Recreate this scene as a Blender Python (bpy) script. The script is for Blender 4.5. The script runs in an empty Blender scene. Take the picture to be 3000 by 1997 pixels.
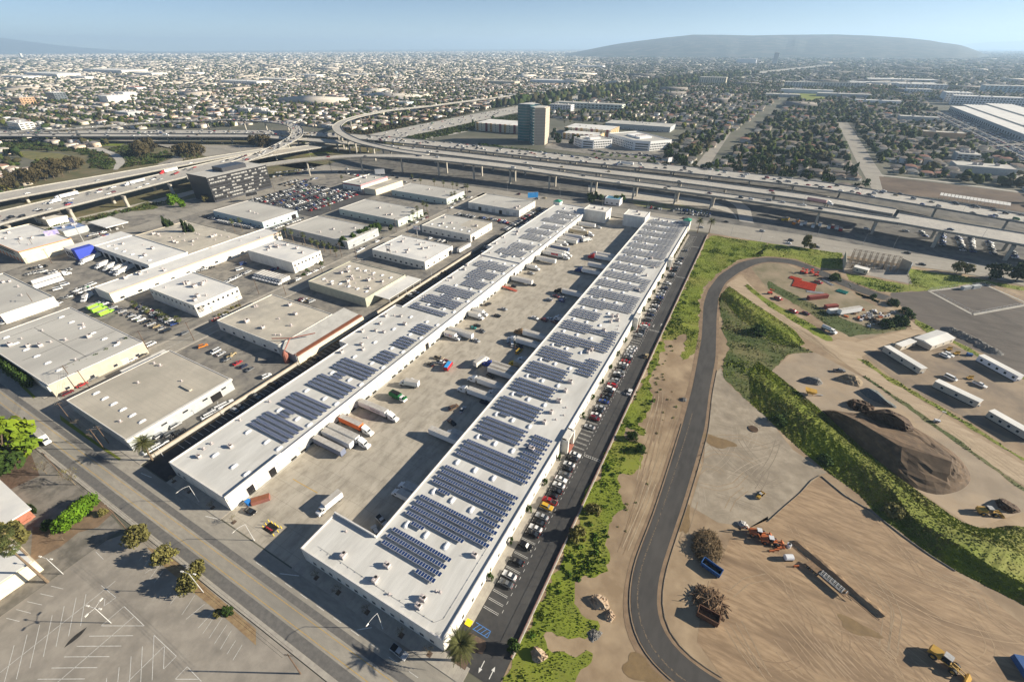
import bpy, math, random
import numpy as np
from mathutils import Vector, Matrix
random.seed(7); RNG = np.random.default_rng(11)
SC = bpy.context.scene
COL = SC.collection
R_ = math.radians
# ------------------------------------------------------------------ camera
CAM_H = 138.0; FPX = 1278.18           # photo is 3000 x 1997 px
def _rot(pitch, roll, yaw):
    cp, sp = math.cos(pitch), math.sin(pitch); cr, sr = math.cos(roll), math.sin(roll); cy, sy = math.cos(yaw), math.sin(yaw)
    fwd = np.array([0, cp, -sp]); right = np.array([1., 0, 0]); down = np.array([0, -sp, -cp])
    r2 = cr*right+sr*down; d2 = -sr*right+cr*down
    Rz = np.array([[cy, -sy, 0], [sy, cy, 0], [0, 0, 1]])
    return np.stack([Rz@r2, Rz@d2, Rz@fwd], 1)
CR = _rot(0.59231, 0.003427, 0.495112)
def W(x, y, z=0.0):
    "photo pixel + height of what it touches -> ground position"
    v = CR@np.array([(x-1500)/FPX, (y-998.5)/FPX, 1.]); t = (z-CAM_H)/v[2]
    return (float(v[0]*t), float(v[1]*t))
def Tl_(tx, ty, s=3.136):
    return lambda u, v, z=0.0: W(tx+u/s, ty+v/s, z)
Ta, Tb, Tc, Td, Te, Tf = Tl_(0,700), Tl_(750,700), Tl_(0,300), Tl_(750,300), Tl_(0,1100), Tl_(1500,300)
Tg, Th, Ti, Tj, Tk, Tl, Tr = Tl_(1500,700), Tl_(2250,700), Tl_(1500,1100), Tl_(2250,1100), Tl_(1500,1497), Tl_(2250,1497), Tl_(2250,300)
Tm, Tn, To = Tl_(0,1497), Tl_(750,1497), Tl_(750,1100)
cam_d = bpy.data.cameras.new('camera'); cam = bpy.data.objects.new('camera', cam_d); COL.objects.link(cam)
cam_d.sensor_fit = 'HORIZONTAL'; cam_d.sensor_width = 36; cam_d.lens = 36*FPX/3000
cam_d.clip_start = 1; cam_d.clip_end = 120000
mw = Matrix.Identity(4)
for i in range(3):
    mw[i][0] = CR[i][0]; mw[i][1] = -CR[i][1]; mw[i][2] = -CR[i][2]
mw[2][3] = CAM_H
cam.matrix_world = mw
SC.camera = cam
# ------------------------------------------------------------------ sky, sun, exposure
SUN_EL = 21.5; SUN_AZ = math.atan2(0.454, 0.89)          # direction towards the sun in the ground plane
wd = bpy.data.worlds.new('World'); SC.world = wd; wd.use_nodes = True
nt = wd.node_tree; bg = nt.nodes['Background']
sky = nt.nodes.new('ShaderNodeTexSky'); sky.sky_type = 'NISHITA'; sky.sun_disc = False
sky.sun_elevation = R_(SUN_EL); sky.sun_rotation = math.pi/2-SUN_AZ; sky.altitude = 1200
sky.air_density = .6; sky.dust_density = 0.; sky.ozone_density = 1.6
nt.links.new(sky.outputs[0], bg.inputs[0]); bg.inputs[1].default_value = 0.05
sd = bpy.data.lights.new('sun', 'SUN'); sd.energy = 5.0; sd.angle = R_(0.53); sd.color = (1, .90, .74)
sun = bpy.data.objects.new('sun', sd); COL.objects.link(sun)
ce = math.cos(R_(SUN_EL))
sun.rotation_euler = Vector((-math.cos(SUN_AZ)*ce, -math.sin(SUN_AZ)*ce, -math.sin(R_(SUN_EL)))).to_track_quat('-Z', 'Y').to_euler()
sun.location = (300, 150, 400)
vs = SC.view_settings; vs.view_transform = 'Standard'; vs.look = 'None'; vs.exposure = 1.08; vs.gamma = 1; vs.use_curve_mapping = False
SC.cycles.max_bounces = 5; SC.cycles.diffuse_bounces = 2; SC.cycles.glossy_bounces = 2; SC.cycles.transparent_max_bounces = 6; SC.cycles.volume_bounces = 1
# ------------------------------------------------------------------ materials
MATS = {}
def mat(name, c, c2=None, scale=.5, rough=.85, metal=0., c3=None, scale3=.03, bump=0., objcol=False, attr=None, spec=.3, detail=6, stretch=None, lo=.38, hi=.62, rnd=0.):
    if name in MATS: return MATS[name]
    m = bpy.data.materials.new(name); m.use_nodes = True; N = m.node_tree.nodes; L = m.node_tree.links
    b = N['Principled BSDF']; b.inputs['Roughness'].default_value = rough; b.inputs['Metallic'].default_value = metal
    b.inputs['Specular IOR Level'].default_value = spec
    if objcol:
        o = N.new('ShaderNodeObjectInfo'); col = o.outputs['Color']
    elif attr:
        o = N.new('ShaderNodeAttribute'); o.attribute_name = attr; col = o.outputs['Color']
    else:
        o = N.new('ShaderNodeRGB'); o.outputs[0].default_value = (*c, 1); col = o.outputs[0]
    tc = N.new('ShaderNodeTexCoord'); co = tc.outputs['Object']
    if stretch:
        mp = N.new('ShaderNodeMapping'); mp.inputs['Scale'].default_value = stretch[:3]
        if len(stretch) > 3: mp.inputs['Rotation'].default_value[2] = stretch[3]
        L.new(co, mp.inputs[0]); co = mp.outputs[0]
    def mix(fac, a, bcol, typ='MIX'):
        x = N.new('ShaderNodeMix'); x.data_type = 'RGBA'; x.blend_type = typ
        if isinstance(fac, float): x.inputs[0].default_value = fac
        else: L.new(fac, x.inputs[0])
        L.new(a, x.inputs[6])
        if isinstance(bcol, tuple): x.inputs[7].default_value = (*bcol, 1)
        else: L.new(bcol, x.inputs[7])
        return x.outputs[2]
    def noise(sc, lo_, hi_, det):
        n = N.new('ShaderNodeTexNoise'); n.inputs['Scale'].default_value = sc; n.inputs['Detail'].default_value = det; n.inputs['Roughness'].default_value = .62
        L.new(co, n.inputs['Vector'])
        r = N.new('ShaderNodeMapRange'); r.inputs[1].default_value = lo_; r.inputs[2].default_value = hi_; L.new(n.outputs[0], r.inputs[0])
        return r.outputs[0], n
    nf = None
    if c2 is not None:
        f, nf = noise(scale, lo, hi, detail); col = mix(f, col, c2)
    if c3 is not None:
        f, n3 = noise(scale3, .45, .7, 4); col = mix(f, col, c3)
    if rnd:
        oi = N.new('ShaderNodeObjectInfo'); mr = N.new('ShaderNodeMapRange'); mr.inputs[3].default_value = 1-rnd; mr.inputs[4].default_value = 1+rnd
        L.new(oi.outputs['Random'], mr.inputs[0]); hs = N.new('ShaderNodeHueSaturation'); L.new(mr.outputs[0], hs.inputs['Value']); L.new(col, hs.inputs['Color']); col = hs.outputs[0]
    L.new(col, b.inputs['Base Color'])
    if bump and nf:
        bp = N.new('ShaderNodeBump'); bp.inputs['Strength'].default_value = min(1, bump); bp.inputs['Distance'].default_value = bump
        L.new(nf.outputs[0], bp.inputs['Height']); L.new(bp.outputs[0], b.inputs['Normal'])
    MATS[name] = m
    return m
def lines_over(m, scale, axis, col, width, amount=1.0, offset=0.0):
    "thin joints / seams every 1/scale metres along an axis, on top of a material's colour"
    N = m.node_tree.nodes; L = m.node_tree.links; b = N['Principled BSDF']
    src = b.inputs['Base Color'].links[0].from_socket
    tc = N.new('ShaderNodeTexCoord'); sp = N.new('ShaderNodeSeparateXYZ'); L.new(tc.outputs['Object'], sp.inputs[0])
    ml = N.new('ShaderNodeMath'); ml.operation = 'MULTIPLY_ADD'; ml.inputs[1].default_value = scale; ml.inputs[2].default_value = offset+1000; L.new(sp.outputs[axis], ml.inputs[0])
    fr = N.new('ShaderNodeMath'); fr.operation = 'FRACT'; L.new(ml.outputs[0], fr.inputs[0])
    lt = N.new('ShaderNodeMath'); lt.operation = 'LESS_THAN'; lt.inputs[1].default_value = width*scale; L.new(fr.outputs[0], lt.inputs[0])
    am = N.new('ShaderNodeMath'); am.operation = 'MULTIPLY'; am.inputs[1].default_value = amount; L.new(lt.outputs[0], am.inputs[0])
    x = N.new('ShaderNodeMix'); x.data_type = 'RGBA'; L.new(am.outputs[0], x.inputs[0]); L.new(src, x.inputs[6]); x.inputs[7].default_value = (*col, 1)
    L.new(x.outputs[2], b.inputs['Base Color'])
    return m
# ------------------------------------------------------------------ mesh builder
class MB:
    def __init__(s): s.v = []; s.f = []; s.m = []
    def add(s, vs, fs, m=0):
        o = len(s.v); s.v += [tuple(p) for p in vs]; s.f += [tuple(i+o for i in f) for f in fs]; s.m += [m]*len(fs); return s
    def box(s, x0, y0, z0, x1, y1, z1, m=0, bottom=True):
        v = [(x0,y0,z0),(x1,y0,z0),(x1,y1,z0),(x0,y1,z0),(x0,y0,z1),(x1,y0,z1),(x1,y1,z1),(x0,y1,z1)]
        f = [(4,5,6,7),(0,1,5,4),(1,2,6,5),(2,3,7,6),(3,0,4,7)]+([(3,2,1,0)] if bottom else [])
        return s.add(v, f, m)
    def cbox(s, cx, cy, z0, lx, ly, h, m=0, rot=0.):
        c, n = math.cos(rot), math.sin(rot); P = [(-lx/2,-ly/2),(lx/2,-ly/2),(lx/2,ly/2),(-lx/2,ly/2)]
        P = [(cx+c*a-n*b, cy+n*a+c*b) for a, b in P]
        return s.prism(P, z0, z0+h, m)
    def prism(s, P, z0, z1, m=0, mtop=None):
        n = len(P); A = sum(P[i][0]*P[(i+1) % n][1]-P[(i+1) % n][0]*P[i][1] for i in range(n))
        if A < 0: P = P[::-1]
        v = [(*p[:2], z0) for p in P]+[(*p[:2], z1) for p in P]
        s.add(v, [(i, (i+1) % n, n+(i+1) % n, n+i) for i in range(n)]+[tuple(range(n-1, -1, -1))], m)
        s.add(v[n:], [tuple(range(n))], m if mtop is None else mtop); return s
    def sheet(s, P, z, m=0):
        n = len(P); A = sum(P[i][0]*P[(i+1) % n][1]-P[(i+1) % n][0]*P[i][1] for i in range(n))
        if A < 0: P = P[::-1]
        return s.add([(*p[:2], z) for p in P], [tuple(range(n))], m)
    def tube(s, a, b, r, n=6, m=0, r2=None, caps=True):
        a, b = Vector(a), Vector(b); d = (b-a)
        if d.length < 1e-6: return s
        q = d.to_track_quat('Z', 'Y'); r2 = r if r2 is None else r2
        ring = [Vector((math.cos(2*math.pi*i/n), math.sin(2*math.pi*i/n), 0)) for i in range(n)]
        v = [a+q@(p*r) for p in ring]+[b+q@(p*r2) for p in ring]
        f = [(i, (i+1) % n, n+(i+1) % n, n+i) for i in range(n)]
        if caps: f += [tuple(range(n-1, -1, -1)), tuple(range(n, 2*n))]
        return s.add(v, f, m)
    def loft(s, secs, m=0, caps=True, closed=True):
        "secs: list of equal-length rings of 3-D points"
        n = len(secs[0]); v = [p for r in secs for p in r]; f = []
        for k in range(len(secs)-1):
            for i in range(n if closed else n-1):
                j = (i+1) % n; f.append((k*n+i, k*n+j, (k+1)*n+j, (k+1)*n+i))
        if caps: f += [tuple(range(n-1, -1, -1)), tuple((len(secs)-1)*n+i for i in range(n))]
        return s.add(v, f, m)
    def mesh(s, name, mats):
        me = bpy.data.meshes.new(name); me.from_pydata(s.v, [], s.f)
        for a in (mats if isinstance(mats, (list, tuple)) else [mats]): me.materials.append(a)
        if any(s.m): me.polygons.foreach_set('material_index', s.m)
        me.update(); return me
    def build(s, name, mats, parent=None, **k): return obj(name, s.mesh(name, mats), parent, **k)
KIDS = {}
def obj(name, data, parent=None, loc=None, rz=None, color=None, kind=None):
    o = bpy.data.objects.new(name, data); COL.objects.link(o)
    if loc is not None: o.location = loc
    if rz is not None: o.rotation_euler[2] = rz
    if parent is not None: o.parent = parent; KIDS.setdefault(parent.name, []).append(o)
    if color is not None: o.color = (*color, 1)
    if kind: o['kind'] = kind
    return o
def tag(o, label, cat, group=None):
    o['label'] = label; o['category'] = cat
    if group: o['group'] = group
    return o
def thing(name, label, cat, loc=(0, 0, 0), rz=0., group=None):
    return tag(obj(name, None, loc=loc, rz=rz), label, cat, group)
def dup(root, loc, rz=0., label=None, color=None, group=None, scale=None, colparts=('body',)):
    def cp(o, par):
        c = o.copy(); COL.objects.link(c)
        if par is not None: c.parent = par; KIDS.setdefault(par.name, []).append(c)
        if color is not None and (o.name.split('.')[0] in colparts or par is None): c.color = (*color, 1)
        for k in KIDS.get(o.name, []): cp(k, c)
        return c
    r = cp(root, None); r.location = loc; r.rotation_euler = (0, 0, rz)
    if scale: r.scale = scale if isinstance(scale, tuple) else (scale,)*3
    if label: r['label'] = label
    if group: r['group'] = group
    return r
def drop(root):
    for k in KIDS.get(root.name, []): drop(k)
    bpy.data.objects.remove(root)
def struct(name, P, z, m):
    return MB().sheet(P, z).build(name, m, kind='structure')
def rect(x0, y0, x1, y1): return [(x0, y0), (x1, y0), (x1, y1), (x0, y1)]
def resample(P, n):
    P = np.array(P, float); d = np.r_[0, np.cumsum(np.linalg.norm(np.diff(P, axis=0), axis=1))]
    t = np.linspace(0, d[-1], n); return np.stack([np.interp(t, d, P[:, i]) for i in range(P.shape[1])], 1)
def smooth(P, n, it=3):
    Q = resample(P, n)
    for _ in range(it): Q[1:-1] = .25*Q[:-2]+.5*Q[1:-1]+.25*Q[2:]
    return Q
def inpoly(x, y, P):
    P = np.asarray(P); r = np.zeros(len(x), bool); n = len(P); j = n-1
    for i in range(n):
        xi, yi, xj, yj = P[i][0], P[i][1], P[j][0], P[j][1]
        c = ((yi > y) != (yj > y)) & (x < (xj-xi)*(y-yi)/(yj-yi+1e-12)+xi); r ^= c; j = i
    return r
def npmesh(name, V, F, mats, cols=None, midx=None):
    "fast mesh from numpy: F is (n,3) or (n,4); cols (n,3) one base colour per face"
    me = bpy.data.meshes.new(name); V = np.asarray(V, np.float32); F = np.asarray(F, np.int32); k = F.shape[1]
    me.vertices.add(len(V)); me.vertices.foreach_set('co', V.ravel())
    me.loops.add(F.size); me.loops.foreach_set('vertex_index', F.ravel())
    me.polygons.add(len(F)); me.polygons.foreach_set('loop_start', np.arange(0, F.size, k, dtype=np.int32))
    me.polygons.foreach_set('loop_total', np.full(len(F), k, np.int32))
    for a in (mats if isinstance(mats, (list, tuple)) else [mats]): me.materials.append(a)
    if midx is not None: me.polygons.foreach_set('material_index', np.asarray(midx, np.int32))
    me.update(calc_edges=True)
    if cols is not None:
        ca = me.color_attributes.new('Col', 'FLOAT_COLOR', 'CORNER')
        c = np.ones((len(F), k, 4), np.float32); c[:, :, :3] = np.asarray(cols)[:, None, :]
        ca.data.foreach_set('color', c.ravel())
    return me
def vnoise(x, y, s, seed=0):
    "smooth value noise"
    r = np.random.default_rng(seed).random((64, 64)); x = np.asarray(x)/s; y = np.asarray(y)/s
    xi = np.floor(x).astype(int); yi = np.floor(y).astype(int); fx = x-xi; fy = y-yi; fx = fx*fx*(3-2*fx); fy = fy*fy*(3-2*fy)
    g = lambda a, b: r[a % 64, b % 64]
    return (g(xi, yi)*(1-fx)+g(xi+1, yi)*fx)*(1-fy)+(g(xi, yi+1)*(1-fx)+g(xi+1, yi+1)*fx)*fy
# ------------------------------------------------------------------ base materials
m_ground = mat('city_ground', (.17,.16,.12), (.10,.105,.07), .012, c3=(.13,.125,.1), scale3=.05, detail=9)
m_street = mat('old_street_asphalt', (.37,.34,.285), (.30,.275,.235), .9, c3=(.24,.225,.195), scale3=.07, stretch=(.35,1,1))
m_patch = mat('street_patch_asphalt', (.13,.125,.118), (.17,.162,.15), .7)
m_lot = mat('pale_lot_asphalt', (.35,.315,.265), (.29,.26,.22), .25, c3=(.22,.2,.17), scale3=.11)
m_indlot = mat('industrial_lot_asphalt', (.22,.205,.18), (.31,.285,.24), .06, c3=(.12,.115,.11), scale3=.15)
m_yard = mat('yard_concrete', (.47,.425,.35), (.39,.35,.285), .12, c3=(.29,.26,.21), scale3=.3, detail=8, stretch=(1,.5,1))
lines_over(m_yard, 1/6., 0, (.16,.15,.13), .12, .45); lines_over(m_yard, 1/6., 1, (.16,.15,.13), .12, .45)
m_asph = mat('new_asphalt', (.045,.045,.047), (.062,.06,.058), .5, c3=(.08,.078,.075), scale3=.06)
m_alley = mat('alley_asphalt', (.05,.05,.052), (.035,.035,.037), .4)
m_walk = mat('sidewalk_concrete', (.42,.39,.33), (.34,.31,.27), .4); lines_over(m_walk, 1/1.8, 0, (.22,.2,.18), .05, .6)
m_conc = mat('concrete', (.46,.43,.37), (.38,.36,.31), .25)
m_paint = mat('white_paint', (.75,.74,.7), (.55,.54,.5), 2.)
m_yel = mat('yellow_paint', (.62,.38,.05), (.45,.3,.08), 2.)
m_blue = mat('blue_paint', (.08,.25,.62)); m_bright = mat('bright_yellow_paint', (.9,.65,.02))
m_roofw = mat('white_membrane_roof', (.66,.65,.61), (.57,.56,.525), .15, c3=(.50,.49,.455), scale3=.09, stretch=(1.6,.35,1))
lines_over(m_roofw, 1/1.9, 0, (.52,.52,.51), .09, .6)
m_wallw = mat('white_stucco', (.78,.75,.68), (.70,.67,.60), .2, c3=(.62,.59,.53), scale3=.6, stretch=(1,1,.25))
m_wallf = mat('white_paint_wall', (.74,.73,.72), (.66,.65,.65), .3)
m_cap = mat('parapet_cap', (.72,.69,.66), (.62,.6,.57), .8)
m_door = mat('dock_door', (.55,.54,.50), (.47,.46,.43), 1.2); lines_over(m_door, 1/.55, 2, (.33,.32,.3), .05, .8)
m_dark = mat('dark_opening', (.012,.011,.012)); m_rub = mat('black_rubber', (.02,.02,.02), rough=.7)
m_glass = mat('window_glass', (.02,.025,.032), rough=.12, spec=.6)
m_metal = mat('grey_metal', (.42,.42,.41), (.32,.32,.32), 1.5, rough=.5)
m_pinkm = mat('rooftop_unit_metal', (.55,.49,.47), (.42,.38,.37), 1.3, rough=.6)
m_dome = mat('skylight_acrylic', (.80,.80,.80), (.7,.7,.72), 2., rough=.25, spec=.5)
m_solar = mat('solar_cell', (.008,.028,.10), (.012,.036,.125), 3., rough=.3, spec=.35)
m_frame = mat('panel_frame', (.62,.63,.64), rough=.4)
m_green = mat('green_metal_roof', (.04,.28,.18), (.03,.22,.15), 1.)
m_soil = mat('planter_soil', (.16,.11,.08), (.1,.07,.05), 1.)
# ------------------------------------------------------------------ ground and pavements
struct('ground', rect(-32000, -4000, 32000, 45000), -.06, m_ground)
struct('industrial_paving', rect(-560, 17, -187, 432), -.03, m_indlot)
struct('main_street', rect(-1200, 18, 260, 32.6), 0, m_street)
struct('street_repair_strip', rect(-1200, 18.02, -20, 20.9), .006, m_patch)
struct('street_repair_strip', rect(-1200, 25.5, -20, 27.5), .006, m_patch)
struct('cross_street', rect(-270, 32.6, -256.5, 432), 0, m_street)
struct('service_alley', rect(-186, 33, -168.5, 416), .0, m_alley)
struct('truck_yard', rect(-134.9, 33, -77.9, 419), .0, m_yard)
struct('warehouse_pad', rect(-176.5, 36.5, -134.9, 416), .002, m_alley)
struct('parking_strip', rect(-41.5, 36, -24.3, 413), .0, m_asph)
struct('avenue', rect(-1300, 416, -22, 450), .0, m_street)
for x0, x1 in ((-350,-271),(-255.5,-186.5),(-168.5,-134.9),(-98,-33)):
    MB().box(x0, 32.6, -.05, x1, 36.8, .12).build('sidewalk', m_walk, kind='structure')
MB().box(-1200, 16.6, -.05, -56, 18, .12).build('sidewalk', m_walk, kind='structure')
MB().box(-41.3, 46, -.05, -38.2, 402, .13).build('sidewalk', m_walk, kind='structure')
MB().box(-200, 413.4, -.05, -136, 416, .12).build('sidewalk', m_walk, kind='structure')
for x0, x1 in ((-271.8,-270),(-256.5,-254.9)):
    MB().box(x0, 40, -.05, x1, 430, .12).build('sidewalk', m_walk, kind='structure')
struct('parking_lot', [(-161.5,-70),(-161.5,9.5),(-157,16.4),(20,16.4),(20,-70)], -.005, m_lot)
struct('driveway', [(-235,-70),(-161.7,-70),(-161.7,14.5),(-187,16.4),(-235,16.4)], -.01, mat('worn_driveway', (.25,.225,.19), (.18,.165,.14), .2, c3=(.13,.12,.1), scale3=.2))
# painted lines: one sheet object per painted group
def paint(name, segs, w, m=None, z=.014, kind='structure'):
    b = MB()
    for (x0, y0), (x1, y1) in segs:
        d = math.hypot(x1-x0, y1-y0) or 1; nx, ny = -(y1-y0)/d*w/2, (x1-x0)/d*w/2
        b.sheet([(x0+nx, y0+ny), (x0-nx, y0-ny), (x1-nx, y1-ny), (x1+nx, y1+ny)], z)
    return b.build(name, m or m_paint, kind=kind)
paint('lane_line', [((-330,24.7),(-30,24.7)),((-330,21.6),(-30,21.6))], .13, m_yel, .012)
paint('lane_line', [((x,28.6),(x+3,28.6)) for x in range(-110,-30,7)], .12, None, .012)
paint('parking_mark', [((-100,29.8),(-94,32.2)),((-66.5,29.5),(-63.3,31.9)),((-141,31.0),(-136,32.4)),((-182,30.5),(-176,31.3))], .25, None, .012)
paint('lane_line', [((-259.5,36),(-266,36)),((-263.2,40),(-263.2,425))], .18, m_paint, .012)
# stalls of the parking strip beside the warehouse
paint('stall_line', [((-37.9,y+s),(-32.9,y+s)) for y in np.arange(52, 400, 2.75) for s in (-.22,.22)], .1)
paint('stall_line', [((-32.2,y-.5),(-32.2,y+.5)) for y in np.arange(53.4, 400, 2.75)], .12)
paint('crosswalk_mark', [((-32.,y+s),(-24.9,y+s)) for y in (121,166,229,310,375) for s in (-.5,.5)]+[((x,y-.5),(x,y+.5)) for y in (121,166,229,310,375) for x in np.arange(-32,-24.9,.9)], .12)
paint('accessible_mark', [((-37.6,45.3),(-32.7,45.3)),((-37.6,47.2),(-32.7,47.2)),((-32.7,45.3),(-32.7,47.2))]+[((x,45.3),(x+1.1,47.2)) for x in (-37.4,-36.2,-35,-33.8)], .14, m_blue)
paint('accessible_mark', [((-37.6,y),(-33.2,y)) for y in (117.3,119.3,224.5,226.3)]+[((x,y),(x+.9,y+2)) for y in (117.3,224.5) for x in (-37.4,-36.3,-35.2,-34.1)], .13, m_blue)
MB().sheet(rect(-33.4,42.6,-32.2,43.8), .014).build('accessible_mark', m_paint, kind='structure')
MB().sheet(rect(-33.2,42.8,-32.4,43.6), .02).build('accessible_mark', m_blue, kind='structure')
MB().sheet(rect(-40.4,45.2,-38.4,47.0), .135).build('tactile_pad', m_bright, kind='structure')
def arrow(name, x, y, s=1):
    MB().sheet([(x-.12,y),(x+.12,y),(x+.12,y+2*s),(x+.5,y+2*s),(x,y+3.2*s),(x-.5,y+2*s),(x-.12,y+2*s)], .014).build(name, m_paint, kind='structure')
arrow('arrow_mark', -30.5, 40.2, -1); arrow('arrow_mark', -27.3, 37.2, 1)
for y in (236,): arrow('arrow_mark', -30.5, y, -1); arrow('arrow_mark', -26.8, y, 1)
paint('yard_line', [((-134.3,y),(-124,y)) for y in np.arange(50, 390, 4.6)], .12, mat('faded_paint', (.5,.47,.4), (.36,.33,.28), 1.5))
paint('yard_line', [((-127,56.7),(-113.5,56.7))], .25, m_yel)
# stalls of the alley
paint('stall_line', [((-184.6,y),(-180.,y)) for y in np.arange(46, 300, 2.7)], .14); paint('stall_line', [((-184.7,40),(-184.7,300))], .15, m_yel)
# bottom-left lot lines, traced from the photograph
seg = lambda *p: [(Tm(*p[i]), Tm(*p[i+1])) for i in range(0, len(p)-1, 2)]
paint('stall_line', seg((590,870),(515,1240),(700,790),(630,1145),(790,760),(740,1050),(480,955),(398,1335),(365,1040),(275,1435),(250,1130),(150,1540),(130,1230),(40,1568),(820,1145),(1222,1140),(705,1238),(1115,1235),(590,1335),(1005,1332),(473,1437),(892,1433),(345,1540),(778,1537),
   (1415,1135),(1398,1550),(1510,1240),(1503,1445),(1308,1240),(1293,1568),(1205,1330),(1190,1568),(1095,1430),(1082,1568),(980,1530),(978,1568),
   (0,1480),(1060,640),(530,1568),(1230,965),(1170,1568),(1505,1240),(930,1050),(1325,1050),(1325,1050),(1140,872),(1140,872),(930,1050),(1415,1135),(1620,1330),(1620,1330),(1505,1445),(1610,1540),(1720,1425),(1720,1425),(1850,1560),(1610,1540),(1830,1540),(955,870),(1065,790),(1065,790),(930,680),(965,800),(955,870)), .13)
paint('stall_line', seg((1280,450),(1330,395),(1330,500),(1375,430),(1385,545),(1440,470),(1330,570),(1400,520),(1375,620),(1460,500),(1420,650),(1500,545),(1520,810),(1570,745),(1565,850),(1640,755),(1670,950),(1790,770),(1710,990),(1880,850),(1820,1070),(1960,920),(1865,1120),(1970,965),(1920,1165),(2040,980),(1970,1215),(2085,1040),(2025,1265),(2125,1095),(2085,1310),(2165,1185),(2140,1365),(2225,1225),(470,685),(580,712),(370,755),(490,782),(250,828),(385,858),(150,900),(285,935),(60,980),(180,1010),(880,370),(950,440)), .11)
# long dark oil stain and mottled stains of the old lot
stn = mat('oil_stain', (.03,.028,.026), (.05,.045,.04), 1.)
b = MB(); P0, P1 = Tm(800,1060), Tm(590,1250)
Q = smooth([P0, P1], 9, 0); b.sheet([(q[0]+.9*math.sin(i*.39)*.8, q[1]+.9*math.sin(i*.39)*.5) for i, q in enumerate(Q)]+[(q[0]-.9*math.sin((8-i)*.39)*.8, q[1]-.9*math.sin((8-i)*.39)*.5) for i, q in enumerate(Q[::-1])], .004)
b.build('oil_stain', stn, kind='structure')
# ------------------------------------------------------------------ warehouses with solar roofs
RZ = 6.4
def roof_ring(b, P, t, z0, z1):
    "parapet ring along polygon P (counter-clockwise, axis aligned)"
    n = len(P); A = sum(P[i][0]*P[(i+1) % n][1]-P[(i+1) % n][0]*P[i][1] for i in range(n))
    if A < 0: P = P[::-1]
    I = []
    for i in range(n):
        a, c, d = P[i-1], P[i], P[(i+1) % n]
        d1 = (c[0]-a[0], c[1]-a[1]); d2 = (d[0]-c[0], d[1]-c[1]); l1 = math.hypot(*d1); l2 = math.hypot(*d2)
        n1 = (-d1[1]/l1, d1[0]/l1); n2 = (-d2[1]/l2, d2[0]/l2)
        k = 1+n1[0]*n2[0]+n1[1]*n2[1]
        I.append((c[0]+(n1[0]+n2[0])/k*t, c[1]+(n1[1]+n2[1])/k*t))
    v = [(*p, z0) for p in P]+[(*p, z1) for p in P]+[(*p, z1) for p in I]+[(*p, z0) for p in I]
    f = []
    for i in range(n):
        j = (i+1) % n
        f += [(i, j, n+j, n+i), (n+i, n+j, 2*n+j, 2*n+i), (2*n+i, 2*n+j, 3*n+j, 3*n+i)]
    return b.add(v, f)
def me_dome():
    b = MB(); S = []
    for k in range(7):
        t = -1+k/3; s = (1-abs(t)**3.5)**.5 if abs(t) < 1 else 0.12
        S.append([(1.0*s*math.cos(a), t*2.0, .12+.75*s*math.sin(a)) for a in np.linspace(0, math.pi, 7)])
    b.loft(S, 0, caps=True, closed=False); b.box(-1.15,-2.1,0,1.15,2.1,.14,1)
    return b.mesh('skylight', [m_dome, m_frame])
ME_DOME = me_dome()
def me_ac():
    b = MB(); b.box(-1.0,-.75,.25,1.0,.75,1.35); b.box(-1.1,-.8,0,1.1,.8,.2,1); b.tube((.45,.1,1.35),(.45,.1,1.5),.42,10,2); b.box(-.95,-.05,1.35,-.1,.6,1.6); b.tube((-.8,-.5,1.3),(-.8,-.5,1.9),.1,6,1)
    return b.mesh('air_conditioner', [m_pinkm, m_metal, m_rub])
ME_AC = me_ac()
def me_vent():
    b = MB(); b.tube((0,0,0),(0,0,.7),.28,8); b.tube((0,0,.7),(0,0,.95),.5,8,0,.3); b.box(-.6,-.6,0,.6,.6,.12)
    return b.mesh('roof_vent', [m_pinkm])
ME_VENT = me_vent()
ME_CURB = MB().box(-1.1,-.6,0,1.1,.6,.35).mesh('roof_hatch', [m_metal])
def roofitem(parent, me, x, y, z, rz=0., s=1.):
    o = obj(me.name.split('.')[0], me, parent, loc=(x, y, z), rz=rz)
    if s != 1: o.scale = (s, s, s)
    return o
PW, PD = 1.0, 1.5; TILT = R_(9)
def panel_mesh(n, frame=True):
    b = MB(); c, s = math.cos(TILT), math.sin(TILT)
    def pt(x, u, w): return (x, u*c+w*s*0, .75-u*s+w)      # u runs towards +y, sloping down
    def slab(x0, x1, u0, u1, w0, w1, m):
        v = [pt(x0,u0,w0),pt(x1,u0,w0),pt(x1,u1,w0),pt(x0,u1,w0),pt(x0,u0,w1),pt(x1,u0,w1),pt(x1,u1,w1),pt(x0,u1,w1)]
        b.add(v, [(4,5,6,7),(0,1,5,4),(1,2,6,5),(2,3,7,6),(3,0,4,7),(3,2,1,0)], m)
    for i in range(n):
        x = i*PW; slab(x+.02, x+PW-.02, -PD/2, PD/2, -.03, .0, 1); slab(x+.075, x+PW-.075, -PD/2+.06, PD/2-.06, .0, .012, 0)
    return b.mesh('panel' if n == 1 else 'panel_row', [m_solar, m_frame])
def rack_mesh(n):
    b = MB()
    for i in range(0, n+1, 3):
        b.box(i*PW-.04,-.7,0,i*PW+.04,-.62,.8); b.box(i*PW-.04,.62,0,i*PW+.04,.7,.58); b.box(i*PW-.15,-.85,0,i*PW+.15,.85,.06)
    b.box(0,-.72,.7,n*PW,-.62,.76)
    return b.mesh('mounting_rack', [m_metal])
ROWM = {}
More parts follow.
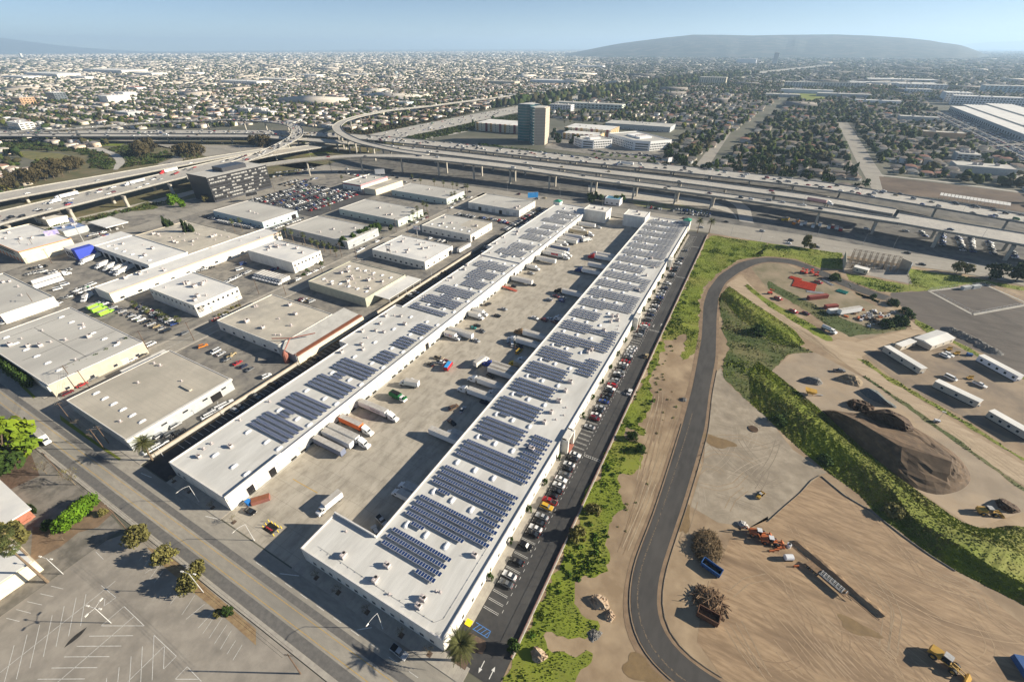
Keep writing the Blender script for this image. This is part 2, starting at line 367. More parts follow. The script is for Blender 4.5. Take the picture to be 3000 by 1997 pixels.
def solar_array(rows, label, group, single=False):
    y0 = min(r[0] for r in rows); x0 = min(r[1] for r in rows)
    t = thing('solar_array', label, 'solar panels', (x0, y0, RZ+.03), 0, group)
    for y, xa, xb in rows:
        n = max(1, int(round((xb-xa)/PW)))
        if n not in ROWM: ROWM[n] = (panel_mesh(n), rack_mesh(n))
        if single:
            if 1 not in ROWM: ROWM[1] = (panel_mesh(1), rack_mesh(1))
            for i in range(n): obj('panel', ROWM[1][0], t, loc=(xa-x0+i*PW, y-y0, 0))
        else: obj('panel_row', ROWM[n][0], t, loc=(xa-x0, y-y0, 0))
        obj('mounting_rack', ROWM[n][1], t, loc=(xa-x0, y-y0, 0))
    return t
def wallbox(parent, name, face, a, b_, z0, z1, pos, depth, m):
    "thin box on an axis-aligned wall: face E (+x), W (-x), S (-y), N (+y)"
    q = MB()
    if face == 'E': q.box(pos-.03, a, z0, pos+depth, b_, z1)
    elif face == 'W': q.box(pos-depth, a, z0, pos+.03, b_, z1)
    elif face == 'S': q.box(a, pos-depth, z0, b_, pos+.03, z1)
    else: q.box(a, pos-.03, z0, b_, pos+depth, z1)
    return q.build(name, m, parent)
def window_on(parent, face, c, z0, w, h, pos, mf=None, name='window'):
    f = wallbox(parent, name, face, c-w/2-.1, c+w/2+.1, z0-.1, z0+h+.1, pos, .05, mf or m_cap)
    wallbox(f, 'pane', face, c-w/2, c+w/2, z0, z0+h, pos, .08, m_glass)
# --- warehouse along the alley (A)
PA = [(-169.3,36.8),(-134.8,36.8),(-134.8,412.5),(-170.6,415),(-170.6,330),(-174.6,330),(-174.6,282.5),(-169.9,282.5),(-169.9,173.5),(-175,173.5),(-175,127.6),(-169.3,127.6)]
A = thing('solar_warehouse', 'long white warehouse with solar arrays and sunlit row of dock doors, beside the dark alley', 'warehouse', (0,0,0))
b = MB(); b.prism(PA, -.05, RZ, 0, 1); b.build('wall', [m_wallw, m_roofw], A)
MB().sheet(PA, RZ+.03).build('roof', m_roofw, A)
roof_ring(MB(), PA, .35, RZ-.01, RZ+.55).build('parapet', m_cap, A)
MB().box(-134.79,37.2,RZ-1.5,-134.45,395.6,RZ-.2).build('wall_band', m_wallw, A)
b = MB(); b.box(-134.9,36.85,RZ+.2,-134.5,60,RZ+1.2); b.build('parapet', m_wallw, A)
tw = MB(); tw.box(-136,396,-.05,-114,413,10.2); tw.build('stair_tower', m_wallw, A)
roof_ring(MB(), rect(-136,396,-114,413), .3, 10.19, 10.6).build('parapet', m_cap, A)
MB().box(-169.5,263.9,RZ+.04,-134.6,264.5,RZ+.75).build('fire_wall', m_cap, A)
MB().prism([(-173,409),(-166,409),(-166,416),(-173,416)], RZ+.03, 9.2).build('corner_pavilion', m_wallw, A)
b = MB(); b.add([(-173.4,408.6,9.2),(-165.6,408.6,9.2),(-165.6,416.4,9.2),(-173.4,416.4,9.2),(-169.5,412.5,11)],[(0,1,4),(1,2,4),(2,3,4),(3,0,4),(3,2,1,0)]); b.build('green_roof', m_green, A)
rd = random.Random(3)
for i, y in enumerate(np.arange(45.2, 392, 4.62)):
    big = i in (1, 3, 15, 16, 40, 41, 52)
    op = i in (0, 2, 23, 45, 57, 66)
    w = 1.9 if big else 1.35
    zt = 4.6 if big else 4.0
    z0 = .05 if big else 1.15
    f = wallbox(A, 'door_frame', 'E', y-w-.15, y+w+.15, z0-.1, zt+.2, -134.78, .12, m_cap)
    wallbox(f, 'dock_door', 'E', y-w, y+w, z0, zt, -134.78, .16, m_dark if op else m_door)
    if not big:
        wallbox(A, 'dock_leveller', 'E', y-1.2, y+1.2, .35, 1.1, -134.78, .35, m_rub)
        wallbox(A, 'wall_lamp', 'E', y+2.2, y+2.5, 4.7, 4.95, -134.44, .3, m_metal)
MB().box(-134.8,38,-.03,-133.9,395,.14).build('wheel_kerb', m_conc, A)
for y0, x0s in [(65.2,-160.5),(80,-160.6),(95,-160.6),(110,-160.6)]:
    solar_array([(y0+2.5*r, x0s, -137.5) for r in range(4)], 'dark blue solar array of four rows on the alley-side warehouse roof', 'solar arrays on the alley-side warehouse')
for y0 in (74.8, 104.7):
    solar_array([(y0+2.5*r, -154.7, -148.2) for r in range(2)], 'small two-row solar array between larger ones on the alley-side roof', 'small solar arrays on the alley-side roof')
for y0 in (124.4,139.4,154.5):
    solar_array([(y0+2.55*r, -147.4, -137.6) for r in range(4)], 'narrow four-row solar array beside the roof vents on the alley-side warehouse', 'narrow solar arrays on the alley-side roof')
irr = [(176,[(-165.3,-139.6),(-165.3,-139.6),(-165.3,-161),(-155,-147),(-155,-147)]),(186,[(-164.5,-138.6)]*4+[(-156,-147)]*2),(201.2,[(-164.5,-138.8)]*4),
 (216,[(-154.5,-138.8)]*4+[(-157.5,-146.5)]*2),(231.2,[(-159,-138.8)]*4+[(-158,-150)]*2),(246.5,[(-164,-138.4)]*4+[(-157,-149)]),
 (269.3,[(-153.6,-148.4)]*2),(275.4,[(-162,-138.8)]*4+[(-157,-147)]*2),(291,[(-158,-138.8)]*4),
 (311,[(-159.5,-139.2)]*4+[(-157,-149.5)]*2),(326.5,[(-162,-138.8)]*4),(341.3,[(-155,-138.8)]*4),(358.8,[(-162,-138.2)]*4+[(-156,-148)]*2),(374,[(-158,-138.2)]*4+[(-155,-148)]),(387.5,[(-160,-138.2)]*3)]
for y0, xs in irr:
    solar_array([(y0+2.5*r, a, c) for r, (a, c) in enumerate(xs)], 'dark blue stepped solar array on the far half of the alley-side warehouse roof', 'stepped solar arrays on the alley-side roof')
for y in (47.5,61.5,76.3,91.1,106.2,121.2,136.2,151.2,166.3,183,198,213,228,243.3,258.5,273,288.5,304,323,338,352.5,371,385,400):
    for x in (-157.4,-145.7,-138.3): roofitem(A, ME_DOME, x, y, RZ+.03, 0, .72)
for x, y in ((-156,53),(-162,44),(-166,121),(-162,131),(-158,128),(-165,145),(-171,141),(-168,152),(-160,146),(-155,158),(-171,160),(-163,164),(-166,221),(-166,236),(-168,243),(-171,290),(-172,305),(-166,316),(-168,322),(-158,402),(-150,404),(-145,398)):
    roofitem(A, ME_AC, x, y, RZ+.03, rd.choice((0, 1.57)), rd.uniform(.7, 1.05))
for _ in range(16): roofitem(A, ME_VENT, rd.uniform(-168,-164), rd.uniform(40,405), RZ+.03)
for x in (-120,-128): roofitem(A, ME_AC, x, 404, 10.2)
# --- warehouse beside the parking strip (B)
PB = [(-96.2,36.8),(-41.2,36.8),(-41.2,416.5),(-98,416.5),(-98,398),(-78,398),(-78,51.2),(-96.2,51.2)]
B = thing('solar_warehouse', 'long white warehouse with solar arrays and small dark street windows beside the parking strip', 'warehouse', (0,0,0))
MB().prism(PB, -.05, RZ, 0, 1).build('wall', [m_wallw, m_roofw], B)
MB().sheet(PB, RZ+.03).build('roof', m_roofw, B)
roof_ring(MB(), PB, .35, RZ-.01, RZ+.5).build('parapet', m_cap, B)
b = MB(); b.box(-96.15,50.7,RZ+.4,-78,51.15,RZ+1.3); b.build('parapet', m_cap, B)
MB().box(-98.1,398.1,-.04,-78.1,416.4,10.2).build('stair_tower', m_wallw, B)
roof_ring(MB(), rect(-98.1,398.1,-78.1,416.4), .3, 10.19, 10.6).build('parapet', m_cap, B)
MB().prism([(-47,409.5),(-40.9,409.5),(-40.9,416.8),(-47,416.8)], -.04, 9.4).build('corner_pavilion', m_wallw, B)
b = MB(); b.add([(-47.5,409,9.4),(-40.4,409,9.4),(-40.4,417.3,9.4),(-47.5,417.3,9.4),(-44,413,11.2)],[(0,1,4),(1,2,4),(2,3,4),(3,0,4),(3,2,1,0)]); b.build('green_roof', m_green, B)
for x in np.arange(-91.5, -44, 3.55): window_on(B, 'S', x, 1.2, 1.25, 1.1, 36.8, m_metal)
for x in (-166,-162.5): window_on(A, 'S', x, 1.2, 1.25, 1.1, 36.8, m_metal)
for y in np.arange(46, 116, 5.2): window_on(B, 'E', y, 1.3, .9, 1.5, -41.2, m_metal)
for y in np.arange(134, 405, 5.2):
    if not (y % 98 < 10): window_on(B, 'E', y, 1.3, .9, 1.5, -41.2, m_metal)
def portal(y):
    p = MB()
    for d in (-3.2, 3.2): p.box(-41.2,y+d-.35,-.02,-38.4,y+d+.35,7.6); p.box(-39.2,y+d-.5,-.02,-38.2,y+d+.5,7.8)
    p.box(-41.2,y-3.6,6.9,-38.4,y+3.6,7.6); p.build('entrance_portal', m_wallw, B)
    wallbox(B, 'entrance_door', 'E', y-1.5, y+1.5, .1, 3., -41.2, .1, m_glass)
    MB().box(-41.1,y-2.7,.0,-37.7,y+2.7,.16).build('entrance_step', mat('brick_paving', (.45,.17,.12), (.36,.14,.1), 2.), B)
for y in (121.5, 228, 322): portal(y)
L_, S_, M_, Q_, E_ = -74.8, -55., -58.8, -52., -43.5
yk = lambda k: 62.8+14.9*k+.014*k*k
RW = 2.47
la = 'dark blue solar array of tilted rows on the parking-strip-side warehouse roof'; ga = 'solar arrays on the strip-side warehouse'
solar_array([(50.8+2.5*r, L_, -52.1) for r in range(3)]+[(48.4, -59.3, -52.1)], 'solar array with one short row, nearest the main street on the strip-side roof', 'street-end solar array', single=True)
pat = {0:([(L_,Q_)]+[(L_,E_)]*3,[(Q_,E_)]*2),1:([(L_,E_)]*4,[]),2:([(L_,E_)]*4,[(Q_,E_)]*2),3:([(L_,S_)]*4,[]),4:([(L_,S_)]*4,[]),5:([(L_,S_)]*4,[]),6:([(L_,S_)]*4,[(Q_,E_)]*2),
 7:([(L_,E_)]*2+[(L_,M_)]*2,[]),8:([(L_,M_)]+[(L_,E_)]*3,[(-49.,E_)]*2),9:([(L_,M_)]+[(L_,E_)]*2+[(L_,M_)],[]),10:([(L_,M_)]*4,[]),11:([(L_,M_)]+[(L_,E_)]*3,[(-50.,E_)]*2),12:([(L_,E_)]*4,[]),
 13:([(L_,Q_)]+[(L_,E_)]*3,[(-48.,E_)]*2),14:([(L_,E_)]*3+[(L_,Q_)],[]),15:([(L_,Q_)]*4,[]),16:([(L_,E_)]*4,[(-46.5,E_)])}
for k in range(23):
    rows, ext = pat.get(k, ([(L_,E_)]*4, [(-54.,E_)]*2))
    y0 = yk(k)
    R = [(y0+RW*r, a, c) for r, (a, c) in enumerate(rows)]+[(y0+RW*(4+r), a, c) for r, (a, c) in enumerate(ext)]
    if k == 3: R += [(y0+RW*r, Q_, E_) for r in range(4)]
    if k == 7: R += [(y0+RW*r, -50.5, E_) for r in (2, 3)]
    if k == 9: R += [(y0+RW*r, -48.5, E_) for r in (3,)]+[(y0-RW*.0, -48.5, E_)]
    solar_array(R, la, ga, single=(k in (0,)))
for k in range(-1, 23):
    y = yk(k)+11.4
    if k in (-1,0,2,3,4,5,6,7,11,16,17,18,19,20,21):
        solar_array([(y+1.1, -70.8, -66.)], 'single short solar row beside a skylight on the strip-side roof', 'single short solar rows')
    for x in (-72.1,-64.1,-56.1): roofitem(B, ME_DOME, x, y, RZ+.03, 0, .72)
for x, y in ((-46.4,60.9),(-68.2,45.5),(-68.2,40.5),(-82.3,41.5),(-52.5,43),(-52.4,40.7),(-49.8,108),(-51.5,124),(-51.5,131),(-51.5,139),(-51.5,147),(-52,154),(-53,181),(-52,184),(-52.5,205),(-52,216),(-49,219),(-53,222),(-50.5,224),(-48.5,262),(-49,287),(-48,302),(-53,318),(-60,408),(-68,410),(-52,409)):
    roofitem(B, ME_AC, x, y, RZ+.03, rd.choice((0, 1.57)), rd.uniform(.85, 1.1))
for x, y in ((-50.5,46.5),(-49.3,46.9),(-46,132),(-48,128),(-47,137),(-46,210),(-47,200),(-46.5,214),(-88,48),(-62,39.4)): roofitem(B, ME_VENT, x, y, RZ+.03, 0, .7)
for x, y in ((-89,411),(-85,404)): roofitem(B, ME_AC, x, y, 10.2)
# conduit loop on the roof of B
b = MB(); pts = [(-92,40),(-60,39.3),(-46,39.5),(-44.2,41.5),(-44.2,66)]
for p, q in zip(pts, pts[1:]): b.tube((*p,RZ+.14),(*q,RZ+.14),.035,5)
for x in np.arange(-90,-46,2.9): b.box(x-.09,39.4,RZ+.03,x+.09,39.7,RZ+.2)
for y in np.arange(42,66,2.9): b.box(-44.3,y-.1,RZ+.03,-44.1,y+.1,RZ+.2)
b.build('roof_conduit', m_metal, B)
# wall along the alley, fence of the strip
t = thing('boundary_wall', 'long low tan block wall along the dark alley', 'wall', (-186.3,0,0))
MB().box(-.25,37,-.03,.25,300,1.5).build('wall_panel', m_conc, t)
MB().box(-.35,37,1.5,.35,300,1.62).build('wall_cap', mat('tan_cap', (.52,.42,.30), (.42,.35,.26), .5), t)
t = thing('retaining_wall', 'low red-brown capped wall between parking strip and green verge', 'wall', (-24.1,0,0))
MB().box(-.2,44,-.03,.2,408,.7).build('wall_panel', m_conc, t)
MB().box(-.45,44,.7,-.05,408,.78).build('wall_cap', mat('red_cap', (.28,.15,.12), (.2,.12,.1), .8), t)
b = MB()
for y in np.arange(45, 408, 3.): b.tube((.1,y,.7),(.1,y,2.3),.04,5)
b.box(.08,44,2.2,.12,408,2.26); b.build('fence_post', m_metal, t)
# ------------------------------------------------------------------ freeways
m_deck = mat('freeway_concrete', (.50,.47,.41), (.42,.395,.35), .05, c3=(.36,.34,.31), scale3=.35, detail=8)
m_gird = mat('girder_concrete', (.40,.385,.34), (.33,.315,.28), .2, c3=(.27,.26,.24), scale3=.8, stretch=(1,1,.2))
m_col = mat('column_concrete', (.47,.43,.36), (.4,.37,.32), .4)
def offs(C, d):
    T = np.gradient(C[:, :2], axis=0); T /= np.linalg.norm(T, axis=1)[:, None]+1e-9
    w = np.atleast_1d(d); return C[:, :2]+np.stack([-T[:, 1], T[:, 0]], 1)*(w[:, None] if len(w) > 1 else w[0])
DECKS = {}
def deck(key, label, pts, width, cols=(), thick=1.7, name='freeway_viaduct', lanes=True, barrier=(1, 1), group=None):
    L = np.linalg.norm(np.diff(np.array(pts)[:, :2], axis=0), axis=1).sum(); n = max(6, int(L/9))
    C = smooth(pts, n, 6); DECKS[key] = (C, width)
    wv = np.interp(np.linspace(0, 1, n), np.linspace(0, 1, len(width)), width) if isinstance(width, (list, tuple)) else np.full(n, float(width))
    t = thing(name, label, 'overpass', tuple(C[0][:2])+(0,), 0, group); ox, oy = C[0][0], C[0][1]
    def ring(prof):
        S = []
        O = [offs(C, wv*a+d) for a, d, _ in prof]
        for i in range(n): S.append([(O[k][i][0]-ox, O[k][i][1]-oy, C[i][2]+prof[k][2]) for k in range(len(prof))])
        return S
    MB().loft(ring([(.5,0,0),(.5,0,-.7),(.36,0,-thick),(-.36,0,-thick),(-.5,0,-.7),(-.5,0,0)])).build('deck', [m_deck], t)
    for s, on in zip((.5, -.5), barrier):
        if not on: continue
        g = -1 if s > 0 else 1
        MB().loft(ring([(s,0,-.75),(s,0,.95),(s,g*.3,.95),(s,g*.45,.01)])).build('barrier', [m_gird], t)
    if lanes:
        b = MB(); nl = max(2, int(round((wv.mean()-3)/3.7)))
        for k in range(1, nl):
            O = offs(C, (k/nl-.5)*(wv-2.5))
            for i in range(0, n-1, 2):
                p, q = O[i], O[i+1]; d = math.hypot(q[0]-p[0], q[1]-p[1]); nx, ny = -(q[1]-p[1])/d*.12, (q[0]-p[0])/d*.12
                q = p+(q-p)*.45; z = C[i][2]+.012
                b.add([(p[0]+nx-ox,p[1]+ny-oy,z),(p[0]-nx-ox,p[1]-ny-oy,z),(q[0]-nx-ox,q[1]-ny-oy,z),(q[0]+nx-ox,q[1]+ny-oy,z)],[(3,2,1,0)])
        if b.v: b.build('lane_marking', m_paint, t)
    for c in cols:
        x, y = c[0], c[1]; i = int(np.argmin((C[:, 0]-x)**2+(C[:, 1]-y)**2)); zt = C[i][2]-thick+.05
        T = C[min(i+1, n-1)][:2]-C[max(i-1, 0)][:2]; a = math.atan2(T[1], T[0]); r = c[2] if len(c) > 2 else 1.1
        q = MB(); e = []
        for zz, k in ((-.05,1),(zt-3,1.0),(zt,1.7)): e.append([(x-ox+r*(math.cos(a)*u*.8-math.sin(a)*v*k), y-oy+r*(math.sin(a)*u*.8+math.cos(a)*v*k), zz) for u, v in ((-1,-.7),(-.6,-1),(.6,-1),(1,-.7),(1,.7),(.6,1),(-.6,1),(-1,.7))])
        q.loft(e).build('column', m_col, t)
    return C
D1c = [(-510,395),(-462,440),(-416,466),(-361,472),(-361,490),(-312,479),(-312,498),(-262,482),(-262,495),(-210,482),(-208,495),(-160,485),(-158,497),(-113,488),(-112,499),(-69,489),(-68,500),(-33,488),(-32,499),(60,484),(61,493),(103,479),(104,488)]
deck('D1', 'near concrete viaduct on tall columns passing behind the warehouses', [(-583,285,13.6),(-552,345,16.5),(-515,397,19.5),(-468,441,20.5),(-415,468,20.3),(-350,482,19.6),(-270,489.5,18),(-172,490,15.6),(-63,495,13.7),(59,488.5,13.2),(118,480.5,13.3)], [15,15,16,20,24,22,18,17,16,15.5,15.5], D1c)
deck('D12', 'merged concrete viaduct on slanted columns above the covered car park', [(117,491,13.35),(150,482,13.5),(200,472,13.5),(330,437,13.5),(520,375,13.5)], [35,34,32,31,31], [(143.5,466,1.5),(147,490,1.3),(186.7,459,1.5),(192,483,1.3),(232,449,1.5),(240,475,1.3),(290,432,1.5)])
deck('D2', 'second concrete viaduct with light traffic, just behind the near viaduct', [(-682,531,11.6),(-560,545,12),(-450,543,12.7),(-370,541,13.1),(-190,538,13.1),(-70,537,13.1),(60,526,13.1),(119,510,13.25)], [27,25,24,24,24,23,22,22], [(x, y) for x in range(-650,100,48) for y in (530,546)])
deck('M', 'concrete viaduct curving away beyond the tree-filled ramps', [W(-160,397,11)+(11,),W(0,396.5,11)+(11,),(-949,438,11),(-782,517,11.3),(-684,531,11.6)], 26, [(-1029,392),(-975,420),(-922,446),(-870,472),(-820,495),(-770,512),(-720,520),(-1080,365)])
deck('D34', 'wide concrete viaduct packed with slow traffic, farthest of the parallel decks', [W(-160,389,10)+(10,),W(0,388,10)+(10,),(-999,462,10.5),(-827,549,10.5),(-700,590,9.8),(-600,606,9.3),(-430,611,9.2),(-215,608,9.2),(-80,611,9.3),(65,603,9.6),(150,573,10.5),(218,543,12),(360,495,13)], [36,36,38,40,40,40,38,38,37,36,34,30,30], [(x, y) for x in range(-680,90,45) for y in (596,620)]+[(-840,530),(-900,500),(-950,470),(160,560),(205,538)])
deck('LR', 'curved flyover ramp bending round toward the far freeway', [W(1560,274,6)+(6,),W(1400,293,9)+(9,),W(1255,312,11.5)+(11.5,),W(1130,325,14)+(14,),(-780,758,16.5),(-738,676,19.3),(-685,609,21.3),(-632,566,21.6),(-583,537,21.5),(-532,512,21.2),(-445,491,20.7),(-392,488,20.4)], 15.5, [(-576,530,1.2),(-553,522,1.2),(-640,570,1.2),(-700,628,1.2),(-733,690,1.2),(-761,745,1.2),(-790,800,1.2),(-500,505,1.2),(-610,550,1.2)])
deck('LL', 'curved flyover ramp jammed with cars, sweeping over the left interchange', [W(60,386,11)+(11,),W(200,378,13.5)+(13.5,),(-1076,508,16.5),(-960,588,19.5),(-893,600,20),(-835,603,20.3),(-780,592,20.5),(-722,558,20.3),(-666,508,19.6),(-632,450,18),(-612,402,15.8),(-600,360,14.2)], 19, [(-688,526,1.2),(-656,482,1.2),(-634,440,1.2),(-740,572,1.2),(-800,598,1.2),(-870,602,1.2),(-930,598,1.2),(-1000,565,1.2),(-1070,510,1.2)])
deck('E1', 'broad left-hand freeway deck carrying trucks past the black office block', [(-560,20,13),(-572,70,13),(-585,122,13),(-596,205,13),(-604,262,13.2),(-613,330,13.4),(-626,402,12.6),(-634,470,9),(-636,560,4.5)], [46,46,44,42,42,42,36,34,34], [(-572,213,1.6),(-568,165,1.6),(-560,118,1.6),(-600,213,1.6),(-597,165,1.6),(-590,118,1.6),(-578,262,1.6),(-583,310,1.6),(-615,262,1.5),(-553,70,1.6)])
deck('E2', 'narrower left-hand freeway deck lined by eucalyptus trees', [(-684,60,9),(-692,110,9),(-693,160,9),(-694,243,8),(-698,306,7),(-699,400,5.8),(-696,470,4.6),(-670,570,3)], [38,38,38,32,24,18,17,17], [(-686,171,1.5),(-678,130,1.5),(-684,212,1.5),(-700,171,1.5),(-676,92,1.5)])
# at-grade freeway running on to the horizon
def ribbon(name, Lp, Rp, z, m, n=60, kind='structure', it=2):
    Lq, Rq = smooth(Lp, n, it), smooth(Rp, n, it)
    v = [(*p[:2], z) for p in Lq]+[(*p[:2], z) for p in Rq]
    b = MB().add(v, [(i, i+1, n+i+1, n+i) for i in range(n-1)])
    o = b.build(name, m, kind=kind)
    me = o.data
    if me.polygons[0].normal.z < 0: me.flip_normals()
    return o
def strip(name, C, w, z, m, n=60):
    C = smooth(C, n, 3); C3 = np.c_[C[:, :2], np.zeros(n)]
    return ribbon(name, offs(C3, w/2), offs(C3, -w/2), z, m, n, it=0)
strip('freeway', [(-640,540),(-634,640),(-625,900),(-600,1392),(-535,1836),(-420,2480),(-150,3600),(300,5200)], 78, .35, m_deck, 90)
strip('freeway_slip_road', [(-560,640),(-535,760),(-520,1000),(-480,1400)], 16, .2, m_deck)
ribbon('interchange_slip', [Tc(0,335),Tc(700,380),Tc(940,420),Tc(1100,480),Tc(1160,550),Tc(1080,620)], [Tc(0,365),Tc(500,400),Tc(800,430),Tc(1000,470),Tc(1070,540),Tc(1040,620)], .2, m_deck, 40)
ribbon('interchange_slip', [Tc(1440,390),Tc(1600,430),Tc(1640,470),Tc(1580,520),Tc(1440,570)], [Tc(1560,400),Tc(1680,450),Tc(1720,500),Tc(1660,550),Tc(1500,590)], .2, m_street, 40)
struct('interchange_road', [Tc(1440,385),Tc(2352,395),Td(200,360),Td(700,390),Td(520,470),Tc(2352,430),Tc(1900,500),Tc(1680,430)], .1, m_street)
# frontage roads below the decks, left
ribbon('frontage_road', [Tc(0,1215),Tc(700,1060),Tc(1190,950),Tc(1400,900),Tc(1800,800)], [Tc(0,1265),Tc(600,1130),Tc(1190,995),Tc(1500,930),Tc(1900,800)], .15, m_conc, 40)
ribbon('avenue_link', [Tc(0,1500),Tc(700,1300),Tc(1300,1120),Tc(1700,990),Tc(2352,800),Td(600,610)], [Tc(0,1568),Tc(760,1330),Tc(1400,1150),Tc(1800,1020),Tc(2352,870),Td(640,690)], .02, m_street, 50)
ribbon('slip_loop', [Tc(540,1130),Tc(1100,1010),Tc(1440,985),Tc(1640,1020),Tc(1600,1080)], [Tc(560,1180),Tc(1100,1060),Tc(1350,1030),Tc(1520,1030),Tc(1480,1090)], .1, m_street, 40)
# asphalt below the viaducts and the avenue on the right
struct('undercroft_paving', [(-560,450),(-560,640),(240,640),(330,520),(330,380),(120,420),(-22,416),(-22,450)], -.02, mat('undercroft_asphalt', (.13,.125,.115), (.19,.18,.16), .05, c3=(.07,.07,.07), scale3=.12))
ribbon('avenue', [(-40,450),Tr(0,1170),Tr(430,1235),Tr(1000,1340),Tr(1700,1440),Tr(2352,1560),(250,380),(400,330)], [(-40,416),Tr(0,1290),Tr(600,1390),Tr(1300,1500),Th(1800,310),Th(2352,420),(250,345),(400,295)], .01, m_street, 60)
paint('lane_line', [(Tr(u,1230+u*.172), Tr(u+60,1240+u*.172)) for u in range(0,2300,150)], .25, m_paint, .03)
paint('lane_line', [((x,433+d),(x+4,433+d)) for x in range(-560,-30,12) for d in (-6,6)]+[((-560,433),(-40,433))], .2, m_paint, .012)
ribbon('slip_curve', [Tf(700,850),Tf(1300,920),Tf(1800,960),Tf(2030,1020),Tf(2070,1080)], [Tf(700,760),Tf(1300,840),Tf(1800,900),Tf(1980,960),Tf(2060,1040)], .05, m_deck, 40)
ribbon('slip_curve', [Tf(1940,880),Tf(2060,960),Tf(2090,1090)], [Tf(2090,900),Tf(2190,980),Tf(2220,1110)], .05, m_deck, 30)
struct('weedy_dirt', [Tf(1060,905),Tf(1250,880),Tf(1500,930),Tf(1850,1010),Tf(1800,1030),Tf(1150,950)], .03, mat('dry_verge', (.33,.25,.17), (.16,.2,.06), .08))
# roads through the housing, and the railway
strip('house_street', [Tf(1740,595),Tf(1860,420),Tf(2000,230),Tf(2130,50),W(2250,285),W(2330,240),W(2400,205)], 17, .05, m_street)
strip('house_street', [Tr(1060,815),Tr(900,560),Tr(800,380),Tr(720,240),Tr(680,185)], 21, .05, m_street)
strip('railway_road', [Tr(2500,760),Tr(1800,400),Tr(1250,40),W(2620,270),W(2560,235)], 34, .04, m_street)
strip('railway', [Tr(2700,690),Tr(1900,320),Tr(1400,40),W(2680,275),W(2625,240)], 9, .1, mat('ballast', (.16,.11,.09), (.11,.08,.07), .3))
strip('verge_road', [Tr(1040,670),Tr(1600,730),Tr(2352,830),Tr(2600,870)], 7, .08, m_conc)
struct('graded_field', [Tr(1020,680),Tr(1060,830),Tr(1560,880),Tr(2352,1010),Tr(2352,840),Tr(1600,745)], .06, mat('graded_soil', (.13,.092,.062), (.09,.065,.047), .06, c3=(.18,.13,.09), scale3=.02))
# ------------------------------------------------------------------ industrial district
m_wg = mat('grey_wall', (.45,.47,.47), (.38,.4,.4), .4); m_wb = mat('pale_blue_wall', (.48,.58,.60), (.42,.52,.54), .4)
m_wt = mat('tan_wall', (.55,.49,.38), (.47,.42,.33), .4); m_wc = mat('cream_wall', (.72,.64,.48), (.64,.57,.43), .4)
m_rg = mat('grey_roof', (.55,.53,.48), (.48,.465,.42), .08, c3=(.42,.405,.37), scale3=.03, stretch=(1,.35,1))
m_rt = mat('tan_gravel_roof', (.50,.455,.375), (.44,.40,.33), .12, c3=(.37,.34,.28), scale3=.04); lines_over(m_rt, 1/2.2, 1, (.31,.295,.26), .12, .5)
m_rw = mat('bright_roof', (.76,.74,.69), (.68,.665,.62), .12, c3=(.58,.575,.56), scale3=.05)
m_rd = mat('dust_roof', (.56,.51,.42), (.48,.44,.36), .2, c3=(.36,.335,.29), scale3=.06)
def building(label, x0, y0, x1, y1, h, mw, mr, par=.5, S=0, E=0, wz=1.1, wh=1.3, ww=1.8, doors=(), units=(0,0,0), seed=0, name='industrial_building', cat='building', group=None, mwin=None):
    t = thing(name, label, cat, (x0, y0, 0), 0, group); X, Y = x1-x0, y1-y0; r = random.Random(seed)
    MB().box(0,0,-.05,X,Y,h).build('wall', mw, t)
    MB().box(.3,.3,h-.02,X-.3,Y-.3,h+.04).build('roof', mr, t)
    roof_ring(MB(), rect(0,0,X,Y), .3, h-.01, h+par).build('parapet', mw if par > .3 else m_cap, t)
    def on(face, c, z0, w, hh, kind):
        pos = {'S':0,'E':X}[face]
        if kind == 'window': window_on(t, face, c, z0, w, hh, pos, mwin)
        else:
            f = wallbox(t, 'door_frame', face, c-w/2-.15, c+w/2+.15, -.02, z0+hh+.15, pos, .08, m_cap); wallbox(f, 'roll_door', face, c-w/2, c+w/2, 0, z0+hh, pos, .12, m_dark if kind == 'open' else m_door)
    for i in range(S): on('S', X*(i+.5)/S, wz, ww, wh, 'window')
    for i in range(E): on('E', Y*(i+.5)/E, wz, ww, wh, 'window')
    for face, c, w, hh, k in doors: on(face, c, 0, w, hh, k)
    nd, na, nv = units
    for i in range(nd): roofitem(t, ME_DOME, X*(.12+.76*((i % 6)/5)), Y*(.2+.6*((i//6)/max(1,(nd-1)//6))), h+.04, 0, .7)
    for i in range(na): roofitem(t, ME_AC, r.uniform(.1,.9)*X, r.uniform(.12,.88)*Y, h+.04, r.choice((0,1.57)), r.uniform(.8,1.3))
    for i in range(nv): roofitem(t, ME_VENT, r.uniform(.08,.92)*X, r.uniform(.1,.9)*Y, h+.04, 0, r.uniform(.8,1.4))
    return t
G1 = building('tan ridged-roof warehouse with white eaves on the street corner', -248,35.3,-197,80,6.2, m_wg, m_rt, .25, E=5, doors=[('E',36,5,3.6,'open')], units=(6,0,5), seed=1, wz=3.2, ww=2.4, wh=.9)
MB().box(50.4,-.3,5.6,51.9,45,6.5).build('eave', m_wallw, G1); MB().box(36,30,6.2,43,31.3,6.9).build('roof_ridge', m_rt, G1)
MB().box(-8,24,-.02,0,45.0,4.0).build('annex', m_wallw, G1)
G2 = building('big pale grey warehouse hemmed by a hedge and small trees', -348,36,-267,77,7, m_wt, m_rg, .3, S=0, E=4, units=(12,5,7), seed=2, doors=[('E',30,3,3,'shut')])
MB().box(72,-.6,3.6,80.9,.02,6.4).build('corner_sign', m_wallw, G2)
b = MB()
for p, q in (((10,2),(10,38)),((45,3),(45,39)),((10,20),(70,20)),((55,30),(55,40))): b.box(min(p[0],q[0])-.06,min(p[1],q[1])-.06,7.04,max(p[0],q[0])+.06,max(p[1],q[1])+.06,7.1)
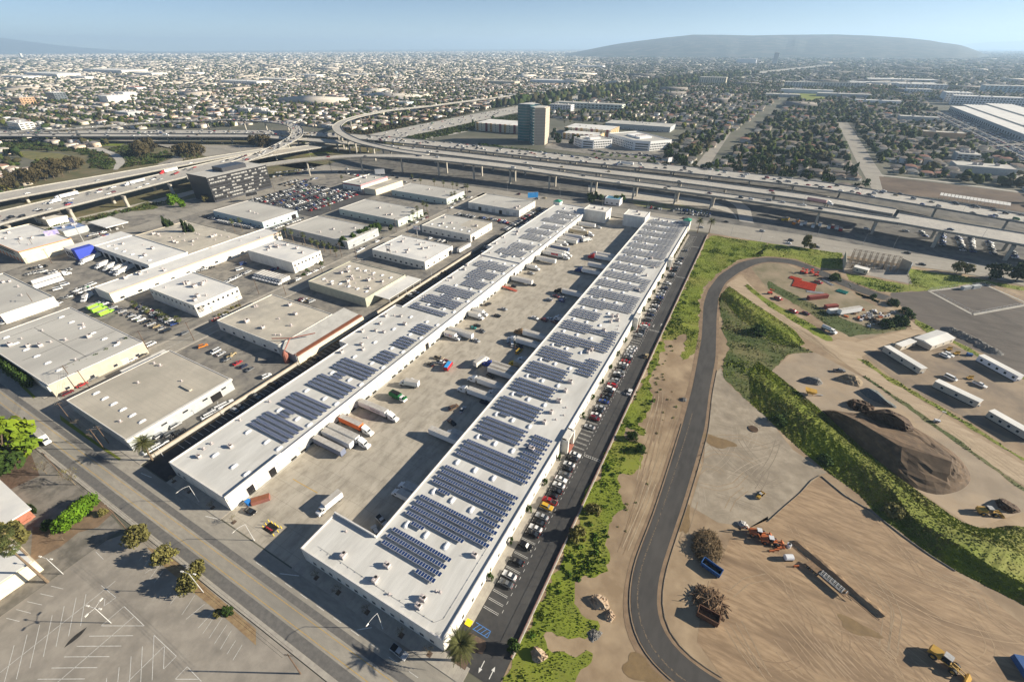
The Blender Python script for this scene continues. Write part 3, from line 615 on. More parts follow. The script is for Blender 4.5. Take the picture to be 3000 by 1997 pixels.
b.build('roof_seam', m_rub, G2)
G3 = building('white two-storey block with a row of small square black windows', -330,112.5,-280,141,8, m_wallw, m_rw, .5, S=11, E=9, wz=5.2, ww=1.3, wh=1.3, units=(0,8,3), seed=3)
for i in range(5): wallbox(G3, 'louvre', 'E', .6, 4.2, 3.2+.8*i, 3.5+.8*i, 50, .35, m_dark)
G4 = building('long narrow white building with peach trim facing the small palms', -368,97.5,-348,226,6.5, m_wallw, m_rw, .5, E=12, ww=2.6, units=(0,4,5), seed=4)
MB().box(19.9,0,6.2,20.3,128.5,7.1).build('trim', mat('peach_trim', (.66,.46,.34)), G4)
G5 = building('white parcel depot with a blue corner entrance and truck bays', -451,133.5,-372,161.5,7, m_wallw, m_rw, .6, doors=[('S',6+9*i,6,4.2,'open') for i in range(8)], units=(6,3,3), seed=5)
MB().box(-19,-13,-.05,-.03,28,7.3).build('entrance_hall', m_wallf, G5); MB().box(-18.7,-12.7,7.28,-.2,27.7,7.36).build('roof', m_rw, G5)
MB().box(-4,-13.2,0,2,-1,8.8).build('blue_corner', mat('deep_blue_panel', (.05,.08,.45)), G5)
for i in range(4): wallbox(G5, 'hall_glazing', 'S', -17+4*i, -14+4*i, 1, 4.8, -13, .1, m_glass)
G5b = building('grey flat-roofed rear hall cluttered with ducts behind the depot', -451,161.8,-368.2,206,6.2, m_wt, m_rd, .4, units=(0,9,12), seed=6)
G6 = building('white and orange storage building with black window bands', -556,98,-480,131,9, m_wc, m_rw, .7, E=0, units=(0,5,2), seed=7)
mo = mat('orange_paint', (.75,.20,.05))
for z in (5.2,6.9): wallbox(G6, 'window_band', 'S', 3, 64, z, z+.9, 0, .1, m_dark)
for i in range(11): wallbox(G6, 'orange_door', 'S', 3+6.6*i, 5.6+6.6*i, .2, 3, 0, .1, mo)
wallbox(G6, 'orange_cornice', 'S', 0, 76, 9.2, 9.75, 0, .12, mo); wallbox(G6, 'orange_cornice', 'E', 0, 33, 9.2, 9.75, 76, .12, mo)
G7 = building('white shop building with blue squares painted on its front', -452,53,-376,79,6, m_wallw, m_rg, .5, units=(0,4,3), seed=8)
for i in range(7): wallbox(G7, 'blue_square', 'S', 6+9.5*i, 9.4+9.5*i, 1.5, 4.6, 0, .06, mat('flag_blue', (.06,.07,.4)))
for z in (3.,3.8,4.6): wallbox(G7, 'red_stripe', 'S', 70, 75, z, z+.3, 0, .06, mat('stripe_red', (.6,.1,.08)))
G8 = building('pale blue walled warehouse next to the crowded car lot', -460,236,-386,274,6, m_wb, m_rg, .25, S=6, E=5, units=(0,1,2), seed=9, doors=[('E',33,5,4,'open')])
G9 = building('large grey-roofed warehouse shaded by a row of round trees', -354,236,-280,272,6.5, m_wg, m_rg, .3, S=8, E=3, units=(0,2,2), seed=10)
MB().box(28,36.2,2.6,46,44,3).build('canopy', m_rw, G9)
G10 = building('grey-roofed pale green warehouse with palms at its corner', -355,298,-280,335,6, mat('pale_green_wall', (.55,.60,.52), (.48,.53,.46), .4), m_rg, .25, S=7, E=4, units=(0,3,1), seed=11)
G11 = building('light grey warehouse facing the freeway frontage, palms along one side', -355,375,-280,409,6, mat('grey_green_wall', (.50,.55,.50), (.44,.48,.44), .4), m_rg, .25, S=7, E=5, units=(0,1,3), seed=12)
G12 = building('dealership building with a pink stepped parapet beside the car lot', -426,371,-397,416,6.5, m_wallw, m_rg, .9, S=3, E=2, units=(0,4,2), seed=13)
wallbox(G12, 'pink_fascia', 'E', 0, 45, 5.7, 7.5, 29, .15, mat('pink_fascia', (.62,.28,.30))); wallbox(G12, 'red_fascia', 'S', 0, 29, 5.6, 6.6, 0, .15, mat('red_fascia', (.40,.06,.08)))
G12b = building('blank cream side hall attached beside the pink dealership', -388,367,-371,413,6, m_wc, m_rd, .4, seed=14)
G13 = building('white roll-door workshop in front of the freeway billboard', -253,375,-194,411,6.2, m_wallw, m_rg, .4, doors=[('S',6+8*i,3.6,3.6,'open' if i % 3 == 1 else 'shut') for i in range(7)], units=(0,3,2), seed=15, E=3)
G14 = building('white building with a tan patch on its grey roof', -252,297,-200,333,6, m_wallw, m_rg, .35, S=8, E=3, units=(6,4,6), seed=16, doors=[('E',4,3.5,3.6,'open')])
MB().box(30,16,6.05,51,35,6.09).build('roof_patch', m_rd, G14)
G15 = building('bright white flat-roofed factory with low windows and gas pipes', -251.5,234,-199.6,270,6, m_wallw, m_rw, .4, S=10, E=5, units=(0,7,7), seed=17, doors=[('E',32,4,3.6,'open')])
G16 = building('dusty tan workshop whose roof bristles with many vents', -250,171,-198,210,6, mat('old_green_wall', (.46,.46,.36), (.38,.38,.3), .4), m_rd, .4, S=0, units=(12,8,24), seed=18)
MB().box(52,8,4.6,64,41,4.9).build('lean_to_roof', m_rw, G16)
for y in (9,17,25,33,40): MB().box(63.4,y,-.03,63.7,y+.3,4.6).build('post', m_metal, G16)
G17 = building('broad tan-roofed mill with a rusty gutter strip and corrugated lean-to', -255,110,-201,147,6.2, m_wallw, m_rd, .35, S=6, units=(0,4,6), seed=19)
b = MB(); b.add([(54.05,-1,6.3),(69,-1,4.4),(69,46,4.4),(54.05,46,6.3),(54.05,-1,0),(69,-1,0),(69,46,0),(54.05,46,0)],[(0,1,2,3),(4,5,1,0),(5,6,2,1),(6,7,3,2)]); b.build('corrugated_lean_to', lines_over(mat('corrugated_iron', (.52,.51,.47), (.42,.41,.38), .3), 1/.6, 1, (.38,.37,.35), .2, .7), G17)
MB().box(66.2,-.8,4.45,68.8,45.8,4.95).build('rusty_gutter', mat('rust', (.27,.10,.05), (.2,.08,.045), .6), G17); MB().box(68.9,-1.2,-.02,69.3,46,3.8).build('cream_wall', m_wc, G17)
b = MB(); b.tube((62,-3,0),(62,-3,5),1.5,10); b.tube((62,-3,5),(62,-3,7),1.5,10,0,.4); b.tube((62,-3,6.6),(56,6,8),.3,6); b.tube((56,6,8),(48,1,8.2),.3,6); b.tube((56,6,8),(64,16,8),.3,6)
b.build('dust_collector', mat('rust_red', (.32,.13,.09), (.25,.1,.08), .6), G17)
G18 = building('white truck depot with a row of small dark upper windows', -332,184,-281,210,8, m_wallw, m_rw, .5, E=8, wz=5, ww=1.3, wh=1.3, units=(0,9,3), seed=20)
# black glass office block by the freeway
OB = thing('office_block', 'black panelled office block with louvred window bands beside the freeway', 'office', (-540,265,0)); 
m_bk = mat('black_cladding', (.028,.028,.030), (.02,.02,.022), .5, rough=.4); m_bk2 = mat('black_side', (.05,.052,.06), rough=.35)
MB().box(0,0,-.05,35,70,25.5).build('wall', [m_bk2], OB); MB().box(.4,.4,25.45,34.6,69.6,25.6).build('roof', m_rg, OB)
MB().box(8,24,25.6,26,52,30).build('penthouse', m_bk2, OB); MB().box(0,-.4,25.5,35,.2,26.4).build('parapet', m_bk, OB)
rr = random.Random(5)
for fl in range(7):
    z = 2.2+3.35*fl
    f = wallbox(OB, 'floor_band', 'E', .6, 69.4, z, z+1.9, 35, .25, m_bk)
    y = 1.5
    while y < 67:
        w = rr.uniform(1.2, 4.5)
        if rr.random() < .6: wallbox(f, 'blind', 'E', y, min(68.5, y+w), z+.25, z+1.65, 35.15, .16, mat('window_blind', (.42,.41,.38), (.2,.2,.2), 1.2))
        y += w+.5
    wallbox(OB, 'ledge', 'E', 0, 70, z+2.2, z+2.7, 35, .7, m_bk)
# glass tower
TW = thing('office_tower', 'tall office tower with curved green glass front and beige panelled side', 'tower', (-356,744,0), R_(-28))
m_gl = mat('green_glass', (.025,.13,.14), (.04,.17,.18), .08, rough=.12, spec=.7)
lines_over(m_gl, 1/2.4, 0, (.10,.16,.16), .12, .8); lines_over(m_gl, 1/4.4, 2, (.40,.42,.40), .35, .9)
m_bp = mat('beige_panel', (.47,.39,.31), (.43,.36,.29), .3); lines_over(m_bp, 1/4.4, 2, (.62,.55,.46), .4, .9); lines_over(m_bp, 1/1.1, 2, (.40,.33,.27), .08, .5)
Hh = 57
MB().prism([(-2,-8),(18,-16),(29,0),(12,22),(-8,16)], -.05, Hh-1.5).build('wall', m_bp, TW)
cv = [(-34+24*math.cos(a), 12+24*math.sin(a)) for a in np.linspace(R_(-90), R_(-10), 12)]
MB().prism([(-34,-12)]+cv[1:]+[(-4,16),(-34,20)], -.05, Hh).build('curved_glass', m_gl, TW)
MB().prism([(-11.2,-3),(-2.3,-9.0),(17.9,-16.3),(16,-12),(-8,12)], -.04, Hh-1).build('glass_front', m_gl, TW)
MB().prism([(14.5,-15.4),(18.2,-16.6),(19,-15),(15,-13.5)], -.03, Hh-.5).build('corner_glazing', lines_over(mat('corner_glass', (.03,.1,.11), rough=.15), 1/4.4, 2, (.6,.6,.56), 1.2, 1.), TW)
MB().prism([(-32,-8)]+[(x*.94-2, y*.94) for x, y in cv[1:]]+[(-6,14),(-32,17)], Hh, Hh+1.2).build('roof', m_cap, TW)
MB().prism([(0,-6),(16,-13),(26,0),(11,19),(-6,14)], Hh-1.5, Hh-.9).build('roof', m_rg, TW)
# white ribbon-window offices
m_ww = mat('bright_white_wall', (.84,.83,.80))
def white_office(label, x0, y0, x1, y1, h, cut, rz):
    X, Y = x1-x0, y1-y0; c, s = math.cos(rz), math.sin(rz); t = thing('office_building', label, 'office', ((x0+x1)/2-c*X/2+s*Y/2, (y0+y1)/2-s*X/2-c*Y/2, 0), rz)
    P = [(cut,0),(X,0),(X,Y),(0,Y),(0,cut)]
    MB().prism(P, -.05, h).build('wall', m_ww, t); MB().sheet([(p[0]*.97+X*.015, p[1]*.97+Y*.015) for p in P], h+.03).build('roof', m_rg, t)
    roof_ring(MB(), P, .4, h-.01, h+.9).build('parapet', m_ww, t)
    MB().box(X*.3,Y*.3,h+.03,X*.7,Y*.7,h+2.4).build('plant_screen', m_ww, t)
    for i in range(6): roofitem(t, ME_AC, X*(.35+.06*i), Y*.45, h+2.4, 0, 1.3)
    for fl in range(int(h//3.6)):
        z = 1.2+3.6*fl
        for i in range(int((X-cut)/3.2)): window_on(t, 'S', cut+1.8+3.2*i, z, 2.2, 1.9, 0, m_ww)
        for i in range(int(Y/5)): (window_on(t, 'E', 2.5+5*i, z, 4.0, 1.7, X, m_ww), window_on(t, 'W', 2.5+5*i, z, 2.6, 1.7, 0, m_ww) if 2.5+5*i > cut+1.5 else 0)
        c = cut*.707
        q = MB(); n = (-.7071,-.7071)
        q.add([(cut*.9+n[0]*.08,cut*.1+n[1]*.08,z),(cut*.1+n[0]*.08,cut*.9+n[1]*.08,z),(cut*.1+n[0]*.08,cut*.9+n[1]*.08,z+1.7),(cut*.9+n[0]*.08,cut*.1+n[1]*.08,z+1.7)],[(0,1,2,3)]); q.build('window_band', m_glass, t)
    return t
white_office('small white office with black ribbon windows beside the tower', -280,738,-232,782,11.5, 14, R_(48))
white_office('larger white office with black ribbon windows next to the car park', -219,752,-160,846,13.5, 18, R_(50))
# apartments with orange details
def apartments(label, x0, y0, x1, y1, h, mw, nb, seed):
    t = thing('apartment_block', label, 'apartments', (x0, y0, 0)); X, Y = x1-x0, y1-y0; r = random.Random(seed)
    MB().box(0,0,-.05,X,Y,h).build('wall', mw, t); MB().box(.5,.5,h-.02,X-.5,Y-.5,h+.1).build('roof', m_rw, t)
    mo_ = mat('ochre_stucco', (.62,.38,.15), (.55,.34,.14), .4)
    for i in range(nb):
        x = X*(i+.5)/nb; MB().box(x-2.2,-1.2,-.03,x+2.2,.1,h+.7).build('bay', [mo_, m_wc, mat('maroon_stucco', (.25,.08,.08))][i % 3], t)
        for fl in range(int(h//3.2)): wallbox(t, 'window', 'S', x-1, x+1, 1+3.2*fl, 2.4+3.2*fl, -1.2, .06, m_glass)
        y = Y*(i+.5)/nb; MB().box(X-.1,y-1.6,-.03,X+1,y+1.6,h+.6).build('bay', [m_wc, mo_][i % 2], t)
    return t
apartments('long cream and ochre apartment block left of the glass tower', -520,812,-405,870,14, m_wc, 11, 1)
apartments('low ochre apartment block right of the glass tower', -345,850,-255,905,12, m_wc, 9, 2)
apartments('white parking structure and flats behind the small white office', -330,806,-262,838,9, m_wallf, 8, 3)
building('long low grey school building beyond the white offices', -300,960,-170,1010,9, m_wg, m_rg, .4, S=14, units=(0,6,4), seed=40, name='school_building')
# petrol station, small shops and canopies in the left corner
ps = thing('petrol_station', 'petrol station canopy roof on posts near the freeway ramp', 'petrol station', (*Tc(1020,1150),0))
MB().box(-16,-9,4.6,16,9,5.4).build('canopy', m_rw, ps)
for x in (-11,0,11):
    for y in (-5,5): MB().box(x-.3,y-.3,-.03,x+.3,y+.3,4.6).build('post', m_metal, ps)
    MB().box(x-.8,-1,-.03,x+.8,1,1.6).build('pump', m_metal, ps)
building('small shop with a blue patch on its roof by the petrol station', Tc(640,1190)[0]-8,Tc(640,1190)[1]-8,Tc(640,1190)[0]+14,Tc(640,1190)[1]+10,5, m_wg, mat('blue_roof_patch', (.1,.22,.5), (.4,.4,.4), .15), .4, S=3, units=(0,3,0), seed=41, name='shop')
building('white shop with an arched front behind the storage building', Tc(350,1150)[0]-20,Tc(350,1150)[1]+6,Tc(350,1150)[0]+8,Tc(350,1150)[1]+22,6, m_wallw, m_rw, .5, S=3, units=(0,4,0), seed=42, name='shop')
# bottom-left corner buildings
bb = thing('brick_building', 'brick-walled building with white roof and clipped hedge by the driveway', 'building', (-232,-8,0))
m_br = mat('red_brick_wall', (.42,.17,.11), (.34,.14,.09), 1.5)
px, py = Te(115,1340,4)[0]+232, Te(115,1340,4)[1]+8; qx, qy = Te(265,1230,4)[0]+232, Te(265,1230,4)[1]+8
MB().box(-30,py-14,-.05,qx,qy,4).build('wall', m_br, bb); MB().box(-30.5,py-14.5,4,qx+.6,qy+.6,4.5).build('roof', m_rw, bb)
for k in range(2): roofitem(bb, ME_AC, qx-9-6*k, qy-6, 4.5)
MB().box(qx+.02,py-2,-.03,qx+.4,qy-1,1.).build('brick_plinth', m_br, bb)
wb = thing('white_building', 'cream corner building with pale blue-white roof beside the tall palms', 'building', (0,0,0))
p = Tm(240,440,5); MB().box(p[0]-40,p[1]-34,-.05,p[0]+3,p[1]+1,5).build('wall', m_wc, wb); MB().box(p[0]-40,p[1]-34.,4.98,p[0]+2.5,p[1]+.6,5.12).build('roof', m_rw, wb)
# ------------------------------------------------------------------ vehicle prototypes (x forward)
m_carp = mat('car_paint', (1,1,1), objcol=True, rough=.28, spec=.5); m_trkp = mat('truck_paint', (1,1,1), objcol=True, rough=.5)
m_lamp = mat('lamp_glass', (.75,.72,.65), rough=.2); m_tail = mat('tail_lamp', (.4,.02,.02), rough=.3); m_chr = mat('dull_chrome', (.5,.5,.5), rough=.3, metal=.6)
def extr(b, prof, w, m=0, wt=None, zt=None):
    "side profile (x,z) extruded to half-width w, pulled in to wt above zt"
    n = len(prof); f = lambda z: w if (zt is None or z < zt) else wt
    v = [(x, -f(z), z) for x, z in prof]+[(x, f(z), z) for x, z in prof]
    return b.add(v, [(i, n+i, n+(i+1) % n, (i+1) % n) for i in range(n)]+[tuple(range(n)), tuple(range(2*n-1, n-1, -1))], m)
CARS = {
 'sedan': dict(body=[(-2.32,.34),(2.22,.34),(2.34,.55),(2.25,.74),(1.0,.95),(-1.55,1.0),(-2.25,.97),(-2.36,.62)], cab=[(1.05,.93),(.25,1.40),(-.85,1.42),(-1.75,.98)], roof=(.2,-.82,1.40), w=.9, wb=(1.38,-1.38)),
 'hatchback': dict(body=[(-1.98,.34),(1.92,.34),(2.02,.55),(1.95,.78),(.85,1.0),(-1.6,1.05),(-1.95,1.0),(-2.02,.6)], cab=[(.95,.98),(.25,1.48),(-1.2,1.5),(-1.92,1.02)], roof=(.2,-1.2,1.48), w=.87, wb=(1.25,-1.22)),
 'suv': dict(body=[(-2.3,.4),(2.25,.4),(2.36,.62),(2.3,.95),(1.0,1.12),(-2.2,1.15),(-2.36,1.05),(-2.36,.6)], cab=[(1.1,1.1),(.45,1.70),(-1.75,1.74),(-2.28,1.13)], roof=(.42,-1.8,1.72), w=.95, wb=(1.42,-1.42)),
 'van': dict(body=[(-2.6,.42),(2.4,.42),(2.55,.7),(2.45,1.05),(1.8,1.2),(-2.55,1.2),(-2.65,.8)], cab=[(1.95,1.18),(1.1,1.98),(-2.45,2.02),(-2.6,1.18)], roof=(1.1,-2.5,2.0), w=.98, wb=(1.65,-1.6)),
 'pickup': dict(body=[(-2.75,.48),(2.65,.48),(2.78,.7),(2.7,1.0),(1.3,1.15),(-.75,1.15),(-2.75,1.12)], cab=[(1.35,1.13),(.75,1.75),(-.45,1.78),(-.75,1.13)], roof=(.72,-.5,1.76), w=.98, wb=(1.75,-1.65)),
}
def car_bits(k):
    d = CARS[k]; w = d['w']; B_ = MB(); extr(B_, d['body'], w, 0, w*.96, .8)
    x0, x1, zr = d['roof']; B_.box(x1,-w*.7,zr,x0,w*.7,zr+.05)
    for s in (-1, 1): B_.add([(x0,s*w*.70,zr),(x0+.09,s*w*.70,zr),(d['cab'][0][0],s*w*.9,d['cab'][0][1]),(d['cab'][0][0]-.12,s*w*.9,d['cab'][0][1])],[(0,1,2,3)])
    if k == 'pickup': B_.box(-2.66,-w*.86,1.0,-.85,w*.86,1.16,1)
    G = MB(); extr(G, d['cab'], w*.93, 0, w*.74, d['cab'][0][1]+.15)
    Wh = MB().tube((0,-.11,0),(0,.11,0),.33,12).tube((0,-.125,0),(0,.125,0),.17,8,1)
    Li = MB()
    return B_, G, Wh, d
MEC = {}
for k in CARS:
    B_, G, Wh, d = car_bits(k)
    zf = d['body'][2][1]; xf = d['body'][2][0]; xr = d['body'][-1][0]
    hl = MB().box(xf-.16,-.3,-.07,xf+.03,.3,.09); tl = MB().box(-.05,-.18,-.08,.06,.18,.1)
    MEC[k] = (B_.mesh('body', [m_carp, m_rub]), G.mesh('windows', [m_glass]), Wh.mesh('wheel', [m_rub, m_chr]), MB().box(-.1,-.22,-.07,.04,.22,.08).mesh('headlight', [m_lamp]), tl.mesh('tail_light', [m_tail]))
    one = MB(); one.add(B_.v, B_.f, 0); one.m[:len(B_.m)] = [0 if q == 0 else 2 for q in B_.m]; one.add(G.v, G.f, 1)
    for x in d['wb']:
        for y in (-d['w']+.1, d['w']-.1): one.tube((x,y-.1,.32),(x,y+.1,.32),.33,8,2)
    MEC[k+'1'] = one.mesh('car', [m_carp, m_glass, m_rub])
KINDN = {'sedan':'car','hatchback':'car','suv':'car','van':'van','pickup':'pickup_truck'}
CN = {'white':(.78,.78,.77),'silver':(.42,.43,.44),'grey':(.16,.165,.17),'black':(.012,.012,.014),'red':(.38,.02,.025),'maroon':(.12,.012,.018),'blue':(.03,.07,.26),'navy':(.012,.02,.06),'gold':(.42,.33,.18),'tan':(.36,.29,.2),'teal':(.03,.22,.2),'yellow':(.62,.38,.04),'orange':(.68,.22,.03),'green':(.03,.2,.06),'lime':(.28,.62,.05),'brown':(.13,.08,.05)}
def rcol(r): return r.choices(['white','silver','grey','black','red','maroon','blue','navy','gold','tan','green'], [26,20,15,20,5,3,5,4,3,2,1])[0]
def rkind(r): return r.choices(['sedan','suv','hatchback','van','pickup'], [45,28,12,6,9])[0]
FARCARS = []; FWY = ('cars on the near viaduct','cars on the merged viaduct','cars on the second viaduct','cars on the left-hand freeway','cars on the eucalyptus deck','cars on the curved flyover')
def car(kind, cname, x, y, rz, where, group, z=0., detail=True):
    lab = f'{cname} {kind} {where}'
    nm = KINDN[kind]; cat = {'van':'van','pickup_truck':'pickup'}.get(nm, 'car')
    if not detail and group not in FWY:
        FARCARS.append((x, y, z, rz, kind, cname)); return None
    if not detail:
        return tag(obj(nm, MEC[kind+'1'], loc=(x, y, z), rz=rz, color=CN[cname]), lab, cat, group)
    d = CARS[kind]; t = thing(nm, lab, cat, (x, y, z), rz, group); M_e = MEC[kind]
    obj('body', M_e[0], t, color=CN[cname]); obj('windows', M_e[1], t)
    for a in d['wb']:
        for s in (-1, 1): obj('wheel', M_e[2], t, loc=(a, s*(d['w']-.1), .33))
    for s in (-1, 1):
        obj('headlight', M_e[3], t, loc=(d['body'][2][0]-.02, s*d['w']*.68, d['body'][2][1]+.1)); obj('tail_light', M_e[4], t, loc=(d['body'][-1][0]+.02, s*d['w']*.72, .85))
    return t
# ---- trucks
def me_wheel(r=.5, w=.3): return MB().tube((0,-w/2,0),(0,w/2,0),r,12).tube((0,-w/2-.02,0),(0,w/2+.02,0),r*.5,8,1).mesh('wheel', [m_rub, m_chr])
ME_TW = me_wheel()
def wheels(t, xs, w=1.05):
    for x in xs:
        for s in (-1, 1): obj('wheel', ME_TW, t, loc=(x, s*w, .5))
def me_cab(long_=True):
    b = MB(); extr(b, [(2.2,.55),(2.25,1.3),(2.05,1.75),(.75,1.95),(.35,2.75),(-.1,3.05),(-1.0,3.1),(-1.0,.7)] if long_ else [(1.9,.5),(1.95,1.15),(1.75,1.5),(.65,1.7),(.25,2.5),(-.9,2.55),(-.9,.6)], 1.15, 0, 1.05, 1.7)
    if long_: b.add([(-.1,-1.1,3.05),(-.1,1.1,3.05),(-2.4,1.15,3.95),(-2.4,-1.15,3.95),(-2.4,-1.15,.8),(-2.4,1.15,.8),(-1.0,-1.15,.8),(-1,1.15,.8),(-1.,-1.15,3.1),(-1,1.15,3.1)],[(0,1,2,3),(3,2,5,4),(0,3,4,6,8),(1,9,7,5,2)])
    b.box(-5.2 if long_ else -1.0,-.45,.6,-1.5 if long_ else -.8,.45,.95,1)
    return b.mesh('cab', [m_trkp, m_rub])
def me_shield(long_=True):
    b = MB()
    if long_: b.add([(.78,-.95,2.02),(.78,.95,2.02),(.42,.9,2.7),(.42,-.9,2.7)],[(0,1,2,3)]); x = (-.75,.3,1.9,2.6)
    else: b.add([(.70,-.95,1.75),(.70,.95,1.75),(.32,.9,2.42),(.32,-.9,2.42)],[(0,1,2,3)]); x = (-.6,.25,1.65,2.35)
    for s in (-1, 1): b.add([(x[0],s*1.14,x[2]),(x[1]+.2,s*1.14,x[2]),(x[1]-.1,s*1.08,x[3]),(x[0],s*1.08,x[3])],[(0,1,2,3),(3,2,1,0)])
    return b.mesh('windscreen', [m_glass])
ME_CABL, ME_CABS, ME_WSL, ME_WSS = me_cab(), me_cab(False), me_shield(), me_shield(False)
m_trtop = mat('trailer_roof', (.40,.37,.33), (.5,.48,.44), .5)
def me_box(L, z0, h, rib=False):
    b = MB(); b.box(-L,-1.28,z0,0,1.28,z0+h-.03); b.box(-L+.05,-1.22,z0+h-.03,-.05,1.22,z0+h,1); b.box(-L-.05,-1.3,z0-.15,.02,1.3,z0,2)
    if rib:
        for x in np.arange(-L+.3, -.2, .55): b.box(x,-1.33,z0+.1,x+.2,1.33,z0+h-.15)
    return b
ME_TRL = me_box(16.1, 1.25, 2.85).mesh('trailer_box', [m_trkp, m_trtop, m_rub]); ME_CON = me_box(12.2, 1.35, 2.7, True).mesh('trailer_box', [m_trkp, m_trtop, m_rub])
ME_BOX7 = me_box(7.2, 1.0, 2.6).mesh('cargo_box', [m_trkp, m_trtop, m_rub]); ME_BOX5 = me_box(5, .8, 2.3).mesh('cargo_box', [m_trkp, m_trtop, m_rub])
ME_LEG = MB().box(-.1,-.9,0,.1,-.75,1.3).box(-.1,.75,0,.1,.9,1.3).mesh('landing_leg', [m_metal])
def semi(label, x, y, rz, tcol, ccol, group=None, z=0., tractor=True, con=False, text=None):
    "origin = rear end of trailer, x forward"
    L = 12.2 if con else 16.1
    t = thing('semi_trailer' if not tractor else 'semi_truck', label, 'truck' if tractor else 'trailer', (x, y, z), rz, group)
    tb = obj('trailer_box', ME_CON if con else ME_TRL, t, loc=(L, 0, 0), color=tcol)
    wheels(t, (1.2, 2.5)); 
    if tractor:
        obj('cab', ME_CABL, t, loc=(L+3.6, 0, 0), color=ccol); obj('windscreen', ME_WSL, t, loc=(L+3.6, 0, 0)); wheels(t, (L-1.4, L-.1, L+4.9))
    else: obj('landing_leg', ME_LEG, t, loc=(L-3, 0, 0))
    if text: lettering(tb, *text)
    return t
def boxtruck(label, x, y, rz, bcol, ccol, group=None, big=True, text=None, z=0.):
    L = 7.2 if big else 5.
    t = thing('box_truck', label, 'truck', (x, y, z), rz, group)
    bx = obj('cargo_box', ME_BOX7 if big else ME_BOX5, t, loc=(L, 0, 0), color=bcol); obj('cab', ME_CABS, t, loc=(L+1.0, 0, 0), color=ccol); obj('windscreen', ME_WSS, t, loc=(L+1.0, 0, 0))
    wheels(t, (1.6, L+1.9))
    if text: lettering(bx, *text)
    return t
def lettering(parent, parts, size, x, side, z):
    "flat words on the side of a box body; parts = [(text, colour)]"
    for word, colr, dx in parts:
        cu = bpy.data.curves.new('lettering', 'FONT'); cu.body = word; cu.size = size; cu.extrude = .01; cu.align_x = 'LEFT'
        me_ = bpy.data.meshes.new_from_object(bpy.data.objects.new('tmp', cu)); me_.name = 'lettering'
        me_.materials.clear(); me_.materials.append(mat('letter_%d_%d_%d' % tuple(int(c*100) for c in colr), colr))
        o = obj('lettering', me_, parent)
        if side > 0: o.rotation_euler = (R_(90), 0, R_(180)); o.location = (x-dx, 1.34, z)
        else: o.rotation_euler = (R_(90), 0, 0); o.location = (x+dx, -1.34, z)
# ------------------------------------------------------------------ open site on the right
m_dirt = mat('site_dirt', (.39,.295,.19), (.27,.195,.12), .09, c3=(.18,.125,.08), scale3=.04, detail=10, bump=.12)
m_dirt2 = mat('graded_pad_dirt', (.40,.285,.175), (.27,.185,.11), .5, c3=(.19,.13,.08), scale3=.1, detail=10, bump=.12, stretch=(.35,1.6,1,R_(22)))
m_gdirt = mat('grey_site_dirt', (.37,.315,.24), (.28,.235,.175), .25, c3=(.21,.175,.13), scale3=.06, detail=10, bump=.1)
m_tanr = mat('haul_road_dirt', (.46,.36,.245), (.38,.29,.195), .15, c3=(.33,.25,.165), scale3=.5, stretch=(.25,1.5,1,R_(35)))
m_grav = mat('dark_gravel', (.105,.09,.078), (.14,.12,.10), .12, c3=(.085,.072,.062), scale3=.6, stretch=(.2,1.4,1,R_(-30)))
m_grass = mat('spring_grass', (.20,.24,.025), (.14,.18,.02), .12, c3=(.25,.24,.05), scale3=.03, detail=10, bump=.15)
m_dgrass = mat('rough_grass', (.08,.10,.025), (.055,.085,.018), .2, c3=(.20,.17,.075), scale3=.05, detail=10, bump=.15)
m_road = mat('fresh_road_asphalt', (.05,.048,.046), (.066,.063,.06), .4, c3=(.085,.08,.074), scale3=.05, stretch=(1,.3,1))
struct('site_soil', [(-24.2,-40),(-24.2,413),Tf(1830,1200),Tf(2352,1275),Tr(300,1330),Tr(1300,1500),Th(1800,320),Th(2352,430),(330,300),(330,-60)], -.02, m_dirt)
RL = [Tk(1700,1700),Tk(1480,1568),Tk(1200,1290),Tk(1090,1000),Tk(1082,750),Tk(1130,480),Tk(1300,50),Ti(1430,900),Ti(1560,480),Ti(1660,100),Tg(1690,1200),Tg(1745,900),Tg(1760,600),Tg(1800,470),Tg(1900,335),Tg(2080,218),Tg(2230,180),Tg(2352,167),Th(250,192),Th(450,270),Th(620,340),Th(760,400),Th(1000,490),Th(1120,525)]
RR = [Tk(2250,1720),Tk(1900,1568),Tk(1500,1280),Tk(1345,1050),Tk(1318,850),Tk(1350,580),Tk(1440,310),Ti(1560,1200),Ti(1690,770),Ti(1770,480),Ti(1810,150),Tg(1870,1100),Tg(1880,700),Tg(1900,520),Tg(1960,400),Tg(2080,310),Tg(2230,235),Tg(2352,207),Th(230,228),Th(400,300),Th(560,375),Th(700,440),Th(900,512),Th(1060,562)]
ribbon('curved_road', RL, RR, .06, m_road, 150, it=4)
sl, sr = smooth(RL, 150, 4), smooth(RR, 150, 4)
ribbon('road_shoulder', sl+(sl-sr)*.25, sl, .02, mat('shoulder_dirt', (.27,.19,.12), (.2,.14,.09), .3, bump=.1), 150, it=0)
ribbon('road_shoulder', sr, sr+(sr-sl)*.18, .02, mat('shoulder_dirt', (0,0,0)), 150, it=0)
def sandy(i0, i1, t0, t1, w=.3):
    n = i1-i0; t = np.linspace(t0, t1, n)[:, None]; C = sl[i0:i1]*(1-t)+sr[i0:i1]*t; C3 = np.c_[C, np.zeros(n)]
    ribbon('sand_track', offs(C3, w), offs(C3, -w), .066, mat('tracked_sand', (.17,.13,.09), (.055,.052,.05), 1.6, lo=.45, hi=.55), n, it=0)
sandy(1, 44, .22, .3, .2)
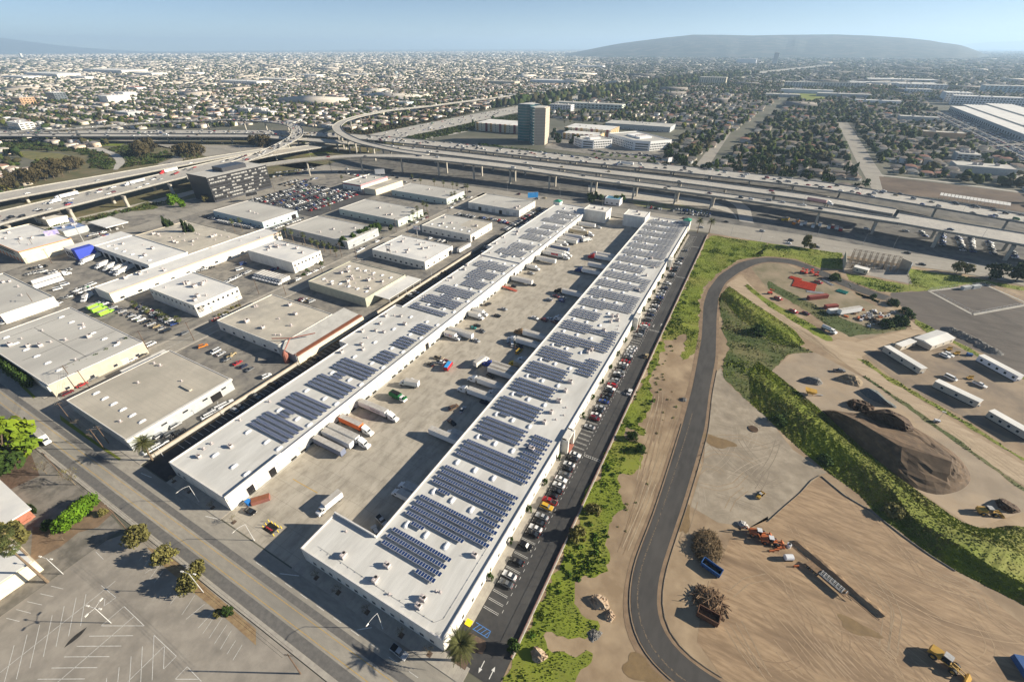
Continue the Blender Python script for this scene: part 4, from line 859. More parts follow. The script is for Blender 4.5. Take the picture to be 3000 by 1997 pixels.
# ground cover zones of the site
struct('graded_pad', [Tj(480,920),Tj(660,1080),Tj(940,1230),Tj(1050,1330),Tl(1250,230),Tl(1500,420),Tl(1720,560),Tl(2000,760),Tl(2352,1050),Tl(2600,1300),Tl(2600,1700),Tk(2050,1700),Tk(1850,1400),Tk(1700,1200),Tk(1750,800),Tk(1900,500),Ti(2000,1500),Ti(2352,1290),Tj(0,1330),Tj(300,1070)], .0, m_dirt2)
struct('grey_field', [Tg(1830,1568),Tg(1850,1250),Tg(1920,1180),Tg(1960,1300),Tg(2150,1480),Ti(2352,390),Tj(230,680),Tj(540,890),Tj(470,910),Tj(300,1060),Tj(0,1320),Ti(2200,1390),Ti(1900,1350),Ti(1640,1200),Ti(1760,800),Ti(1800,300)], .0, m_gdirt)
struct('haul_road', [Tg(1960,420),Tg(2110,330),Th(0,590),Th(250,760),Th(590,940),Th(640,920),Th(800,950),Th(1290,830),Th(1440,850),Th(1500,900),Th(1380,960),Th(1080,1000),Th(960,1030),Th(860,1080),Th(900,1140),Tj(1200,90),Tj(1700,420),Tj(2352,820),Tj(2352,1010),Tj(1900,720),Tj(1400,360),Tj(870,0),Th(680,1120),Th(400,880),Th(0,700)], .01, m_tanr)
ribbon('haul_road', [Th(720,400),Th(800,500),Th(1000,590),Th(1200,700),Th(1330,830)], [Th(780,400),Th(900,510),Th(1080,590),Th(1240,690),Th(1420,840)], .015, m_tanr, 30)
struct('gravel_yard', [Th(1140,490),Th(1480,480),Th(1960,405),Th(2352,600),Th(2700,760),Th(2900,1500),Th(2352,1250),Th(2000,1060),Th(1600,880),Th(1340,720),Th(1200,600),Th(1060,560)], .0, m_grav)
struct('trailer_yard', [Th(1340,960),Th(1650,960),Th(1950,1080),Th(2352,1300),Th(2352,1568),Tj(2352,640),Tj(1700,330),Tj(1200,60),Th(950,1120),Th(880,1060),Th(1000,1020)], .0, mat('yard_gravel', (.31,.24,.165), (.22,.17,.12), .09, c3=(.12,.1,.085), scale3=.035))
struct('stockpile_ground', [Th(430,1040),Th(700,1180),Tj(880,20),Tj(1400,370),Tj(1900,730),Tj(2352,1050),Tj(2352,1250),Tj(1900,1400),Tj(1560,1180),Tj(1000,780),Tj(500,330),Tj(100,60),Th(0,1420),Th(0,1240),Th(200,1060)], .005, mat('stockpile_soil', (.36,.29,.21), (.27,.215,.155), .07, c3=(.42,.31,.2), scale3=.03, bump=.1))
struct('spoil_ground', [Th(0,150),Th(300,290),Th(560,400),Th(720,430),Th(800,520),Th(1080,660),Th(1290,820),Th(850,920),Th(640,850),Th(330,640),Th(0,460),Tg(2200,270)], .004, mat('spoil_soil', (.28,.225,.15), (.17,.15,.085), .08, c3=(.33,.26,.18), scale3=.03, bump=.1))
GRASS = []   # (polygon, tufts per m2, height, palette)
def ragged(P, amp=1.3, step=1.6):
    P = np.array(list(P)+[P[0]], float); L = np.linalg.norm(np.diff(P, axis=0), axis=1).sum(); Q = resample(P, int(L/step))[:-1]; T = np.roll(Q, -1, 0)-np.roll(Q, 1, 0); T /= np.linalg.norm(T, axis=1)[:, None]+1e-9
    d = amp*(2*(vnoise(Q[:, 0], Q[:, 1], 4.5, 31)-.5)+1.2*(vnoise(Q[:, 0], Q[:, 1], 1.7, 32)-.5)); return [tuple(q) for q in Q+np.stack([-T[:, 1], T[:, 0]], 1)*d[:, None]]
def grass(P, m, dens, h, pal, z=.015, name='grass_patch'):
    P = ragged(P, 1.6 if len(P) > 30 else .8)
    struct(name, P, z, m); GRASS.append((P, dens, h, pal))
VERGE = [(-23.8,405),Tf(1840,1225),Tf(2352,1290),Tg(2300,150),Tg(2080,200),Tg(1880,325),Tg(1770,430),Tg(1720,600),Tg(1722,850),Tg(1700,1000),Tg(1560,1120),Tg(1600,880),Tg(1500,890),Tg(1400,950),Tg(1300,1300),Ti(1250,120),Ti(1290,330),Ti(1130,430),Ti(1230,540),Ti(1050,470),Ti(1050,560),Ti(1220,640),Ti(1160,860),Ti(1000,900),Ti(960,1060),Ti(1040,1200),Ti(980,1260),Tk(930,110),Tk(860,280),Tk(930,500),Tk(880,570),Tk(640,560),Tk(560,680),Tk(600,860),Tk(640,940),Tk(830,1030),Tk(850,1100),Tk(680,1190),Tk(560,1190),Tk(290,1110),Tk(360,1300),Tk(760,1290),Tk(600,1568),Tk(400,1800),(-24,-10)]
grass(VERGE, m_grass, 3.6, .34, 'lush')
grass([Th(0,40),Th(680,130),Th(690,280),Th(450,265),Th(250,185),Th(0,160),Tg(2200,170),Tf(2352,1300)], m_grass, 1.6, .45, 'lush')
grass([Th(700,310),Th(900,350),Th(1290,420),Th(1290,270),Th(1700,330),Th(2352,440),Th(2352,480),Th(1960,400),Th(1480,475),Th(1130,490),Th(1000,480),Th(760,395)], m_grass, 1.8, .4, 'bright')
grass([Th(0,560),Th(330,740),Th(590,900),Th(600,935),Th(530,940),Th(200,740),Th(0,610),Tg(2130,430),Tg(2160,410)], m_grass, 2., .35, 'bright')
grass([Th(600,820),Th(750,900),Th(1290,825),Th(1250,800),Th(1000,830),Th(760,760),Th(330,560),Th(0,380),Th(0,450),Th(330,650)], m_dgrass, 1.6, .45, 'dry')
grass([Th(720,400),Th(900,520),Th(1050,575),Th(1000,585),Th(820,510),Th(730,420)], m_dgrass, 1.6, .4, 'dry')
grass([Th(1330,720),Th(1600,870),Th(1950,1060),Th(2352,1260),Th(2352,1290),Th(1950,1090),Th(1690,950),Th(1500,880),Th(1360,790)], m_grass, 2., .4, 'bright')
grass([Th(830,1105),Th(900,1150),Tj(1100,40),Tj(1700,380),Tj(2352,790),Tj(2352,760),Tj(1700,350),Tj(1100,0),Th(900,1110)], m_grass, 2.2, .4, 'bright', .03)
grass([Tj(870,10),Tj(1400,380),Tj(1900,740),Tj(2352,1060),Tj(2352,1035),Tj(1900,700),Tj(1400,345),Tj(900,0)], m_dgrass, 1.5, .35, 'dry', .03)
grass([Tg(1905,520),Tg(1960,470),Tg(2352,800),Th(280,980),Th(420,1040),Th(180,1060),Th(0,1240),Th(0,1420),Tj(0,420),Tg(2352,1590),Tg(2150,1470),Tg(1960,1290),Tg(1930,1150),Tg(2000,1000),Tg(1930,850)], m_dgrass, 1.4, .5, 'mixed', .02)
# grassy embankment: two ridges
def ridge(Fl, Cr, Fr, h, m, n=70, seed=0, plateau=.4):
    l, c, r = smooth(Fl, n, 3), smooth(Cr, n, 3), smooth(Fr, n, 3); S = []; rg = np.random.default_rng(seed)
    hs = h*np.minimum(1, np.minimum(np.linspace(0, 6, n), np.linspace(6, 0, n)+.15))
    for i in range(n):
        row = []
        for t in np.linspace(0, 1, 9): p = l[i]*(1-t)+c[i]*t; row.append((p[0], p[1], -.02+hs[i]*(t*t*(3-2*t))*.97))
        for t in np.linspace(plateau, 1, 6): p = c[i]*(1-t)+r[i]*t; row.append((p[0], p[1], hs[i]*(1-t)**1.3 if t > plateau else hs[i]))
        S.append([(x+.25*(rg.random()-.5), y+.25*(rg.random()-.5), z+(.35*(rg.random()-.5) if .1 < z else 0)) for x, y, z in row])
    o = MB().loft(S, 0, caps=False, closed=False).build('embankment', m, kind='structure')
    if o.data.polygons[len(o.data.polygons)//2].normal.z < 0: o.data.flip_normals()
    return S
S1 = ridge([Tg(1915,540),Tg(2100,750),Tg(2300,880),Th(60,970),Th(250,1000)], [Tg(1955,455,2),Tg(2150,590,3),Tg(2352,740,3),Th(200,870,3),Th(300,960,2)], [Tg(1995,430),Tg(2180,560),Th(30,690),Th(240,830),Th(340,960)], 1.9, m_grass, 40, 1)
CL = [Tj(-160,260),Tj(0,400),Tj(230,620),Tj(540,880),Tj(850,1100),Tj(1000,1280),Tl(1250,210),Tl(1450,370),Tl(1720,540),Tl(2000,680),Tl(2352,860),Tl(2800,1150)]
CC = [Tj(-160,-60,3),Tj(0,60,4),Tj(350,330,4),Tj(700,620,4),Tj(1000,880,4),Tj(1150,1000,4),Tl(1330,20,4),Tl(1560,150,4),Tl(1800,290,4),Tl(2080,480,4),Tl(2450,640,4),Tl(2900,900,4)]
CF = [Tj(-100,-140),Tj(110,10),Tj(470,300),Tj(850,640),Tj(1150,880),Tj(1380,1060),Tj(1600,1220),Tj(1780,1350),Tl(2000,170),Tl(2250,120),Tl(2600,200),Tl(3000,400)]
S2 = ridge(CL, CC, CF, 2.3, m_grass, 80, 2)
def scatter_tufts():
    pals = {'lush':[(.15,.22,.02),(.10,.17,.015),(.21,.25,.035),(.07,.12,.015)],'bright':[(.15,.22,.02),(.12,.19,.02),(.2,.24,.04)],'dry':[(.18,.17,.06),(.12,.14,.03),(.25,.21,.1),(.08,.12,.02)],'mixed':[(.14,.18,.025),(.10,.14,.02),(.22,.19,.08),(.17,.21,.025)]}
    V, Fc, Cc = [], [], []; nv = 0
    def emit(x, y, z, h, c, rg, wide=1.1):
        nonlocal nv
        n = len(x); a = rg.random(n)*math.pi; w = h*wide*(.5+rg.random(n)); lx = np.cos(a)*w/2; ly = np.sin(a)*w/2; tx = (rg.random(n)-.5)*h; ty = (rg.random(n)-.5)*h
        q = np.stack([np.c_[x-lx,y-ly,z-.05],np.c_[x+lx,y+ly,z-.05],np.c_[x+lx*.6+tx,y+ly*.6+ty,z+h],np.c_[x-lx*.7+tx,y-ly*.7+ty,z+h*.8]],1)
        V.append(q.reshape(-1,3)); Fc.append(np.arange(nv, nv+4*n).reshape(n,4)); Cc.append(c); nv += 4*n
    rg = np.random.default_rng(4)
    for P, dens, h, pal in GRASS:
        P = np.array(P); x0, y0 = P.min(0); x1, y1 = P.max(0); n = int((x1-x0)*(y1-y0)*dens)
        x = rg.uniform(x0, x1, n); y = rg.uniform(y0, y1, n); k = inpoly(x, y, P) & (vnoise(x, y, 5, 3)+.35*rg.random(n) > .42); x, y = x[k], y[k]; n = len(x)
        pl = np.array(pals[pal]); hh = h*(.35+1.1*vnoise(x, y, 7, 5)**2+.4*rg.random(n))
        ci = np.clip((vnoise(x, y, 11, 8)*len(pl)*1.3-.3+rg.random(n)*.8).astype(int), 0, len(pl)-1)
        emit(x, y, np.zeros(n), hh, pl[ci], rg)
    for S, nn in ((S1, 9000), (S2, 46000)):
        G = np.array(S); i = rg.integers(0, G.shape[0]-1, nn); j = rg.integers(0, G.shape[1]-1, nn); u, v = rg.random(nn)[:,None], rg.random(nn)[:,None]
        p = (G[i,j]*(1-u)+G[i+1,j]*u)*(1-v)+(G[i,j+1]*(1-u)+G[i+1,j+1]*u)*v
        pl = np.array(pals['mixed']+[(.24,.28,.03),(.2,.25,.025)]); ci = np.clip((vnoise(p[:,0], p[:,1], 9, 8)*6+rg.random(nn)*2-1).astype(int), 0, 5)
        emit(p[:,0], p[:,1], p[:,2], .08+.14*rg.random(nn), pl[ci], rg, 3.2)
    m = mat('grass_blade', (1,1,1), attr='Col', rough=.9, spec=.1)
    tag_o = obj('grass_tufts', npmesh('grass_tufts', np.concatenate(V), np.concatenate(Fc), m, np.concatenate(Cc)), kind='stuff')
    tag(tag_o, 'rough spring grass and weeds covering verges and embankments of the open site', 'grass')
scatter_tufts()
# mounds
def mound(name, label, P, ridge_, m, rings=9, noise=.25, seed=0, cat='mound', group=None, power=1.0):
    P = smooth(list(P)+[P[0]], 48, 2)[:-1]; Rg = resample(ridge_, 24) if len(ridge_) > 1 else np.array(ridge_, float); rg = np.random.default_rng(seed)
    c = P.mean(0); t = MB(); S = []
    D = ((P[:, None, :2]-Rg[None, :, :2])**2).sum(2); near = Rg[D.argmin(1)]
    for k in range(rings):
        u = k/(rings-1); q = P*(1-u)+near[:, :2]*u; z = near[:, 2]*(u**power)
        jit = noise*math.sin(math.pi*min(u*1.1, 1)) if k else 0
        S.append([(x-c[0]+jit*(rg.random()-.5)*2, y-c[1]+jit*(rg.random()-.5)*2, zz+jit*(rg.random()-.5)*1.6-(.03 if k == 0 else 0)) for (x, y), zz in zip(q, z)])
    o = t.loft(S, 0, caps=True).build(name, m, loc=(c[0], c[1], 0))
    bm_fix(o)
    return tag(o, label, cat, group)
def bm_fix(o):
    import bmesh
    bm = bmesh.new(); bm.from_mesh(o.data); bmesh.ops.remove_doubles(bm, verts=bm.verts, dist=.02); bmesh.ops.recalc_face_normals(bm, faces=bm.faces)
    top = max(bm.faces, key=lambda f: f.calc_center_median().z)
    if top.normal.z < 0: bmesh.ops.reverse_faces(bm, faces=bm.faces)
    bm.to_mesh(o.data); bm.free()
m_dk = mat('dark_compost', (.055,.032,.018), (.085,.05,.028), .5, bump=.2); m_mnd = mat('mound_soil', (.10,.065,.038), (.16,.105,.062), .35, c3=(.065,.043,.026), scale3=.12, detail=10, bump=.3)
m_gr = mat('grey_gravel', (.20,.19,.175), (.14,.135,.125), .8, bump=.15); m_tg = mat('tan_gravel', (.3,.23,.15), (.22,.17,.11), .6, bump=.15); m_conr = mat('rubble', (.33,.23,.15), (.42,.33,.24), .4, bump=.2)
def tz(f, pts, z): return [f(u, v, z)+(z,) for u, v in pts]
mound('soil_mound', 'long flat-topped brown soil mound beside the grassy embankment', [Tj(500,320),Tj(560,300),Tj(760,350),Tj(900,330),Tj(1250,420),Tj(1500,560),Tj(1740,720),Tj(1860,880),Tj(1880,960),Tj(1780,1060),Tj(1540,1110),Tj(1300,1020),Tj(1000,780),Tj(700,520)], tz(Tj, [(640,330),(800,400),(1000,520),(1200,640),(1400,700),(1560,740),(1690,790)], 5.5), m_mnd, 11, .45, 3)
mound('compost_heap', 'dark brown compost heap on top of the long soil mound', [Tj(850,330),Tj(1100,300),Tj(1290,390),Tj(1370,520),Tj(1300,560),Tj(1100,500),Tj(900,410)], tz(Tj, [(980,330),(1150,350),(1250,420)], 7.5), m_dk, 8, .5, 4)
mound('compost_heap', 'lumpy black-brown compost heap between gravel piles and soil mound', [Tj(720,240),Tj(780,210),Tj(900,230),Tj(990,290),Tj(950,340),Tj(820,330),Tj(740,290)], tz(Tj, [(790,235),(900,270)], 2.6), m_dk, 7, .7, 5)
mound('gravel_pile', 'grey gravel pile with a paler apron beside the pickup', [Th(270,1300),Th(360,1260),Th(470,1270),Th(510,1330),Th(460,1350),Th(350,1330)], tz(Th, [(400,1270),(460,1290)], 2.6), m_gr, 7, .25, 6)
mound('gravel_pile', 'conical brown sand pile with one dark shaded flank', [Th(620,1290),Th(700,1240),Th(800,1240),Th(880,1320),Th(850,1365),Th(740,1340)], tz(Th, [(740,1245),(800,1260)], 3.2), m_tg, 7, .25, 7)
mound('gravel_pile', 'broad blue-grey gravel pile with a smaller one at its end', [Th(840,1390),Th(900,1360),Th(1010,1390),Th(1080,1470),Th(1180,1530),Th(1190,1560),Th(1050,1520),Th(900,1450)], tz(Th, [(930,1370),(1010,1420),(1100,1500)], 2.6), mat('blue_gravel', (.12,.135,.135), (.09,.10,.10), .8, bump=.15), 7, .25, 8)
for i, (u, v) in enumerate(((1680,840),(1760,875),(1830,910),(1910,945),(1990,995),(2060,1030))):
    x, y = Th(u, v); mound('gravel_pile', 'small grey gravel heap in the line along the dark gravel yard', [(x+5*math.cos(a), y+4*math.sin(a)) for a in np.linspace(0, 6.28, 12)[:-1]], [(x, y, 2.2)], m_gr, 6, .3, 20+i, group='small gravel heaps in a line')
mound('rubble_heap', 'sandy rubble heap with broken slabs near the curved road', [Tk(690,800),Tk(780,750),Tk(870,790),Tk(900,880),Tk(880,910),Tk(760,900)], tz(Tk, [(780,790),(840,850)], 1.8), m_conr, 7, .5, 30)
mound('rubble_heap', 'smaller sandy rubble heap beside the broken slabs', [Tk(850,960),Tk(900,890),Tk(955,960),Tk(910,1025),Tk(860,1000)], tz(Tk, [(905,940)], 1.5), m_conr, 6, .4, 31)
mound('soil_mound', 'eroded pale soil mound in the green verge corner', [Tk(170,1290),Tk(220,1235),Tk(300,1280),Tk(340,1340),Tk(250,1400),Tk(190,1380)], tz(Tk, [(220,1260),(270,1320)], 2.2), m_conr, 7, .5, 32)
mound('gravel_pile', 'low pale gravel ring in the weeds beside the verge', [Tk(680,1110),Tk(740,1070),Tk(840,1110),Tk(790,1180),Tk(730,1210)], tz(Tk, [(750,1130)], .6), m_gr, 6, .3, 33)
mound('rock_pile', 'pile of white broken concrete beside the backhoes', [Tk(2070,110),Tk(2120,85),Tk(2170,120),Tk(2190,160),Tk(2110,150)], tz(Tk, [(2110,105),(2140,130)], 1.2), mat('white_rubble', (.62,.6,.57), (.35,.34,.32), 1.4, bump=.4), 7, .6, 34)
mound('rock_pile', 'small grey rock pile beside the curved road shoulder', [Ti(1540,215),Ti(1580,195),Ti(1610,215),Ti(1600,240),Ti(1560,240)], tz(Ti, [(1575,210)], .9), m_gr, 6, .5, 35)
mound('soil_mound', 'dark soil heap beside the yellow loader inside the bermed pit', [Tj(2080,1140),Tj(2160,1120),Tj(2300,1200),Tj(2330,1250),Tj(2240,1270),Tj(2120,1220)], tz(Tj, [(2150,1150),(2240,1210)], 2.4), m_dk, 7, .4, 36)
# brush and timber piles made of separate sticks
def sticks(name, label, cx, cy, n, rx, ry, h, m, seed, L=(1.5,4), r=(.04,.12), cat='pile', bias=None):
    b = MB(); q = random.Random(seed)
    for _ in range(n):
        a = q.uniform(0, 6.28); d = math.sqrt(q.random()); x, y = d*rx*math.cos(a), d*ry*math.sin(a); z = h*(1-d*d)*q.random()+.1
        t = q.uniform(0, 6.28) if bias is None else q.gauss(bias, .45); l = q.uniform(*L)/2; dz = q.uniform(-.35, .35)*l
        b.tube((x-l*math.cos(t), y-l*math.sin(t), max(.05, z-dz)), (x+l*math.cos(t), y+l*math.sin(t), max(.05, z+dz)), q.uniform(*r), 5)
    o = b.build(name, m, loc=(cx, cy, 0)); return tag(o, label, cat)
m_wood = mat('weathered_timber', (.24,.155,.09), (.14,.09,.055), 1.2); m_brush = mat('dry_brush', (.21,.145,.075), (.12,.085,.045), 1.)
sticks('brush_pile', 'heap of dry brown brush above the blue skip', *Tk(1790,330), 650, 4.6, 6.6, 3.2, m_brush, 2, (1,3), (.03,.09))
mound('brush_core', 'matted heart of the brush heap above the blue skip', [(Tk(1790,330)[0]+4.2*math.cos(a), Tk(1790,330)[1]+6*math.sin(a)) for a in np.linspace(0,6.28,14)[:-1]], [Tk(1790,330)+(2.4,)], m_brush, 7, .8, 9, cat='pile')
sticks('timber_pile', 'jumbled pile of broken timber behind the rusty skip', *Tk(1810,830), 230, 4.2, 3.6, 2.4, m_wood, 3, (2,5.5), (.06,.16))
# open skips
def skip(label, P0, P1, w, h, m, seed):
    x0, y0 = P0; x1, y1 = P1; L = math.hypot(x1-x0, y1-y0); a = math.atan2(y1-y0, x1-x0)
    t = thing('skip', label, 'skip', (x0, y0, 0), a); W2 = w/2
    b = MB(); b.box(0,-W2,.2,L,W2,.35); b.build('floor', m_rub, t)
    b = MB()
    for s in (-1, 1):
        b.box(0,s*W2-.07,.2,L,s*W2+.07,h)
        for x in np.arange(.3, L, .8): b.box(x,s*(W2+.07)-.06,.2,x+.12,s*(W2+.07)+.06,h-.1)
        b.box(-.05,s*W2-.12,h,L+.05,s*W2+.12,h+.12)
    for x in (0, L): b.box(x-.07,-W2,.2,x+.07,W2,h); b.box(x-.12,-W2,h,x+.12,W2,h+.12)
    b.build('side', m, t)
    MB().cbox(L/2,0,.35,L*.9,w*.85,.4,0).build('contents', m_wood if seed else m_rub, t)
    for x in (.8, L-.8):
        for s in (-1, 1): MB().tube((x,s*W2-.1,.2),(x,s*W2+.1,.2),.2,8).build('roller', m_rub, t)
skip('blue open-topped skip beside the brush heap', Tk(1745,470), Tk(1915,590), 2.5, 1.7, mat('skip_blue', (.03,.10,.28), (.025,.08,.22), .8), 0)
skip('rusty brown open-topped skip beside the timber pile', Tk(1700,925), Tk(1890,1030), 2.6, 2.3, mat('skip_rust', (.10,.05,.03), (.14,.07,.04), .8), 1)
x, y = Tl(2340,1450); MB().cbox(0,0,.0,2.4,5.5,1.8,0,.3).build('blue_tank', mat('skip_blue', (0,0,0)), loc=(x, y, 0)); o = bpy.data.objects['blue_tank']; o.name = 'waste_bin'; tag(o, 'bright blue waste bin at the edge of the graded dirt', 'bin')
# low-bed trailer with steel beams
p, q = Tl(350,480), Tl(760,830); a = math.atan2(q[1]-p[1], q[0]-p[0]); L = math.hypot(q[0]-p[0], q[1]-p[1])
fb = thing('flatbed_trailer', 'long timber-decked flatbed trailer loaded with steel frames on graded dirt', 'trailer', (*p, 0), a)
MB().box(0,-1.25,1.1,L*.88,1.25,1.3).build('deck', m_wood, fb); MB().box(0,-.5,.7,L*.86,-.35,1.1).box(0,.35,.7,L*.86,.5,1.1).build('chassis', m_rub, fb)
wheels(fb, (1.,2.3,3.6), .95); MB().tube((L*.86,-.6,1),(L,0,.6),.08).tube((L*.86,.6,1),(L,0,.6),.08).build('drawbar', m_rub, fb)
for i in range(9): MB().box(4.2+i*.9,-.1-.6*(i % 2),1.3,4.35+i*.9,1.15,1.75).build('steel_frame', m_metal, fb)
for y_ in (-.9,-.4,.3,.9): MB().box(4,y_,1.3,L*.8,y_+.18,1.55).build('steel_beam', m_metal, fb)
# machines
m_cat = mat('machine_yellow', (.55,.33,.05), (.4,.24,.05), .8, rough=.5); m_org = mat('machine_orange', (.5,.14,.04), (.38,.11,.04), .8, rough=.5)
def loader(label, x, y, rz, m, s=1., hoe=False, roofm=None):
    t = thing('backhoe' if hoe else 'wheel_loader', label, 'digger', (x, y, 0), rz); t.scale = (s, s, s)
    b = MB(); extr(b, [(-3.4,.9),(-3.3,2.1),(-1.2,2.3),(-1.2,1.0)], 1.05); b.build('engine_cover', m, t)
    extr(MB(), [(-1.2,.8),(-1.2,1.3),(2.0,1.2),(2.2,.8)], .6).build('chassis', m, t)
    c = MB(); extr(c, [(-1.1,1.3),(-1.05,3.0),(.25,3.0),(.5,1.3)], .75, 0, .65, 2.9); c.build('cab_glass', m_glass, t)
    MB().box(-1.2,-.8,3.0,.4,.8,3.15).build('cab_roof', roofm or m_metal, t)
    for xx in (-2.2, 1.5):
        for s_ in (-1, 1): MB().tube((xx,s_*1.0-.3,.8),(xx,s_*1.0+.3,.8),.8,14).tube((xx,s_*1.0-.32,.8),(xx,s_*1.0+.32,.8),.38,10,1).build('wheel', [m_rub, m], t)
    for s_ in (-.5, .5): MB().tube((.8,s_,1.7),(3.2,s_,1.3),.13).tube((3.2,s_,1.3),(3.7,s_,.5),.12).build('lift_arm', m, t)
    k = MB(); extr(k, [(3.5,.1),(3.5,1.1),(3.75,1.2),(4.6,.2),(4.6,.1)], 1.35); k.build('bucket', m, t)
    if hoe:
        MB().tube((-3.3,0,1.2),(-4.8,.3,3.4),.16).build('boom', m, t); MB().tube((-4.8,.3,3.4),(-6.2,.5,1.6),.13).build('dipper', m, t); MB().cbox(-6.4,.5,.6,.7,.6,.9).build('hoe_bucket', m_rub, t)
    return t
loader('yellow wheel loader on the open graded dirt', *Tl(1620,1400), math.atan2(Tl(1800,1530)[1]-Tl(1530,1320)[1], Tl(1800,1530)[0]-Tl(1530,1320)[0]), m_cat, 1.15)
loader('yellow wheel loader inside the bermed stockpile pit', *Tj(2010,1265), R_(20), m_cat, 1.05)
loader('small yellow skid machine alone on the grey dirt field', *Ti(2275,1105), R_(65), m_cat, .6)
loader('orange backhoe tractor nearest the white rubble pile', *Tk(2265,220), R_(15), m_org, .95, True, m_frame)
loader('second orange backhoe tractor, parked beside the orange barriers', *Tl(20,290), R_(15), m_org, .95, True, m_frame)
tk = thing('water_tank', 'white ribbed tank with a black base on the dirt', 'tank', (*Tl(180,440),0)); MB().tube((-1.1,-.6,1.2),(1.1,.6,1.2),.95,14).build('drum', m_dome, tk); MB().cbox(0,0,0,2.4,1.6,.5,0,.5).build('base', m_rub, tk)
tk = thing('water_tank', 'small white drum beside the backhoe tractors', 'tank', (*Tl(185,325),0)); MB().tube((0,0,0),(0,0,1.5),.7,12).build('drum', m_dome, tk); MB().tube((0,0,1.5),(0,0,1.8),.4,10).build('lid', m_rub, tk)
for u, v in ((75,360),(100,345),(125,335),(30,370),(255,510)):
    ba = thing('barricade', 'orange plastic barricade on the dirt by the backhoes', 'barrier', (*Tl(u,v),0), .5, 'orange barricades by the backhoes'); MB().box(-.8,-.15,0,.8,.15,.9).build('panel', m_org, ba); MB().box(-.8,-.3,-.02,-.6,.3,.1).box(.6,-.3,-.02,.8,.3,.1).build('foot', m_rub, ba)
yb = thing('hopper', 'yellow hopper standing by the gravel piles', 'hopper', (*Th(380,1425),0)); MB().add([(-2.4,-1.6,2.6),(2.4,-1.6,2.6),(2.4,1.6,2.6),(-2.4,1.6,2.6),(-1.2,-.8,.8),(1.2,-.8,.8),(1.2,.8,.8),(-1.2,.8,.8)],[(0,1,5,4),(1,2,6,5),(2,3,7,6),(3,0,4,7),(4,5,6,7),(3,2,1,0)]).build('bin', m_cat, yb)
for s in ((-1,-.7),(1,-.7),(1,.7),(-1,.7)): MB().box(s[0]-.1,s[1]-.1,0,s[0]+.1,s[1]+.1,1.2).build('leg', m_metal, yb)
MB().tube((2,0,1),(5.5,1.5,.4),.25,6).build('chute', m_metal, yb)
# silt wattle rolls on the ground
def wattle(label, pts, r=.22):
    P = smooth(pts, 40, 1); b = MB()
    b.loft([[(p[0]+r*math.cos(a)*.7, p[1]+r*math.cos(a)*.7, .12+r*math.sin(a)) for a in np.linspace(0,6.28,7)[:-1]] for p in P], 0); tag(b.build('straw_wattle', mat('straw_wattle', (.22,.2,.17), (.14,.125,.11), 1.)), label, 'wattle')
wattle('dark wattle roll edging the graded pad beside the grey field', [Tj(0,1340),Tj(120,1230),Tj(300,1075),Tj(400,960),Tj(480,915)], .25)
wattle('dark wattle roll along the foot of the grassy embankment', [Tj(490,925),Tj(700,1100),Tj(940,1240),Tl(1240,230),Tl(1480,400),Tl(1720,550)], .22)
wattle('black wattle roll following the outer shoulder of the curved road', [tuple(p) for p in (sr+(sr-sl)*.2)[4:60]], .1)
wattle('black wattle roll following the inner shoulder of the curved road', [tuple(p) for p in (sl+(sl-sr)*.06)[2:40]], .1)
# trench and tyre tracks
def tracks(pts, gauge=1.9, w=.14, m=None):
    C = smooth(pts, 46, 3); C3 = np.c_[C, np.zeros(46)]
    for s in (-gauge/2, gauge/2): ribbon('tyre_track', offs(C3, s+w), offs(C3, s-w), .02, m or mat('tracked_dirt', (.27,.20,.13), (.34,.26,.17), .8), 46, it=0)
for pts in ([Tl(700,300),Tl(950,560),Tl(1130,780),Tl(1200,950),Tl(1170,1120),Tl(1150,1300)],[Tl(650,420),Tl(900,660),Tl(1100,880),Tl(1090,1050),Tl(1060,1260)],[Tl(1500,560),Tl(1800,680),Tl(1950,800),Tl(2010,950)],[Tk(2352,600),Tk(2150,640),Tk(2010,760)],[Tk(1980,1050),Tk(2100,1250),Tk(2240,1450)],[Tk(2080,1010),Tk(2200,1230),Tk(2330,1500)],
            [Ti(1700,900),Ti(1780,830),Ti(1900,860),Ti(1940,900)],[Ti(1700,760),Ti(1850,700),Ti(2050,720),Ti(2250,800)],[Ti(1760,640),Ti(1900,560),Ti(2100,560),Ti(2350,650)],[Ti(1720,1000),Ti(1900,1040),Ti(2050,1000),Ti(2150,900)],[Ti(1980,1230),Ti(2030,1130),Ti(2150,1040)],[Tk(1560,300),Tk(1640,50),Ti(1680,1150)]):
    tracks(pts)
